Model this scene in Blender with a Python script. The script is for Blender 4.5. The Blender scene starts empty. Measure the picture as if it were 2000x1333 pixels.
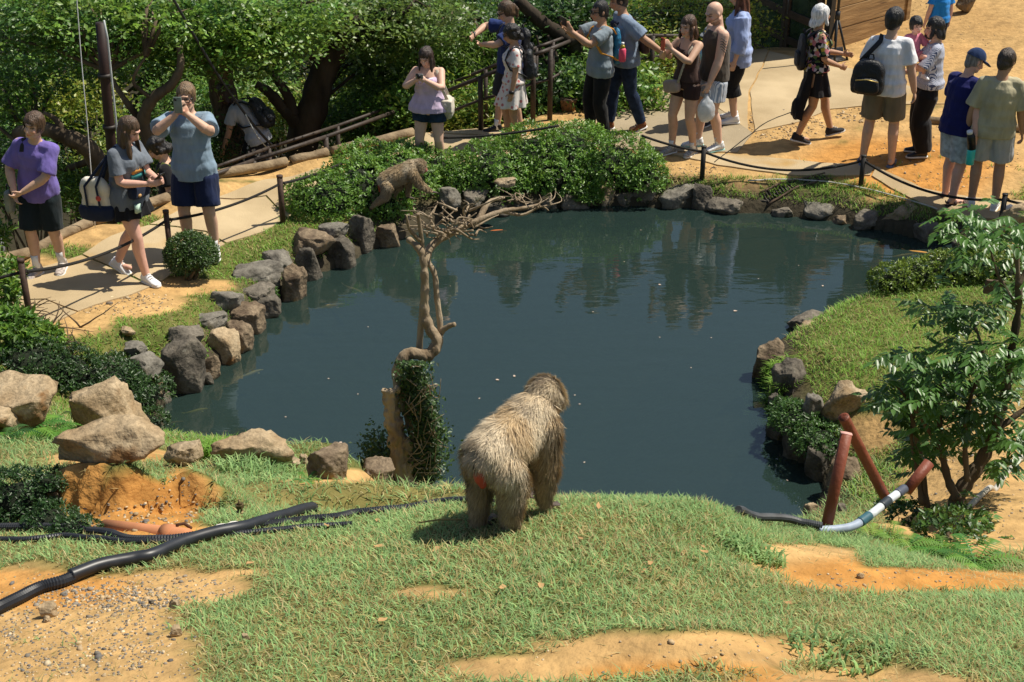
import bpy, bmesh, math, random
import numpy as np
from mathutils import Vector, Matrix, noise as mnoise
from mathutils.geometry import delaunay_2d_cdt
SC = bpy.context.scene
COL = SC.collection
R = math.radians
random.seed(7)
RNG = np.random.default_rng(11)

# ---------------------------------------------------------------- camera
FPX, PITCH, HC = 2777.8, 26.0, 5.6          # focal length in photo pixels, downward pitch, height over the water
cam = bpy.data.cameras.new('camera')
cam.sensor_width = 36; cam.lens = 50; cam.clip_start = .1; cam.clip_end = 600
camo = bpy.data.objects.new('camera', cam); COL.objects.link(camo)
camo.location = (0, 0, HC); camo.rotation_euler = (R(90 - PITCH), 0, 0)
SC.camera = camo
# ---------------------------------------------------------------- sky, sun, exposure
SUN_EL, SUN_AZ = 60.0, 72.0                  # azimuth clockwise from +Y (away from the camera) towards +X (right)
w = bpy.data.worlds.new('World'); SC.world = w; w.use_nodes = True
nt = w.node_tree; nt.nodes.clear()
sky = nt.nodes.new('ShaderNodeTexSky'); sky.sky_type = 'NISHITA'; sky.sun_disc = False
sky.sun_elevation = R(SUN_EL); sky.sun_rotation = R(SUN_AZ)
sky.air_density = 1.0; sky.dust_density = 1.3; sky.ozone_density = 1.0
bg = nt.nodes.new('ShaderNodeBackground'); bg.inputs['Strength'].default_value = .075
wo = nt.nodes.new('ShaderNodeOutputWorld')
nt.links.new(sky.outputs[0], bg.inputs[0]); nt.links.new(bg.outputs[0], wo.inputs[0])
sl = bpy.data.lights.new('sun', 'SUN'); sl.energy = 5.0; sl.angle = R(.5); sl.color = (1, .93, .80)
so = bpy.data.objects.new('sun', sl); COL.objects.link(so)
sdir = Vector((math.sin(R(SUN_AZ)) * math.cos(R(SUN_EL)), math.cos(R(SUN_AZ)) * math.cos(R(SUN_EL)), math.sin(R(SUN_EL))))
so.rotation_euler = sdir.to_track_quat('Z', 'Y').to_euler()
SC.view_settings.view_transform = 'Standard'; SC.view_settings.look = 'None'
SC.view_settings.exposure = 0.30; SC.view_settings.gamma = 1.0
SC.view_settings.use_curve_mapping = False
try:
    SC.cycles.max_bounces = 6; SC.cycles.transparent_max_bounces = 12
except Exception: pass

# ---------------------------------------------------------------- camera maths (photo pixels 2000 x 1333 <-> world)
CT, ST = math.cos(R(PITCH)), math.sin(R(PITCH))
def ray(px, py):
    x = (px - 1000) / FPX; v = (py - 666.5) / FPX
    return np.array([x, CT - v * ST, -ST - v * CT])
def PZ(px, py, z):
    d = ray(px, py); t = (z - HC) / d[2]
    return Vector((d[0] * t, d[1] * t, z))
def PD(px, py, D):
    d = ray(px, py); t = D / d[1]
    return Vector((d[0] * t, D, HC + d[2] * t))
def proj(X, Y, Z):
    dz = Z - HC
    zc = Y * CT - dz * ST
    zc = np.maximum(zc, .05)
    return 1000 + FPX * X / zc, 666.5 + FPX * (-(Y * ST + dz * CT)) / zc, zc
def scale_at(p):
    return FPX / (p[1] * CT - (p[2] - HC) * ST)

# ---------------------------------------------------------------- scene helpers
def tag(o, label=None, cat=None, group=None, kind=None):
    if label: o['label'] = label
    if cat: o['category'] = cat
    if group: o['group'] = group
    if kind: o['kind'] = kind
    return o
def link(o, parent=None):
    COL.objects.link(o)
    if parent is not None: o.parent = parent
    return o
def empty(name, loc=(0, 0, 0), rz=0, label=None, cat=None, group=None):
    o = bpy.data.objects.new(name, None); o.empty_display_size = .1
    o.location = loc; o.rotation_euler = (0, 0, rz); COL.objects.link(o)
    return tag(o, label, cat, group)
def mk(name, V, F, mat, parent=None, smooth=True, col=None, loc=None):
    """one mesh object; F: list of faces or (n,k) array; col: per-vertex rgb"""
    me = bpy.data.meshes.new(name)
    V = np.asarray(V, dtype=np.float32)
    if isinstance(F, np.ndarray):
        n, k = F.shape
        me.vertices.add(len(V)); me.vertices.foreach_set('co', V.ravel())
        me.loops.add(n * k); me.loops.foreach_set('vertex_index', F.astype(np.int32).ravel())
        me.polygons.add(n)
        me.polygons.foreach_set('loop_start', np.arange(0, n * k, k, dtype=np.int32))
        me.update(calc_edges=True)
    else:
        me.from_pydata([tuple(map(float, v)) for v in V], [], [tuple(map(int, f)) for f in F])
        me.update()
    if col is not None: setcol(me, col)
    if smooth: me.polygons.foreach_set('use_smooth', np.ones(len(me.polygons), dtype=bool))
    me.materials.append(mat)
    o = bpy.data.objects.new(name, me); link(o, parent)
    if loc is not None: o.location = loc
    return o
def setcol(me, col):
    a = me.attributes.new('Col', 'FLOAT_COLOR', 'POINT')
    c = np.ones((len(me.vertices), 4), dtype=np.float32); c[:, :3] = np.asarray(col, dtype=np.float32)
    a.data.foreach_set('color', c.ravel())
class MB:
    """collects lofted closed shapes; build() links them as one mesh, remeshed into one skin if voxel is given"""
    def __init__(s): s.V = []; s.F = []
    def loft(s, rings, n=12, cap=True):
        b = len(s.V); m = len(rings)
        for c, u, v in rings:
            for i in range(n):
                a = 2 * math.pi * i / n
                p = Vector(c) + Vector(u) * math.cos(a) + Vector(v) * math.sin(a); s.V.append(tuple(p))
        for j in range(m - 1):
            for i in range(n):
                k = (i + 1) % n
                s.F.append((b + j * n + i, b + j * n + k, b + (j + 1) * n + k, b + (j + 1) * n + i))
        if cap:
            for j, rev in ((0, True), (m - 1, False)):
                ci = len(s.V); s.V.append(tuple(rings[j][0]))
                for i in range(n):
                    k = (i + 1) % n; a_, b_ = b + j * n + i, b + j * n + k
                    s.F.append((b_, a_, ci) if rev else (a_, b_, ci))
        return s
    def tube(s, pts, rad, n=8, ref=None, cap=True):
        pts = [Vector(p) for p in pts]; m = len(pts); rings = []
        if not isinstance(rad, (list, tuple, np.ndarray)): rad = [rad] * m
        u = None
        for i, p in enumerate(pts):
            t = pts[min(i + 1, m - 1)] - pts[max(i - 1, 0)]
            if t.length < 1e-7: t = Vector((0, 0, 1))
            t.normalize()
            if u is None:
                r0 = Vector(ref) if ref else (Vector((1, 0, 0)) if abs(t.x) < .8 else Vector((0, 1, 0)))
                u = r0 - t * r0.dot(t)
            else: u = u - t * u.dot(t)
            u.normalize(); v = t.cross(u)
            r = rad[i]
            ru, rv = (r if isinstance(r, tuple) else (r, r))
            rings.append((p, u * ru, v * rv))
        return s.loft(rings, n, cap)
    def ball(s, c, r, n=10, m=6, rot=None):
        c = Vector(c); r = (r, r, r) if isinstance(r, (int, float)) else r
        M = rot or Matrix.Identity(3); rings = []
        for j in range(m + 1):
            a = -math.pi / 2 + math.pi * j / m
            cz, cr = math.sin(a), max(math.cos(a), .02)
            rings.append((c + M @ Vector((0, 0, r[2] * cz)), M @ Vector((r[0] * cr, 0, 0)), M @ Vector((0, r[1] * cr, 0))))
        return s.loft(rings, n)
    def cap(s, p, q, r1, r2=None, n=10):
        """tapered capsule"""
        r2 = r1 if r2 is None else r2; p = Vector(p); q = Vector(q); d = q - p
        L = d.length
        if L < 1e-6: return s.ball(p, r1)
        d /= L
        ps = [p - d * r1 * .95, p - d * r1 * .6, p, q, q + d * r2 * .6, q + d * r2 * .95]
        return s.tube(ps, [r1 * .25, r1 * .8, r1, r2, r2 * .8, r2 * .25], n)
    def box(s, c, h, rot=None, taper=1.0):
        c = Vector(c); M = rot or Matrix.Identity(3); b = len(s.V)
        for z in (-1, 1):
            k = taper if z > 0 else 1
            for x, y in ((-1, -1), (1, -1), (1, 1), (-1, 1)):
                s.V.append(tuple(c + M @ Vector((x * h[0] * k, y * h[1] * k, z * h[2]))))
        for f in ((3, 2, 1, 0), (4, 5, 6, 7), (0, 1, 5, 4), (1, 2, 6, 5), (2, 3, 7, 6), (3, 0, 4, 7)):
            s.F.append(tuple(b + i for i in f))
        return s
    def build(s, name, mat, parent=None, voxel=None, smooth=True, sm=3, wrinkle=None, col=None, bevel=None, seed=0, cut=None):
        me = bpy.data.meshes.new(name); me.from_pydata(s.V, [], s.F); me.update()
        if voxel or bevel:
            t = bpy.data.objects.new('tmp', me); COL.objects.link(t)
            if bevel:
                b = t.modifiers.new('b', 'BEVEL'); b.width = bevel; b.segments = 2; b.limit_method = 'ANGLE'
            if voxel:
                m = t.modifiers.new('r', 'REMESH'); m.mode = 'VOXEL'; m.voxel_size = voxel
                if sm:
                    q = t.modifiers.new('s', 'SMOOTH'); q.factor = .5; q.iterations = sm
            dg = bpy.context.evaluated_depsgraph_get()
            nm = bpy.data.meshes.new_from_object(t.evaluated_get(dg)); nm.name = name
            bpy.data.objects.remove(t); bpy.data.meshes.remove(me); me = nm
            me.materials.clear()
        nv = len(me.vertices)
        co = np.empty(nv * 3, dtype=np.float32); me.vertices.foreach_get('co', co); co = co.reshape(-1, 3)
        if wrinkle:
            amp, fx, fz = wrinkle
            no = np.empty(nv * 3, dtype=np.float32); me.vertices.foreach_get('normal', no); no = no.reshape(-1, 3)
            dsp = fnoise(co * np.array([fx, fx, fz]) + seed * 7.3) * amp
            co = co + no * dsp[:, None]; me.vertices.foreach_set('co', co.astype(np.float32).ravel()); me.update()
        if cut is not None:
            bm = bmesh.new(); bm.from_mesh(me)
            dl = [f for f in bm.faces if cut(f.calc_center_median())]
            bmesh.ops.delete(bm, geom=dl, context='FACES'); bm.to_mesh(me); bm.free()
        if col is not None:
            co = np.empty(len(me.vertices) * 3, dtype=np.float32); me.vertices.foreach_get('co', co)
            setcol(me, col(co.reshape(-1, 3)))
        me.polygons.foreach_set('use_smooth', np.full(len(me.polygons), smooth, dtype=bool))
        me.materials.append(mat)
        o = bpy.data.objects.new(name, me); link(o, parent)
        return o

# ---------------------------------------------------------------- vectorised value noise
_T = np.random.default_rng(3).random((64, 64, 64)).astype(np.float32) * 2 - 1
def vnoise(p):
    p = np.asarray(p, dtype=np.float64); i = np.floor(p).astype(int); f = p - i; f = f * f * (3 - 2 * f)
    o = 0
    for a in (0, 1):
        for b in (0, 1):
            for c in (0, 1):
                wgt = (f[:, 0] if a else 1 - f[:, 0]) * (f[:, 1] if b else 1 - f[:, 1]) * (f[:, 2] if c else 1 - f[:, 2])
                o = o + wgt * _T[(i[:, 0] + a) & 63, (i[:, 1] + b) & 63, (i[:, 2] + c) & 63]
    return o
def fnoise(p, oc=3):
    p = np.asarray(p, dtype=np.float64); s = 0; a = 1.0; t = 0
    for k in range(oc):
        s = s + a * vnoise(p * 2 ** k + 17.1 * k); t += a; a *= .5
    return s / t
def n2(x, y, f, s=0, oc=3):
    return fnoise(np.stack([np.ravel(x) * f, np.ravel(y) * f, np.full(np.size(x), s + .5)], 1), oc).reshape(np.shape(x))
def sst(a, b, x):
    t = np.clip((x - a) / (b - a), 0, 1); return t * t * (3 - 2 * t)

# ---------------------------------------------------------------- materials
MATS = {}
def srgb(r, g, b):
    f = lambda c: ((c / 255 + .055) / 1.055) ** 2.4 if c > 10 else c / 255 / 12.92
    return (f(r), f(g), f(b))
def mat(name, col=(.5, .5, .5), rough=.8, var=.15, scale=12, bump=0, bscale=40, attr=False, metal=0, spec=.4, col2=None, trans=0, detail=5, sheen=0, fleck=None, stretch=None, grain=0):
    """principled material: noise-mottled colour (or the Col attribute), optional bump and translucency"""
    if name in MATS: return MATS[name]
    m = bpy.data.materials.new(name); m.use_nodes = True; t = m.node_tree; N = t.nodes; L = t.links
    b = N['Principled BSDF']; b.inputs['Roughness'].default_value = rough; b.inputs['Metallic'].default_value = metal
    b.inputs['Specular IOR Level'].default_value = spec
    tc = N.new('ShaderNodeTexCoord'); src = tc.outputs['Object']
    if stretch:
        mp = N.new('ShaderNodeMapping'); mp.inputs['Scale'].default_value = stretch; L.new(src, mp.inputs[0]); src = mp.outputs[0]
    nz = N.new('ShaderNodeTexNoise'); nz.inputs['Scale'].default_value = scale; nz.inputs['Detail'].default_value = detail
    L.new(src, nz.inputs['Vector'])
    if attr:
        at = N.new('ShaderNodeAttribute'); at.attribute_name = 'Col'; base = at.outputs['Color']
        mx = N.new('ShaderNodeMix'); mx.data_type = 'RGBA'; mx.blend_type = 'MULTIPLY'; mx.inputs[0].default_value = 1
        rp = N.new('ShaderNodeValToRGB'); e = rp.color_ramp.elements
        e[0].position = .3; e[1].position = .7
        e[0].color = (1 - var,) * 3 + (1,); e[1].color = (1 + var,) * 3 + (1,)
        L.new(nz.outputs[0], rp.inputs[0]); L.new(base, mx.inputs[6]); L.new(rp.outputs[0], mx.inputs[7]); out = mx.outputs[2]
    else:
        rp = N.new('ShaderNodeValToRGB'); e = rp.color_ramp.elements
        e[0].position = .32; e[1].position = .68
        c2 = col2 or tuple(min(1, c * (1 + var)) for c in col)
        c1 = col if col2 else tuple(c * (1 - var) for c in col)
        e[0].color = (*c1, 1); e[1].color = (*c2, 1)
        L.new(nz.outputs[0], rp.inputs[0]); out = rp.outputs[0]
    if fleck:
        fc, fs, fth = fleck
        vz = N.new('ShaderNodeTexNoise'); vz.inputs['Scale'].default_value = fs; vz.inputs['Detail'].default_value = 3; L.new(src, vz.inputs['Vector'])
        fr = N.new('ShaderNodeValToRGB'); fr.color_ramp.elements[0].position = fth; fr.color_ramp.elements[1].position = fth + .08
        L.new(vz.outputs[0], fr.inputs[0])
        mf = N.new('ShaderNodeMix'); mf.data_type = 'RGBA'; L.new(fr.outputs[0], mf.inputs[0]); L.new(out, mf.inputs[6]); mf.inputs[7].default_value = (*fc, 1); out = mf.outputs[2]
    if grain:
        gz_ = N.new('ShaderNodeTexNoise'); gz_.inputs['Scale'].default_value = 45; gz_.inputs['Detail'].default_value = 8; gz_.inputs['Roughness'].default_value = .75; L.new(src, gz_.inputs['Vector'])
        gr = N.new('ShaderNodeValToRGB'); gr.color_ramp.elements[0].position = .35; gr.color_ramp.elements[1].position = .65; gr.color_ramp.elements[0].color = (1 - grain,) * 3 + (1,); gr.color_ramp.elements[1].color = (1 + grain * .6,) * 3 + (1,); L.new(gz_.outputs[0], gr.inputs[0])
        mg = N.new('ShaderNodeMix'); mg.data_type = 'RGBA'; mg.blend_type = 'MULTIPLY'; mg.inputs[0].default_value = 1; L.new(out, mg.inputs[6]); L.new(gr.outputs[0], mg.inputs[7]); out = mg.outputs[2]
    L.new(out, b.inputs['Base Color'])
    if bump:
        bz = N.new('ShaderNodeTexNoise'); bz.inputs['Scale'].default_value = bscale; bz.inputs['Detail'].default_value = 6; L.new(src, bz.inputs['Vector'])
        bp = N.new('ShaderNodeBump'); bp.inputs['Strength'].default_value = min(1, bump); bp.inputs['Distance'].default_value = .02 * max(1, bump)
        L.new(bz.outputs[0], bp.inputs['Height']); L.new(bp.outputs[0], b.inputs['Normal'])
    if sheen: b.inputs['Sheen Weight'].default_value = sheen
    if trans:
        tr = N.new('ShaderNodeBsdfTranslucent'); ml = N.new('ShaderNodeMixShader'); ml.inputs[0].default_value = trans
        hs = N.new('ShaderNodeHueSaturation'); hs.inputs['Value'].default_value = 1.5; hs.inputs['Hue'].default_value = .485
        L.new(out, hs.inputs['Color']); L.new(hs.outputs[0], tr.inputs[0])
        L.new(b.outputs[0], ml.inputs[1]); L.new(tr.outputs[0], ml.inputs[2]); L.new(ml.outputs[0], N['Material Output'].inputs[0])
    MATS[name] = m
    return m
# ================================================================ terrain
SHORE_PX = [(322, 866), (318, 800), (330, 772), (400, 752), (440, 705), (490, 655), (525, 610), (565, 572), (610, 540), (680, 515), (725, 488), (780, 472), (830, 446),
            (900, 425), (1000, 415), (1090, 406), (1180, 402), (1240, 404), (1300, 406), (1390, 408), (1430, 420), (1500, 416), (1560, 426), (1620, 430), (1690, 446), (1740, 454),
            (1800, 470), (1862, 472), (1885, 500), (1850, 545), (1740, 575), (1690, 590), (1630, 610), (1560, 648), (1500, 695), (1490, 740), (1508, 790), (1500, 840), (1525, 860),
            (1550, 895), (1585, 920), (1612, 945), (1606, 985), (1570, 1030), (1450, 1042), (1300, 1045), (1150, 1040), (1000, 1015), (900, 985), (840, 958), (770, 935), (700, 917), (600, 897), (500, 884), (400, 874)]
def smooth_closed(P, it=2):
    P = np.array(P, float)
    for _ in range(it):
        Q = np.roll(P, -1, 0); P = np.stack([.75 * P + .25 * Q, .25 * P + .75 * Q], 1).reshape(-1, 2)
    return P
SHORE = smooth_closed([tuple(PZ(x, y, 0))[:2] for x, y in SHORE_PX])
def poly_sd(X, Y, P):
    """signed distance to polygon, positive inside"""
    X = np.ravel(X); Y = np.ravel(Y); d = np.full(X.shape, 1e9); ins = np.zeros(X.shape, bool)
    A = P; B = np.roll(P, -1, 0)
    for (ax, ay), (bx, by) in zip(A, B):
        ex, ey = bx - ax, by - ay; L = ex * ex + ey * ey + 1e-12
        t = np.clip(((X - ax) * ex + (Y - ay) * ey) / L, 0, 1)
        d = np.minimum(d, (X - ax - t * ex) ** 2 + (Y - ay - t * ey) ** 2)
        c = ((ay > Y) != (by > Y)) & (X < (bx - ax) * (Y - ay) / (by - ay + 1e-12) + ax); ins ^= c
    d = np.sqrt(d); return np.where(ins, d, -d)
CP = [(1100,250,.30),(1000,270,.30),(1250,260,.30),(1400,290,.30),(1350,340,.28),(1500,330,.28),(1570,285,.32),(1740,320,.34),(1690,360,.27),(1800,420,.22),(1920,400,.3),(1990,420,.3),
 (1900,250,.45),(1990,250,.45),(1700,210,.42),(1500,120,.42),(1600,110,.45),(1800,100,.6),(1950,30,.85),(1450,84,.42),(1532,90,.44),(1420,100,.42),(1300,175,.36),(1200,215,.33),(2250,300,.45),(2250,80,.9),
 (1240,385,.22),(1400,385,.22),(1560,400,.2),(1700,420,.2),(1850,450,.25),(1000,395,.25),(1100,390,.25),(900,330,.3),(700,370,.3),(620,420,.28),(780,430,.25),
 (840,300,.3),(700,310,.3),(560,345,.28),(450,390,.28),(400,470,.28),(550,430,.26),(270,440,.3),(240,545,.32),(330,520,.3),(100,500,.35),(60,540,.36),(20,620,.45),(150,605,.42),(65,645,.5),(-180,650,.6),(-150,560,.45),
 (500,480,.25),(430,530,.25),(300,600,.38),(220,640,.45),(350,640,.35),(430,620,.28),(300,690,.45),(200,700,.6),(300,740,.35),(100,760,.85),(0,760,.95),(-180,760,1.1),(190,840,1.0),(50,840,1.2),(300,860,.6),(420,890,.5),(560,897,.4),(650,920,.5),(770,942,.9),
 (1000,1030,2.97),(1000,1150,3.12),(1000,1333,3.3),(1200,978,2.8),(1090,978,2.85),(1200,1050,2.98),(500,1330,3.3),(500,1150,3.05),(500,1050,2.85),(500,1000,2.6),(500,950,1.7),(500,912,.85),(300,900,1.45),(400,950,1.75),(400,1000,2.5),(300,1050,2.85),
 (100,950,2.0),(100,900,1.65),(0,1050,2.75),(0,1200,3.0),(0,1330,3.25),(-250,1100,2.8),(-250,900,1.7),(-250,1330,3.2),(800,1000,2.70),(612,1003,2.64),(760,1000,2.70),(850,990,2.74),(800,960,1.9),(690,972,2.1),(690,1020,2.75),(880,947,1.35),(930,962,2.1),(700,1150,3.1),(800,1333,3.3),
 (1700,1200,2.98),(2000,1250,3.08),(1600,1333,3.3),(2000,1333,3.25),(1500,1080,2.8),(1350,983,2.74),(1430,1000,2.62),(1600,1050,2.35),(1470,1022,2.48),(1540,1028,2.32),(1611,1036,2.22),(1500,1045,2.55),(1700,1085,2.5),(1850,1125,2.62),(2000,1155,2.7),(2250,1200,2.8),(2250,1330,3.2),(1300,1200,3.15),
 (1700,1020,1.9),(1800,1060,1.9),(1900,1080,1.9),(1870,1010,1.4),(2000,1050,1.5),(1750,950,1.0),(1900,950,.95),(2000,900,.8),(1700,880,.55),(1750,800,.5),(1650,960,.65),(1600,850,.32),(1550,800,.32),(1520,720,.28),(1600,650,.28),(1700,600,.28),(1750,700,.48),(1900,650,.42),(2000,700,.6),
 (1900,560,.33),(2000,500,.3),(1890,500,.22),(2250,700,.8),(2250,950,1.1)]
CW = [tuple(PZ(*c)) for c in CP]
# hidden near bank, ground behind the camera, the drop beyond the log edge
for x in (-.6, .2, 1.0, 1.9): CW += [(x, 5.4, 1.85), (x, 6.5, 1.0), (x, 7.6, .35)]
for x in (-8, -3, 0, 3, 8): CW += [(x, 1.2, 3.75), (x, -3, 4.2)]
LOG_PX = [(-120, 560), (60, 490), (180, 440), (330, 385), (400, 352), (560, 315), (640, 300), (805, 262)]
LOGW = [PZ(x, y, .33) for x, y in LOG_PX]
for p in LOGW:
    CW += [(p.x, p.y, .32), (p.x - .2, p.y + .9, -.55), (p.x - .5, p.y + 3.5, -2.4), (p.x - 1, p.y + 9, -3.6)]
for px, py in ((940, 258), (1060, 235), (1130, 210), (1270, 172)):
    p = PZ(px, py, .33); CW += [(p.x, p.y, .32), (p.x, p.y + 1.2, -.1), (p.x - .2, p.y + 4, -1.6), (p.x - .4, p.y + 9, -3.2)]
for x, y, z in ((-14, 30, -4), (0, 34, -4), (6, 36, -2), (14, 30, 1.5), (-20, 14, -.5), (-14, 8, 1.4), (14, 12, .8), (14, 20, .8), (14, 4, 3.2), (-14, 3, 3.0), (8, 26, 1.0), (11, 34, 1.6)): CW.append((x, y, z))
CW = np.array(CW)
def tps_fit(P, lam=.004):
    n = len(P); d = np.hypot(P[:, None, 0] - P[None, :, 0], P[:, None, 1] - P[None, :, 1])
    K = np.where(d > 0, d * d * np.log(d + 1e-9), 0) + lam * np.eye(n)
    Q = np.c_[np.ones(n), P[:, :2]]
    A = np.block([[K, Q], [Q.T, np.zeros((3, 3))]])
    return np.linalg.solve(A, np.r_[P[:, 2], 0, 0, 0])
_W = tps_fit(CW)
def tps(X, Y):
    X = np.ravel(X); Y = np.ravel(Y); out = np.empty(len(X))
    for s in range(0, len(X), 20000):
        x, y = X[s:s + 20000], Y[s:s + 20000]
        d2 = (x[:, None] - CW[None, :, 0]) ** 2 + (y[:, None] - CW[None, :, 1]) ** 2
        out[s:s + 20000] = (.5 * d2 * np.log(d2 + 1e-12)) @ _W[:-3] + _W[-3] + _W[-2] * x + _W[-1] * y
    return out
def pxy(px, py, z): p = PZ(px, py, z); return p.x, p.y
# eroded mounds and cuts: (x, y, rx, ry, dz) soft bumps
BUMPS = [(*pxy(350, 1000, 2.45), .10, .30, -.14), (*pxy(560, 935, 1.5), .45, .35, .13),
         (*pxy(1380, 1285, 3.2), .32, .14, .05), (*pxy(1620, 1300, 3.2), .20, .14, -.08), (*pxy(1750, 1120, 2.8), .6, .12, -.05), (*pxy(1500, 1090, 2.8), .2, .2, -.05)]
CLIFF = pxy(235, 1030, 2.62)
def ground(X, Y, detail=True):
    X = np.asarray(X, float); Y = np.asarray(Y, float); shp = X.shape
    z = np.clip(tps(X, Y), -4.5, 6); x = X.ravel(); y = Y.ravel()
    far = sst(24, 40, np.hypot(x, y - 10)); z = z * (1 - far) + far * np.where(x > 5, 1.5, -4)
    for bx, by, rx, ry, dz in BUMPS:
        q = ((x - bx) / rx) ** 2 + ((y - by) / ry) ** 2; z = z + dz * np.exp(-q ** 1.6)
    yf = CLIFF[1] + .05 * np.sin(x * 9) + .07 * n2(x, y * 0, 5, 61) + .03 * n2(x, y, 16, 62)
    cl = sst(0, .07, y - yf) * np.exp(-((x - CLIFF[0]) / .40) ** 4) * (1 - sst(.15, .95, y - yf)); z = z + .23 * cl
    if detail:
        z = z + .014 * n2(x, y, 3.1, 1) + .006 * n2(x, y, 11, 2)
        px, py, _ = proj(x, y, z); q = np.exp(-(((px - 260) / 130) ** 2 + ((py - 985) / 55) ** 2) ** 2) + np.exp(-(((px - 1330) / 300) ** 2 + ((py - 1290) / 40) ** 2) ** 2) * .6 + np.exp(-(((px - 1760) / 260) ** 2 + ((py - 1130) / 25) ** 2) ** 2) * .5
        z = z + q * (.045 * n2(x, y, 7, 51, 4) + .03 * np.abs(n2(x, y, 13, 52)))
    sd = poly_sd(x, y, SHORE)
    bank = np.minimum(.16, .05 + np.maximum(-sd, 0) * .5)
    z = np.where((sd < 0) & (sd > -1.5), np.minimum(z, .07 + np.maximum(-sd, 0) * .62), z)
    z = np.where(sd < 0, np.where(sd > -6, np.maximum(z, np.where(sd > -1.2, bank, -9)), z), -np.minimum(.8, .12 + sd * .5))
    return z.reshape(shp)
def gz(x, y): return float(ground(np.array([x]), np.array([y]), False)[0])
_XA = np.unique(np.concatenate([np.linspace(-60, -10, 26), np.linspace(-10, -4.2, 60), np.linspace(-4.2, 4.2, 190), np.linspace(4.2, 10, 80), np.linspace(10, 60, 26)]))
_YA = np.unique(np.concatenate([np.linspace(-20, 2, 12), np.linspace(2, 6, 130), np.linspace(6, 20, 250), np.linspace(20, 90, 40)]))
GX, GY = np.meshgrid(_XA, _YA); GZ = ground(GX, GY)
from bisect import bisect_right
def gfast(x, y):
    i = min(max(bisect_right(_XA, x) - 1, 0), len(_XA) - 2); j = min(max(bisect_right(_YA, y) - 1, 0), len(_YA) - 2)
    u = (x - _XA[i]) / (_XA[i + 1] - _XA[i]); v = (y - _YA[j]) / (_YA[j + 1] - _YA[j])
    return (GZ[j, i] * (1 - u) + GZ[j, i + 1] * u) * (1 - v) + (GZ[j + 1, i] * (1 - u) + GZ[j + 1, i + 1] * u) * v
def gvec(X, Y):
    i = np.clip(np.searchsorted(_XA, X, 'right') - 1, 0, len(_XA) - 2); j = np.clip(np.searchsorted(_YA, Y, 'right') - 1, 0, len(_YA) - 2)
    u = (X - _XA[i]) / (_XA[i + 1] - _XA[i]); v = (Y - _YA[j]) / (_YA[j + 1] - _YA[j])
    return (GZ[j, i] * (1 - u) + GZ[j, i + 1] * u) * (1 - v) + (GZ[j + 1, i] * (1 - u) + GZ[j + 1, i + 1] * u) * v
def G(px, py, water=True):
    """where the photo ray first meets the ground (or the water)"""
    d = ray(px, py); t = 2.5; prev = t
    while t < 60:
        p = d * t; z = HC + p[2]
        g = gfast(p[0], p[1])
        if water: g = max(g, 0)
        if z < g:
            a, b = prev, t
            for _ in range(18):
                m = (a + b) / 2; q = d * m; gg = gfast(q[0], q[1]); gg = max(gg, 0) if water else gg
                if HC + q[2] < gg: b = m
                else: a = m
            q = d * b; return Vector((q[0], q[1], HC + q[2]))
        prev = t; t += .05
    return PZ(px, py, 0)

# ---- what the ground is made of: 1 = bare soil, 0 = turf (patches with their own outline)
SOIL = [  # px, py, rx, ry in the photo; found again on the ground by projection
 (120, 1260, 270, 150), (330, 1150, 160, 40), (60, 1140, 160, 26), (230, 1015, 105, 30), (350, 985, 36, 70), (230, 890, 120, 14), (140, 900, 60, 16), (290, 1040, 120, 22),
 (1330, 1275, 310, 46), (1050, 1310, 220, 28), (1650, 1345, 260, 40), (1780, 1135, 290, 27), (1560, 1095, 130, 36), (830, 1160, 75, 12), (470, 1120, 70, 8), (1930, 940, 170, 160), (1830, 1000, 120, 60), (1700, 850, 60, 40),
 (600, 935, 60, 9), (700, 930, 60, 14), (250, 590, 120, 32), (140, 620, 90, 40), (350, 560, 60, 20), (400, 560, 55, 14),
 (1500, 310, 260, 42), (1850, 300, 260, 100), (1800, 100, 360, 110), (1330, 330, 120, 20), (1460, 365, 40, 14), (1100, 330, 260, 40), (700, 345, 200, 40), (1700, 390, 40, 5),
 (330, 400, 160, 26), (560, 330, 160, 26), (180, 460, 150, 24), (40, 520, 120, 22), (760, 285, 140, 24), (450, 370, 120, 14), (1000, 260, 200, 30), (1250, 200, 260, 80), (1500, 180, 260, 140), (2000, 450, 120, 40)]
PXV, PYV, _zc = proj(GX, GY, GZ)
soil = np.full(GX.shape, -3.0)
wob = n2(GX, GY, 2.3, 5) * .5 + n2(GX, GY, 7, 6) * .35
for cx, cy, rx, ry in SOIL:
    q = np.sqrt(((PXV - cx) / rx) ** 2 + ((PYV - cy) / ry) ** 2)
    soil = np.maximum(soil, 1 - q)
wob = wob + n2(GX, GY, 21, 7, 2) * .35
soil = sst(-.14, .20, soil + wob * .42)
SD = poly_sd(GX, GY, SHORE).reshape(GX.shape)
_gy, _gx = np.gradient(GZ, _YA, _XA); soil = np.where((np.hypot(_gx, _gy) > 1.25) & (np.hypot(GX - CLIFF[0], GY - CLIFF[1]) < .8), 1, soil)
soil = np.where(GY > 17.5, 1, soil); soil = np.where((SD > -.06), 1, soil)
soil = np.where((GY < 2.3), 0, soil)
orange = np.zeros(GX.shape)
for cx, cy, rx, ry in ((250, 975, 180, 90), (345, 985, 60, 80), (1800, 1130, 330, 45), (1330, 1320, 200, 30), (1750, 330, 200, 60), (60, 1150, 200, 40)):
    q = np.sqrt(((PXV - cx) / rx) ** 2 + ((PYV - cy) / ry) ** 2); orange = np.maximum(orange, 1 - sst(.7, 1.3, q))
SOILG = soil
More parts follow.
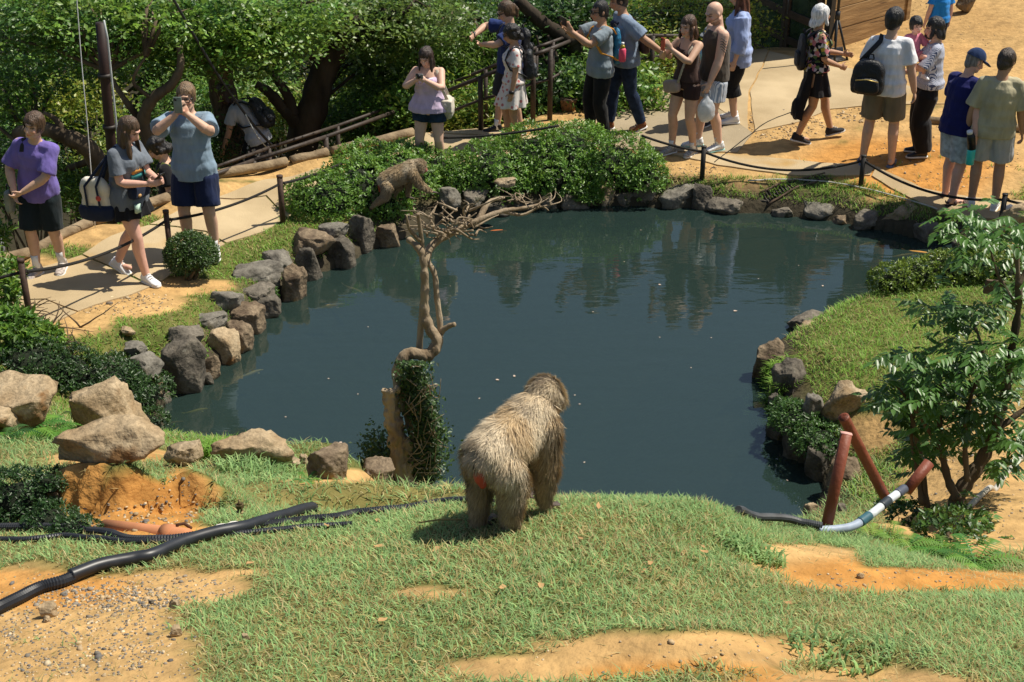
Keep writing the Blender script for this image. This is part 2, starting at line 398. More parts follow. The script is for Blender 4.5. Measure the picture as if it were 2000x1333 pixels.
def soil_at(X, Y):
    i = np.clip(np.searchsorted(_XA, X, 'right') - 1, 0, len(_XA) - 1); j = np.clip(np.searchsorted(_YA, Y, 'right') - 1, 0, len(_YA) - 1)
    return SOILG[j, i]
def lerp3(a, b, t): return np.asarray(a) * (1 - t[..., None]) + np.asarray(b) * t[..., None]
turf = lerp3((.075, .095, .022), (.19, .16, .055), np.clip(.5 + n2(GX, GY, 1.7, 8) * .9, 0, 1))
dirt = lerp3((.44, .28, .115), (.45, .215, .055), np.clip(orange + n2(GX, GY, 1.3, 9) * .35, 0, 1))
dirt = dirt * (1 + .22 * n2(GX, GY, .8, 71) + .22 * n2(GX, GY, 4, 72, 4) + .12 * n2(GX, GY, 16, 73, 2))[..., None]
gc = lerp3(turf, dirt, soil); gc = np.where((soil == 1)[..., None], dirt, turf * (1 - soil[..., None]) + dirt * soil[..., None])
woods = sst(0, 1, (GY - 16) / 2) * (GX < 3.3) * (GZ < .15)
gc = lerp3(gc, (.035, .03, .016), woods)  # dark woodland floor; its colour also stands in for canopy shade
gc = lerp3(gc, (.06, .05, .032), sst(-.42, -.10, SD + n2(GX, GY, 3, 12) * .12))
gc = np.where((SD > .02)[..., None], np.array((.035, .036, .022)), gc)
m_ground = mat('ground_soil_and_turf', rough=.95, attr=True, var=.22, scale=9, bump=.9, bscale=22, spec=.15)
nx, ny = len(_XA), len(_YA)
ii = (np.arange(ny - 1)[:, None] * nx + np.arange(nx - 1)[None, :]).ravel()
gF = np.stack([ii, ii + 1, ii + nx + 1, ii + nx], 1)
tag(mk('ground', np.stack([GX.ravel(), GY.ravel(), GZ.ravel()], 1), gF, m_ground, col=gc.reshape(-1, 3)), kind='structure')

# ---- pond water: murky and half see-through, small wind ripples
m = bpy.data.materials.new('pond_water'); m.use_nodes = True; N = m.node_tree.nodes; L = m.node_tree.links
b = N['Principled BSDF']; b.inputs['Base Color'].default_value = (.023, .044, .039, 1); b.inputs['Roughness'].default_value = .02; b.inputs['IOR'].default_value = 2.0
b.inputs['Specular IOR Level'].default_value = .5
tc = N.new('ShaderNodeTexCoord'); mp = N.new('ShaderNodeMapping'); mp.inputs['Scale'].default_value = (1.6, 5.5, 1); mp.inputs['Rotation'].default_value = (0, 0, R(-9)); L.new(tc.outputs['Object'], mp.inputs[0])
z1 = N.new('ShaderNodeTexNoise'); z1.inputs['Scale'].default_value = 1.1; z1.inputs['Detail'].default_value = 3; L.new(mp.outputs[0], z1.inputs['Vector'])
z2 = N.new('ShaderNodeTexNoise'); z2.inputs['Scale'].default_value = .45; z2.inputs['Detail'].default_value = 2; L.new(tc.outputs['Object'], z2.inputs['Vector'])
mm = N.new('ShaderNodeMath'); mm.operation = 'MULTIPLY'; L.new(z1.outputs[0], mm.inputs[0]); L.new(z2.outputs[0], mm.inputs[1])
bp = N.new('ShaderNodeBump'); bp.inputs['Strength'].default_value = .2; bp.inputs['Distance'].default_value = .035; L.new(mm.outputs[0], bp.inputs['Height']); L.new(bp.outputs[0], b.inputs['Normal'])
tr = N.new('ShaderNodeBsdfTransparent'); tr.inputs[0].default_value = (.75, .85, .7, 1)
mx = N.new('ShaderNodeMixShader'); mx.inputs[0].default_value = .30; L.new(b.outputs[0], mx.inputs[1]); L.new(tr.outputs[0], mx.inputs[2]); L.new(mx.outputs[0], N['Material Output'].inputs[0])
wv = np.array([(x, y, 0) for x, y in SHORE]); c0 = SHORE.mean(0)
grow = SHORE + (SHORE - c0) / np.linalg.norm(SHORE - c0, axis=1)[:, None] * .25
def sheet(name, P, zf, mt, parent=None, step=.15, thick=.0, col=None):
    """a sheet with outline P (xy) laid on zf(x, y)"""
    P = np.asarray(P); lo, hi = P.min(0), P.max(0)
    xs, ys = np.meshgrid(np.arange(lo[0] + step / 2, hi[0], step), np.arange(lo[1] + step / 2, hi[1], step))
    q = np.stack([xs.ravel(), ys.ravel()], 1); q = q[poly_sd(q[:, 0], q[:, 1], P) > step * .45]
    pts = [Vector(p) for p in P] + [Vector(p) for p in q]
    n = len(P); r = delaunay_2d_cdt(pts, [(i, (i + 1) % n) for i in range(n)], [], 1, 1e-5)
    v2 = np.array([tuple(p) for p in r[0]]); F = [tuple(f) for f in r[2]]
    z = zf(v2[:, 0], v2[:, 1]); V = [tuple(x) for x in np.c_[v2, z]]
    if thick:
        cnt = {}
        for f in F:
            for a, b_ in zip(f, f[1:] + f[:1]): cnt[(a, b_)] = 1
        for a, b_ in [e for e in cnt if (e[1], e[0]) not in cnt]:
            k = len(V); V += [(V[a][0], V[a][1], V[a][2] - thick), (V[b_][0], V[b_][1], V[b_][2] - thick)]
            F.append((b_, a, k, k + 1))
    return mk(name, V, F, mt, parent, smooth=not thick)
tag(sheet('pond_water', grow, lambda x, y: x * 0, m, step=.8), kind='structure')
# ================================================================ rocks
m_rk = {'grey': mat('rock_grey', (.10, .088, .07), rough=.9, col2=(.24, .21, .165), scale=5, bump=2.0, bscale=11, spec=.25, grain=.38, fleck=((.05, .055, .03), 7, .58)),
        'dark': mat('rock_dark', (.06, .053, .043), rough=.9, col2=(.17, .148, .115), scale=6, bump=2.0, bscale=12, spec=.25, grain=.38, fleck=((.16, .15, .12), 14, .62)),
        'blue': mat('rock_bluegrey', (.11, .10, .082), rough=.9, col2=(.25, .23, .19), scale=6, bump=2.0, bscale=9, spec=.3, grain=.38, fleck=((.13, .11, .075), 5, .58)),
        'tan': mat('rock_tan', (.24, .17, .095), rough=.92, col2=(.46, .37, .25), scale=5, bump=2.4, bscale=10, spec=.2, grain=.38, fleck=((.12, .085, .05), 8, .6)),
        'pale': mat('rock_pale', (.25, .17, .09), rough=.9, col2=(.50, .40, .26), scale=3.5, bump=2.4, bscale=9, spec=.2, grain=.38, fleck=((.20, .11, .045), 4, .56)),
        'clay': mat('eroded_clay', (.36, .17, .04), rough=1, col2=(.52, .28, .085), scale=6, bump=2.6, bscale=16, spec=.1, grain=.3),
        'brown': mat('rock_brown', (.10, .07, .045), rough=.9, col2=(.30, .23, .15), scale=6, bump=2.0, bscale=12, spec=.25, grain=.38, fleck=((.33, .20, .08), 5, .62))}
_bm = bmesh.new(); bmesh.ops.create_icosphere(_bm, subdivisions=4, radius=1.0)
ICO_V = np.array([v.co for v in _bm.verts]); ICO_F = np.array([[v.index for v in f.verts] for f in _bm.faces]); _bm.free()
def rock(x0, y0, x1, y1, kind, label, group=None, z=None, flat=.8, cuts=9, name='boulder', seed=None, tip=0, base=None, push=0):
    cx = (x0 + x1) / 2; b = base or (PZ(cx, y1, z) if z is not None else G(cx, y1)); sc = scale_at(b)
    rx = (x1 - x0) / 1.8 / sc; ph = (y1 - y0) / sc; ry = rx * flat; el = math.atan2(HC - b.z, b.y)
    h = max((ph - .75 * ry * math.sin(el)) / math.cos(el), .45 * min(ph, 2 * rx))
    rg = np.random.default_rng(seed if seed is not None else int(cx * 13 + y1 * 7)); v = ICO_V.copy()
    v *= (1 + .16 * fnoise(v * 1.3 + rg.random(3) * 40))[:, None]
    for j in range(cuts + 5):
        n = rg.normal(size=3); n[2] = n[2] * .6
        if j == 0: n = np.array([rg.normal() * .16, rg.normal() * .16 - .1, 1.0])       # a flattish top
        n /= np.linalg.norm(n); d = rg.uniform(.50, .80) if j else rg.uniform(.5, .7)
        e = np.maximum(v @ n - d, 0); v -= n * (e * .97)[:, None]
    v[:, 2] = np.clip(v[:, 2], -.55, None)
    v *= (1 + .14 * fnoise(v * 3.0 + rg.random(3) * 40, 5) - .20 * np.abs(fnoise(v * 4.5 + rg.random(3) * 9, 5)) + .05 * fnoise(v * 14 + 3, 2))[:, None]
    v /= np.array([np.abs(v[:, 0]).max(), np.abs(v[:, 1]).max(), 1]); zz = v[:, 2]; v[:, 2] = (zz - zz.min()) / (zz.max() - zz.min())
    a = rg.uniform(-.5, .5); c, s_ = math.cos(a), math.sin(a)
    w = v.copy(); w[:, 0] = v[:, 0] * rx; w[:, 1] = v[:, 1] * ry; sink = min(.12, .25 * h)
    w[:, 2] = v[:, 2] * (h + sink) - sink; w[:, 0] += tip * w[:, 2]
    o = mk(name, w, ICO_F, m_rk[kind], loc=(b.x, b.y + ry * .85 + push, b.z)); 
    return tag(o, label, 'rock' if label else None, group)
GL, GF, GR = 'stones edging the left bank', 'stones edging the far bank', 'stones edging the right bank'
LL = 'weathered grey boulder in the stone edging along the path-side bank'
LF = 'low grey stone in the edging of the far pond bank'
for r in [ # x0 y0 x1 y1 kind z
 (620, 437, 684, 470, 'blue', .25, 'flat-topped grey slab beside the tall rounded boulder'), (680, 420, 732, 496, 'dark', 0, 'tall rounded dark boulder at the foot of the clipped bushes'), (730, 440, 782, 486, 'brown', 0, 'pointed brown wedge of rock standing at the water by the dead branches'),
 (562, 455, 650, 500, 'brown', .2, 'flat tan-topped rock behind the mossy boulder'), (636, 462, 700, 526, 'dark', 0, 'mossy dark boulder with a yellow lichen patch at the water'),
 (769, 416, 806, 458, 'dark', .0, 'dark boulder under the bush next to the brown wedge'), (845, 367, 898, 402, 'blue', .2, 'grey boulder just ahead of the climbing monkey'), (796, 376, 842, 408, 'brown', .12, 'flat rock under the climbing monkey'), (900, 371, 952, 398, 'grey', .2, 'long grey stone under the bushes behind the dead branches'), (878, 398, 928, 422, 'tan', .02, 'low brown rock between the dead branches and the bushes'),
 (500, 493, 580, 545, 'blue', .1, 'flat-topped grey boulder behind the large flat blue-grey one'), (441, 520, 543, 572, 'blue', .12, 'large flat blue-grey boulder at the bend of the left bank'), (576, 486, 632, 552, 'dark', 0, 'dark boulder between the creeper-grown brown one and the mossy boulder'), (545, 520, 600, 590, 'brown', 0, 'brown boulder overgrown with a yellow-green creeper'), (466, 557, 534, 596, 'grey', .1, 'grey boulder under the edge of the large flat blue-grey one'), (480, 580, 545, 626, 'dark', 0, 'dark boulder at the waterline below the bend of the left bank'), (404, 570, 474, 613, 'blue', .2, 'grey boulder on the lawn side of the bend of the left bank'),
 (367, 615, 440, 648, 'blue', .18, 'long flat grey stone lying level with the left lawn'), (441, 600, 512, 655, 'brown', .02, 'brown boulder at the waterline between the bend and the bright tan rock'), (436, 630, 492, 690, 'brown', 0, 'brown block touching the bright tan rock'), (328, 636, 396, 680, 'grey', .25, 'square grey boulder behind the big rounded dark one'), (404, 648, 482, 716, 'pale', 0, 'bright tan rock jutting over the water among grey boulders'),
 (243, 669, 288, 696, 'blue', .42, 'small angular grey stone lying on the left lawn'), (235, 693, 308, 737, 'blue', .38, 'grey stone with pale streaks above the dark shrub'), (308, 663, 398, 772, 'dark', 0, 'big rounded dark boulder at the corner of the pond'), (384, 693, 428, 745, 'brown', 0, 'brown rock wedged between the big dark corner boulder and the bright tan rock'), (287, 731, 324, 778, 'brown', .05, 'small brown rock between the big dark corner boulder and the dark shrub'), (198, 702, 233, 720, 'blue', .5, 'small flat grey stone half under the dark shrub'), (300, 768, 335, 792, 'grey', 0, 'little grey stone at the waterline by the dark shrub'), (392, 728, 416, 752, 'dark', 0, 'small dark stone at the foot of the big dark corner boulder')]:
    rock(*r[:5], r[6], GL if r[5] < .3 else None, z=r[5], cuts=8)
rock(233, 640, 262, 655, 'pale', 'small cream stone on the bare patch of the left lawn', z=.42, name='stone')
rock(-60, 750, 95, 846, 'pale', 'big tan boulder with ferns growing in front of it', seed=5, flat=.7); rock(-80, 790, 34, 850, 'pale', 'lichen-yellow boulder leaning against the big tan one behind the ferns', seed=6)
rock(118, 753, 266, 858, 'pale', 'large pale upright boulder with a shaded left face', seed=12, flat=.7, cuts=7); rock(108, 826, 324, 905, 'pale', 'broad craggy tan boulder lying in front of the upright pale one', seed=3, flat=.45, cuts=12)
rock(318, 868, 406, 912, 'tan', 'flat grey-tan stone beside the grass at the near water edge', seed=8, flat=.7); rock(417, 850, 576, 910, 'pale', 'wide flat-topped tan stone at the near water edge', seed=21, flat=.5, cuts=12)
rock(598, 880, 690, 938, 'brown', 'faceted orange-brown rock at the near water edge', seed=14, flat=.7); rock(543, 893, 584, 912, 'tan', 'small flat stone left of the faceted orange-brown rock', seed=15); rock(582, 889, 603, 908, 'tan', 'pebble-sized rock touching the faceted orange-brown rock', seed=16); rock(700, 904, 768, 944, 'brown', 'brown rock at the foot of the ivy-covered stump', seed=17)
for r in [(1085, 378, 1154, 410, 'grey', 'grey stone of the far bank under the domed azalea next to the chipped brown stone'), (1164, 354, 1202, 404, 'tan', 'upright brown stone with a pale chipped top under the bush'), (1198, 374, 1240, 404, 'grey', 'low stone between the chipped brown stone and the square-topped one'), (1236, 356, 1282, 404, 'grey', 'blocky square-topped grey stone on the far bank'), (1286, 362, 1366, 409, 'blue', 'wide grey stone with a sloping top on the far bank'), (1346, 360, 1390, 411, 'dark', 'narrow upright stone by the wide sloping one'), (1386, 388, 1468, 422, 'grey', 'overhanging flat stone at the end of the far lawn'), (1472, 386, 1514, 414, 'dark', 'dark stone at the mouth of the drain'),
 (1510, 406, 1554, 426, 'grey', 'small grey stone next to the dark stone at the drain mouth'), (1550, 392, 1642, 430, 'blue', 'broad overhanging flat slab under the grass of the far bank'), (1636, 410, 1674, 430, 'brown', 'brown stone between the broad overhanging slab and the pointed grey one'), (1626, 422, 1662, 440, 'brown', 'low wet brown stone at the waterline beside the broad overhanging slab'), (1670, 414, 1728, 450, 'grey', 'pointed grey stone beside the largest cube-like stone'), (1726, 400, 1816, 458, 'tan', 'largest cube-like stone of the far bank near the orange koi'), (1790, 434, 1846, 474, 'grey', 'grey stone between the largest cube-like stone and the leafy tree'), (1840, 436, 1888, 474, 'dark', 'dark far-bank stone half hidden by the leafy tree top'), (1050, 384, 1092, 412, 'grey', 'grey stone under the middle of the domed azalea'), (990, 390, 1052, 416, 'dark', 'dark stone behind the tips of the dead branches'), (936, 398, 996, 424, 'dark', 'dark stone at the waterline under the dead branches')]:
    rock(*r[:5], r[5], GF, z=0, cuts=9)
rock(967, 348, 1013, 366, 'tan', 'flat pale stone lying among the clipped bushes', z=.45); rock(1858, 466, 1900, 500, 'dark', 'dark stone at the corner where the hedge side meets the far bank', GF, z=0)
for r in [(1546, 614, 1620, 654, 'grey', 0, 'flat grey stone at the tip of the grassy point'), (1564, 632, 1614, 656, 'tan', .1, 'thin slab leaning on the grassy point'), (1474, 664, 1534, 745, 'brown', 0, 'tall brown stone with its flat top level with the lawn, facing the pond'), (1508, 706, 1572, 805, 'dark', 0, 'tall dark stone with a sunlit top, draped with grass'), (1610, 748, 1690, 822, 'tan', .3, 'rounded brown boulder resting on the point above the creeper'), (1570, 772, 1616, 826, 'blue', .25, 'pale blue-grey stone wedged beside the rounded brown boulder'),
 (1500, 800, 1560, 860, 'dark', 0, 'dark boulder below the tall dark stone draped with grass'), (1535, 835, 1600, 905, 'dark', 0, 'dark boulder in the middle of the feathery creeper'), (1575, 870, 1640, 940, 'dark', 0, 'dark boulder between the creeper and the tall cracked brown stone'), (1605, 900, 1684, 990, 'brown', .0, 'tall cracked brown stone behind the two leaning pipes'), (1572, 983, 1612, 1026, 'tan', 0, 'tan rock beside the dark hose bundle at the pond edge'), (1634, 984, 1655, 1006, 'grey', None, 'little grey stone between the leaning pipes'), (1500, 770, 1530, 815, 'dark', 0, 'small dark rock touching the tall dark draped stone')]:
    rock(*r[:5], r[6], GR, z=r[5], cuts=8)
# ---- loose stones: gravel on the bare soil (uncountable) and the bigger single stones
def gravel(name, regs, mt, cols, label):
    V = []; F = []; C = []; k = 0; base = ICO12
    for (cx, cy, rx, ry, n, s0, s1) in regs:
        for _ in range(n):
            a = random.random() * 6.283; q = math.sqrt(random.random()); p = G(cx + rx * q * math.cos(a), cy + ry * q * math.sin(a))
            s = random.uniform(s0, s1) * (2 if random.random() < .05 else 1); sc = np.array([s * random.uniform(.7, 1.4), s * random.uniform(.6, 1.1), s * random.uniform(.35, .7)]); t = random.random() * 6.28
            v = base * (1 + .25 * (RNG.random((len(base), 1)) - .5)) * sc; R2 = np.array([[math.cos(t), -math.sin(t), 0], [math.sin(t), math.cos(t), 0], [0, 0, 1]]); v = v @ R2.T
            V.append(v + np.array(p) + (0, 0, sc[2] * .35)); F.append(ICO12F + k); k += len(base); c = np.array(random.choice(cols)) * random.uniform(.7, 1.25); C.append(np.tile(c, (len(base), 1)))
    o = mk(name, np.concatenate(V), np.concatenate(F), mt, col=np.concatenate(C), smooth=False); return tag(o, label, 'gravel', kind='stuff')
_bm = bmesh.new(); bmesh.ops.create_icosphere(_bm, subdivisions=1, radius=1.0); ICO12 = np.array([v.co for v in _bm.verts]); ICO12F = np.array([[v.index for v in f.verts] for f in _bm.faces]); _bm.free()
m_grav = mat('gravel_stone', rough=.9, attr=True, var=.15, scale=80)
gravel('gravel', [(150, 1235, 200, 90, 800, .0025, .0062), (120, 1250, 300, 130, 700, .002, .005), (330, 1150, 130, 30, 260, .002, .006), (230, 1170, 120, 26, 300, .003, .007), (1330, 1290, 300, 44, 60, .002, .005), (1700, 1130, 230, 18, 60, .002, .006), (1900, 960, 150, 110, 260, .003, .009), (240, 1010, 110, 30, 120, .003, .008), (345, 985, 40, 60, 90, .003, .008)], m_grav, [(.13, .12, .11), (.20, .18, .15), (.24, .2, .15), (.40, .29, .16), (.42, .31, .18), (.5, .4, .26)], 'loose gravel and grit on the bare soil')
gravel('path_grit', [(230, 590, 110, 26, 260, .006, .014), (700, 300, 130, 20, 120, .005, .012), (1520, 245, 90, 30, 330, .007, .016), (1330, 335, 90, 14, 160, .006, .013), (1850, 300, 140, 70, 250, .006, .014), (1750, 60, 200, 60, 160, .006, .014), (1690, 225, 60, 16, 120, .008, .02)], m_grav, [(.42, .30, .16), (.55, .43, .27), (.30, .20, .10), (.2, .16, .12)], 'tan grit scattered over the bare ground beside the concrete')
for (x, y, w_, k, lb) in [(92, 1198, 17, 'pale', 'cream stone in the gravel patch beside the ribbed hose'), (90, 1212, 8, 'pale', 'small cream pebble against the cream stone in the gravel'), (340, 1184, 11, 'tan', 'brown stone at the edge of the gravel patch'), (340, 1238, 13, 'pale', 'wedge-shaped cream stone in the gravel patch'), (478, 1248, 9, 'pale', 'small white stone lying alone on the lawn'), (295, 1178, 6, 'grey', 'dark pebble in the gravel patch'), (1682, 1128, 7, 'pale', 'white stone on the orange track through the lawn'), (430, 935, 7, 'pale', 'tiny stone on the grass below the flat near-shore rocks')]:
    rock(x - w_, y - w_, x + w_, y + w_ * .6, k, lb, name='stone', cuts=9)
# ================================================================ paths, drain, edging, railing, ropes
m_conc = mat('path_concrete', (.37, .28, .16), rough=.9, col2=(.50, .39, .235), scale=1.6, bump=.35, bscale=90, spec=.2, fleck=((.40, .25, .09), .9, .60), detail=8)
m_conc2 = mat('path_concrete_grey', (.28, .225, .145), rough=.9, col2=(.35, .285, .19), scale=2.2, bump=.35, bscale=90, spec=.2, detail=8)
path = tag(empty('path'), kind='structure'); SLABS = []
def slab(pxs, mt=m_conc, dz=.012, rough=.02):
    P = [np.array(G(x, y))[:2] for x, y in pxs]; Q = []
    for i, p in enumerate(P):
        q = P[(i + 1) % len(P)]; n = max(2, int(np.linalg.norm(q - p) / .14))
        for t in range(n): Q.append(p + (q - p) * t / n)
    Q = np.array(Q); Q = Q + rough * np.stack([n2(Q[:, 0], Q[:, 1], 2.7, 3), n2(Q[:, 0], Q[:, 1], 2.7, 4)], 1)
    c = Q.mean(0); Q = c + (Q - c) * (1 - .003 / max(.3, np.linalg.norm(Q - c, axis=1).mean()))
    SLABS.append(Q)
    return sheet('slab', Q, lambda x, y: gvec(x, y) + dz, mt, path, step=.13, thick=.04)
slab([(-90, 640), (30, 652), (150, 612), (90, 588), (-40, 590)]); slab([(-40, 588), (90, 586), (152, 610), (250, 580), (300, 560), (160, 500), (60, 530), (-60, 565)])
slab([(162, 498), (302, 558), (345, 530), (440, 478), (400, 455), (290, 442)]); slab([(292, 440), (402, 453), (442, 476), (520, 452), (560, 428), (520, 385), (420, 390)])
slab([(422, 388), (522, 383), (562, 426), (640, 400), (720, 350), (620, 330), (520, 352)]); 
slab([(770, 275), (840, 262), (990, 272), (1010, 300), (960, 330), (800, 330), (740, 300)]); slab([(842, 260), (850, 248), (900, 246), (940, 258), (938, 266)], dz=.016); slab([(905, 262), (950, 252), (995, 258), (1005, 268), (980, 272)], dz=.016)
slab([(1010, 272), (1100, 240), (1180, 225), (1150, 290), (1060, 320), (990, 310)]); slab([(1182, 224), (1262, 186), (1330, 172), (1470, 262), (1440, 300), (1300, 296), (1155, 288)], m_conc2)
slab([(1332, 170), (1400, 128), (1455, 95), (1500, 100), (1462, 180), (1460, 255)]); slab([(1502, 101), (1640, 130), (1790, 175), (1900, 168), (2080, 175), (2080, 210), (1900, 205), (1720, 205), (1620, 215), (1560, 240), (1474, 258), (1465, 180)])
slab([(1300, 300), (1442, 304), (1600, 320), (1710, 325), (1700, 345), (1560, 345), (1400, 325)], dz=.016); slab([(1712, 327), (1800, 370), (1900, 388), (2080, 400), (2080, 430), (1960, 432), (1830, 415), (1740, 370), (1702, 346)], dz=.016)
slab([(1380, 128), (1450, 60), (1470, 84), (1402, 126)], dz=.016)
# drain channel with its grate
m_wood = mat('weathered_timber', (.10, .065, .04), rough=.85, var=.5, scale=6, bump=.5, bscale=14, stretch=(1, 8, 8))
m_metal = mat('dark_metal', (.035, .03, .026), rough=.55, var=.3, scale=15, metal=.3)
dr = empty('drain_grate', G(1500, 385), 0, 'narrow rusty drain grate running from the concrete to the pond', 'drain')
A, B = G(1492, 390), G(1618, 346); inv = dr.matrix_basis.inverted()
d_ = (B - A).normalized(); s_ = Vector((-d_.y, d_.x, 0)).normalized()
L_ = (B - A).length; GP = lambda t, o, h: (lambda q: Vector((q.x, q.y, gfast(q.x, q.y) + h)) - A)(A + d_ * t + s_ * o); dr.location = A
for g in (-1, 1): mb = MB(); mb.tube([GP(t, .075 * g, .014) for t in np.linspace(0, L_, 14)], [(.014, .014)] * 14, 6); mb.build('side_rail', m_wood, dr)
for i in range(int(L_ / .035)): mb = MB(); mb.tube([GP(.02 + i * .035, -.065, .010), GP(.02 + i * .035, .065, .010)], .009, 5); mb.build('grate_bar', m_metal, dr)
# log edging
m_log = mat('log_bark', (.15, .105, .06), rough=.9, col2=(.32, .24, .145), scale=5, bump=.9, bscale=20, stretch=(1, 1, 1))
def log(a, b, r, label, group=None):
    o = empty('edging_log', (a + b) / 2, 0, label, 'log', group); c = (a + b) / 2; d = (b - a) / 2; mb = MB(); n = 9
    pts = [d * t + Vector((0, 0, .006 * math.sin(t * 4 + a.x))) for t in np.linspace(-1, 1, n)]
    mb.tube(pts, [r * (1 + .03 * math.sin(i * 1.7 + a.x)) for i in range(n)], 12); mb.build('trunk_piece', m_log, o)
    mb = MB(); e = d.normalized(); mb.tube([d - e * .004, d + e * .006], r * .8, 12); mb.build('cut_end', mat('cut_wood', (.45, .34, .2), rough=.9), o)
    return o
LOGL = ['in front of the grey-shirted passer-by', 'behind the purple-shirted youth', 'at the foot of the white string', 'behind the canvas tote', 'behind the light blue T-shirt', 'in front of the bending visitor', 'beside the guy cable anchor', 'below the old leaning tree', 'behind the left end of the azalea bushes', 'ending beside the lilac top']; LI = 0
for i in range(len(LOG_PX) - 1):
    a = LOGW[i].copy() + Vector((.04, -.12, 0)); b = LOGW[i + 1].copy() + Vector((.04, -.12, 0)); n = 2 if (b - a).length > 2.6 else 1
    for k in range(n):
        p, q = a.lerp(b, k / n), a.lerp(b, (k + 1) / n); e = (q - p).normalized() * .03; p.z = max(gfast(p.x, p.y), gfast(p.x, p.y - .1)); q.z = max(gfast(q.x, q.y), gfast(q.x, q.y - .1))
        log(p + e + Vector((0, 0, .04)), q - e + Vector((0, 0, .04)), .055, 'weathered round edging log of the path ' + LOGL[LI % len(LOGL)]); LI += 1
log(G(1692, 222) + Vector((0, 0, .05)), G(1722, 216) + Vector((0, 0, .06)), .07, 'short weathered log lying on the gravel behind the khaki shorts'); log(G(1800, 240) + Vector((0, 0, .03)), G(2060, 262) + Vector((0, 0, .03)), .05, 'long thin log bordering the bare ground beyond the family')
# railing
m_rail = mat('railing_paint', (.045, .032, .024), rough=.6, var=.4, scale=14, bump=.2, bscale=40)
rl = empty('railing', (0, 0, 0), 0, 'dark brown two-rail metal handrail descending along the path edge', 'railing')
RP = [(1420, 72, 110), (1272, 70, 176), (1113, 80, 210), (1074, 96, 240), (1041, 108, 246), (939, 152, 260), (789, 212, 264), (636, 268, 306), (495, 314, 352), (380, 356, 396)]
tops, bots = [], []
for x, yt, yb in RP:
    if x > 900: b = G(x, yb) + Vector((0, .1, 0)); t = PD(x, yt, b.y)
    else:
        b0 = G(x, yb); b = b0 + Vector((0, .35, -.45)); t = PD(x, yt, b.y)
    t.x = b.x if x > 900 else t.x; b.x = t.x; tops.append(t); bots.append(b)
for t, b in zip(tops, bots):
    mb = MB(); mb.tube([b, t], .032, 4 if False else 10); mb.build('post', m_rail, rl)
for k in range(len(tops) - 1):
    a, b = tops[k], tops[k + 1]; mb = MB(); mb.tube([a, b], .026, 8); mb.build('handrail', m_rail, rl)
    f = .52; mb = MB(); mb.tube([a.lerp(bots[k], f * .8), b.lerp(bots[k + 1], f * .8)], .018, 8); mb.build('mid_rail', m_rail, rl)
rl2 = empty('railing', (0, 0, 0), 0, 'second handrail on the far side of the steps behind the brown one', 'railing'); off = Vector((.05, .75, -.10)); 
for k in range(2, len(tops)):
    t, b = tops[k] + off, bots[k] + off; mb = MB(); mb.tube([b - Vector((0, 0, .2)), t], .026, 8); mb.build('post', m_rail, rl2)
    if k < len(tops) - 1: mb = MB(); mb.tube([t, tops[k + 1] + off], .022, 8); mb.build('handrail', m_rail, rl2)
# rope posts and ropes
m_post = mat('post_brown', (.055, .03, .02), rough=.7, var=.4, scale=9, bump=.3, bscale=25); m_postd = mat('post_dark', (.022, .02, .017), rough=.6, var=.3, scale=9)
m_rope = mat('rope_dark', (.02, .018, .016), rough=.9, var=.4, scale=120, bump=.6, bscale=200)
def rpost(x, yt, yb, r, mt, label, ret=[]):
    b = G(x, yb); t = PD(x, yt, b.y); h = t.z - b.z; o = empty('rope_post', b, 0, label, 'post', 'rope posts around the pond')
    mb = MB(); mb.tube([(0, 0, -.1), (0, 0, h * .97)], r, 14); mb.build('shaft', mt, o); mb = MB(); mb.tube([(0, 0, h * .95), (0, 0, h * .99), (0, 0, h)], [r * 1.12, r * 1.12, r * .6], 14); mb.build('post_cap', mt, o)
    mb = MB(); mb.tube([(r * 1.1, 0, h * .78), (r * 1.7, 0, h * .80), (r * 1.7, 0, h * .84), (r * 1.1, 0, h * .86)], .006, 6); mb.build('rope_eye', m_metal, o)
    return b + Vector((0, 0, h * .82))
p0 = rpost(63, 505, 648, .027, m_post, 'rusty brown rope post among the dry twigs by the path'); p1 = rpost(336, 410, 522, .027, m_post, 'brown rope post standing behind the round clipped bush'); p2 = rpost(553, 342, 437, .030, m_post, 'brown rope post at the left end of the clipped bushes')
p3 = rpost(1371, 285, 351, .028, m_postd, 'dark rope post at the far bank in front of the bald visitor'); p4 = rpost(1681, 303, 363, .028, m_postd, 'dark rope post by the drain in front of the khaki shorts'); p5 = rpost(1953, 378, 446, .027, m_postd, 'black rope post behind the leafy tree, by the white socks')
def rope(a, b, sag, label, r=.014, n=18):
    mb = MB(); pts = []
    for t in np.linspace(0, 1, n): p = a.lerp(b, t); p.z -= sag * 4 * t * (1 - t); pts.append(p - a)
    mb.tube(pts, r, 8); o = mb.build('rope', m_rope); o.location = a; return tag(o, label, 'rope', 'ropes between the posts')
rope(p0 + Vector((-1.6, -.5, -.1)), p0, .05, 'dark rope running from the rusty post out along the path'); rope(p0, p1, .10, 'dark rope hung between the rusty post and the one behind the round bush'); rope(p1, p2, .06, 'dark rope hung between the round-bush post and the clipped-bush post')
rope(p2, p2 + Vector((.6, 1.0, -.08)), .03, 'short dark rope end running into the clipped bushes'); q0 = G(865, 340) + Vector((0, 0, .42)); q1 = G(1090, 350) + Vector((0, 0, .62)); rope(q0, q1, .03, 'dark rope crossing above the clipped bushes')
rope(q1 + Vector((.9, -.2, -.05)), p3, .02, 'dark rope from the clipped bushes to the far-bank post'); rope(p3, p4, .16, 'dark rope sagging between the two far-bank posts'); rope(p4, p5, .14, 'dark twisted rope sagging from the drain post to the black post'); rope(p5, p5 + Vector((1.8, -.1, 0)), .12, 'dark rope leaving the black post past the slab')
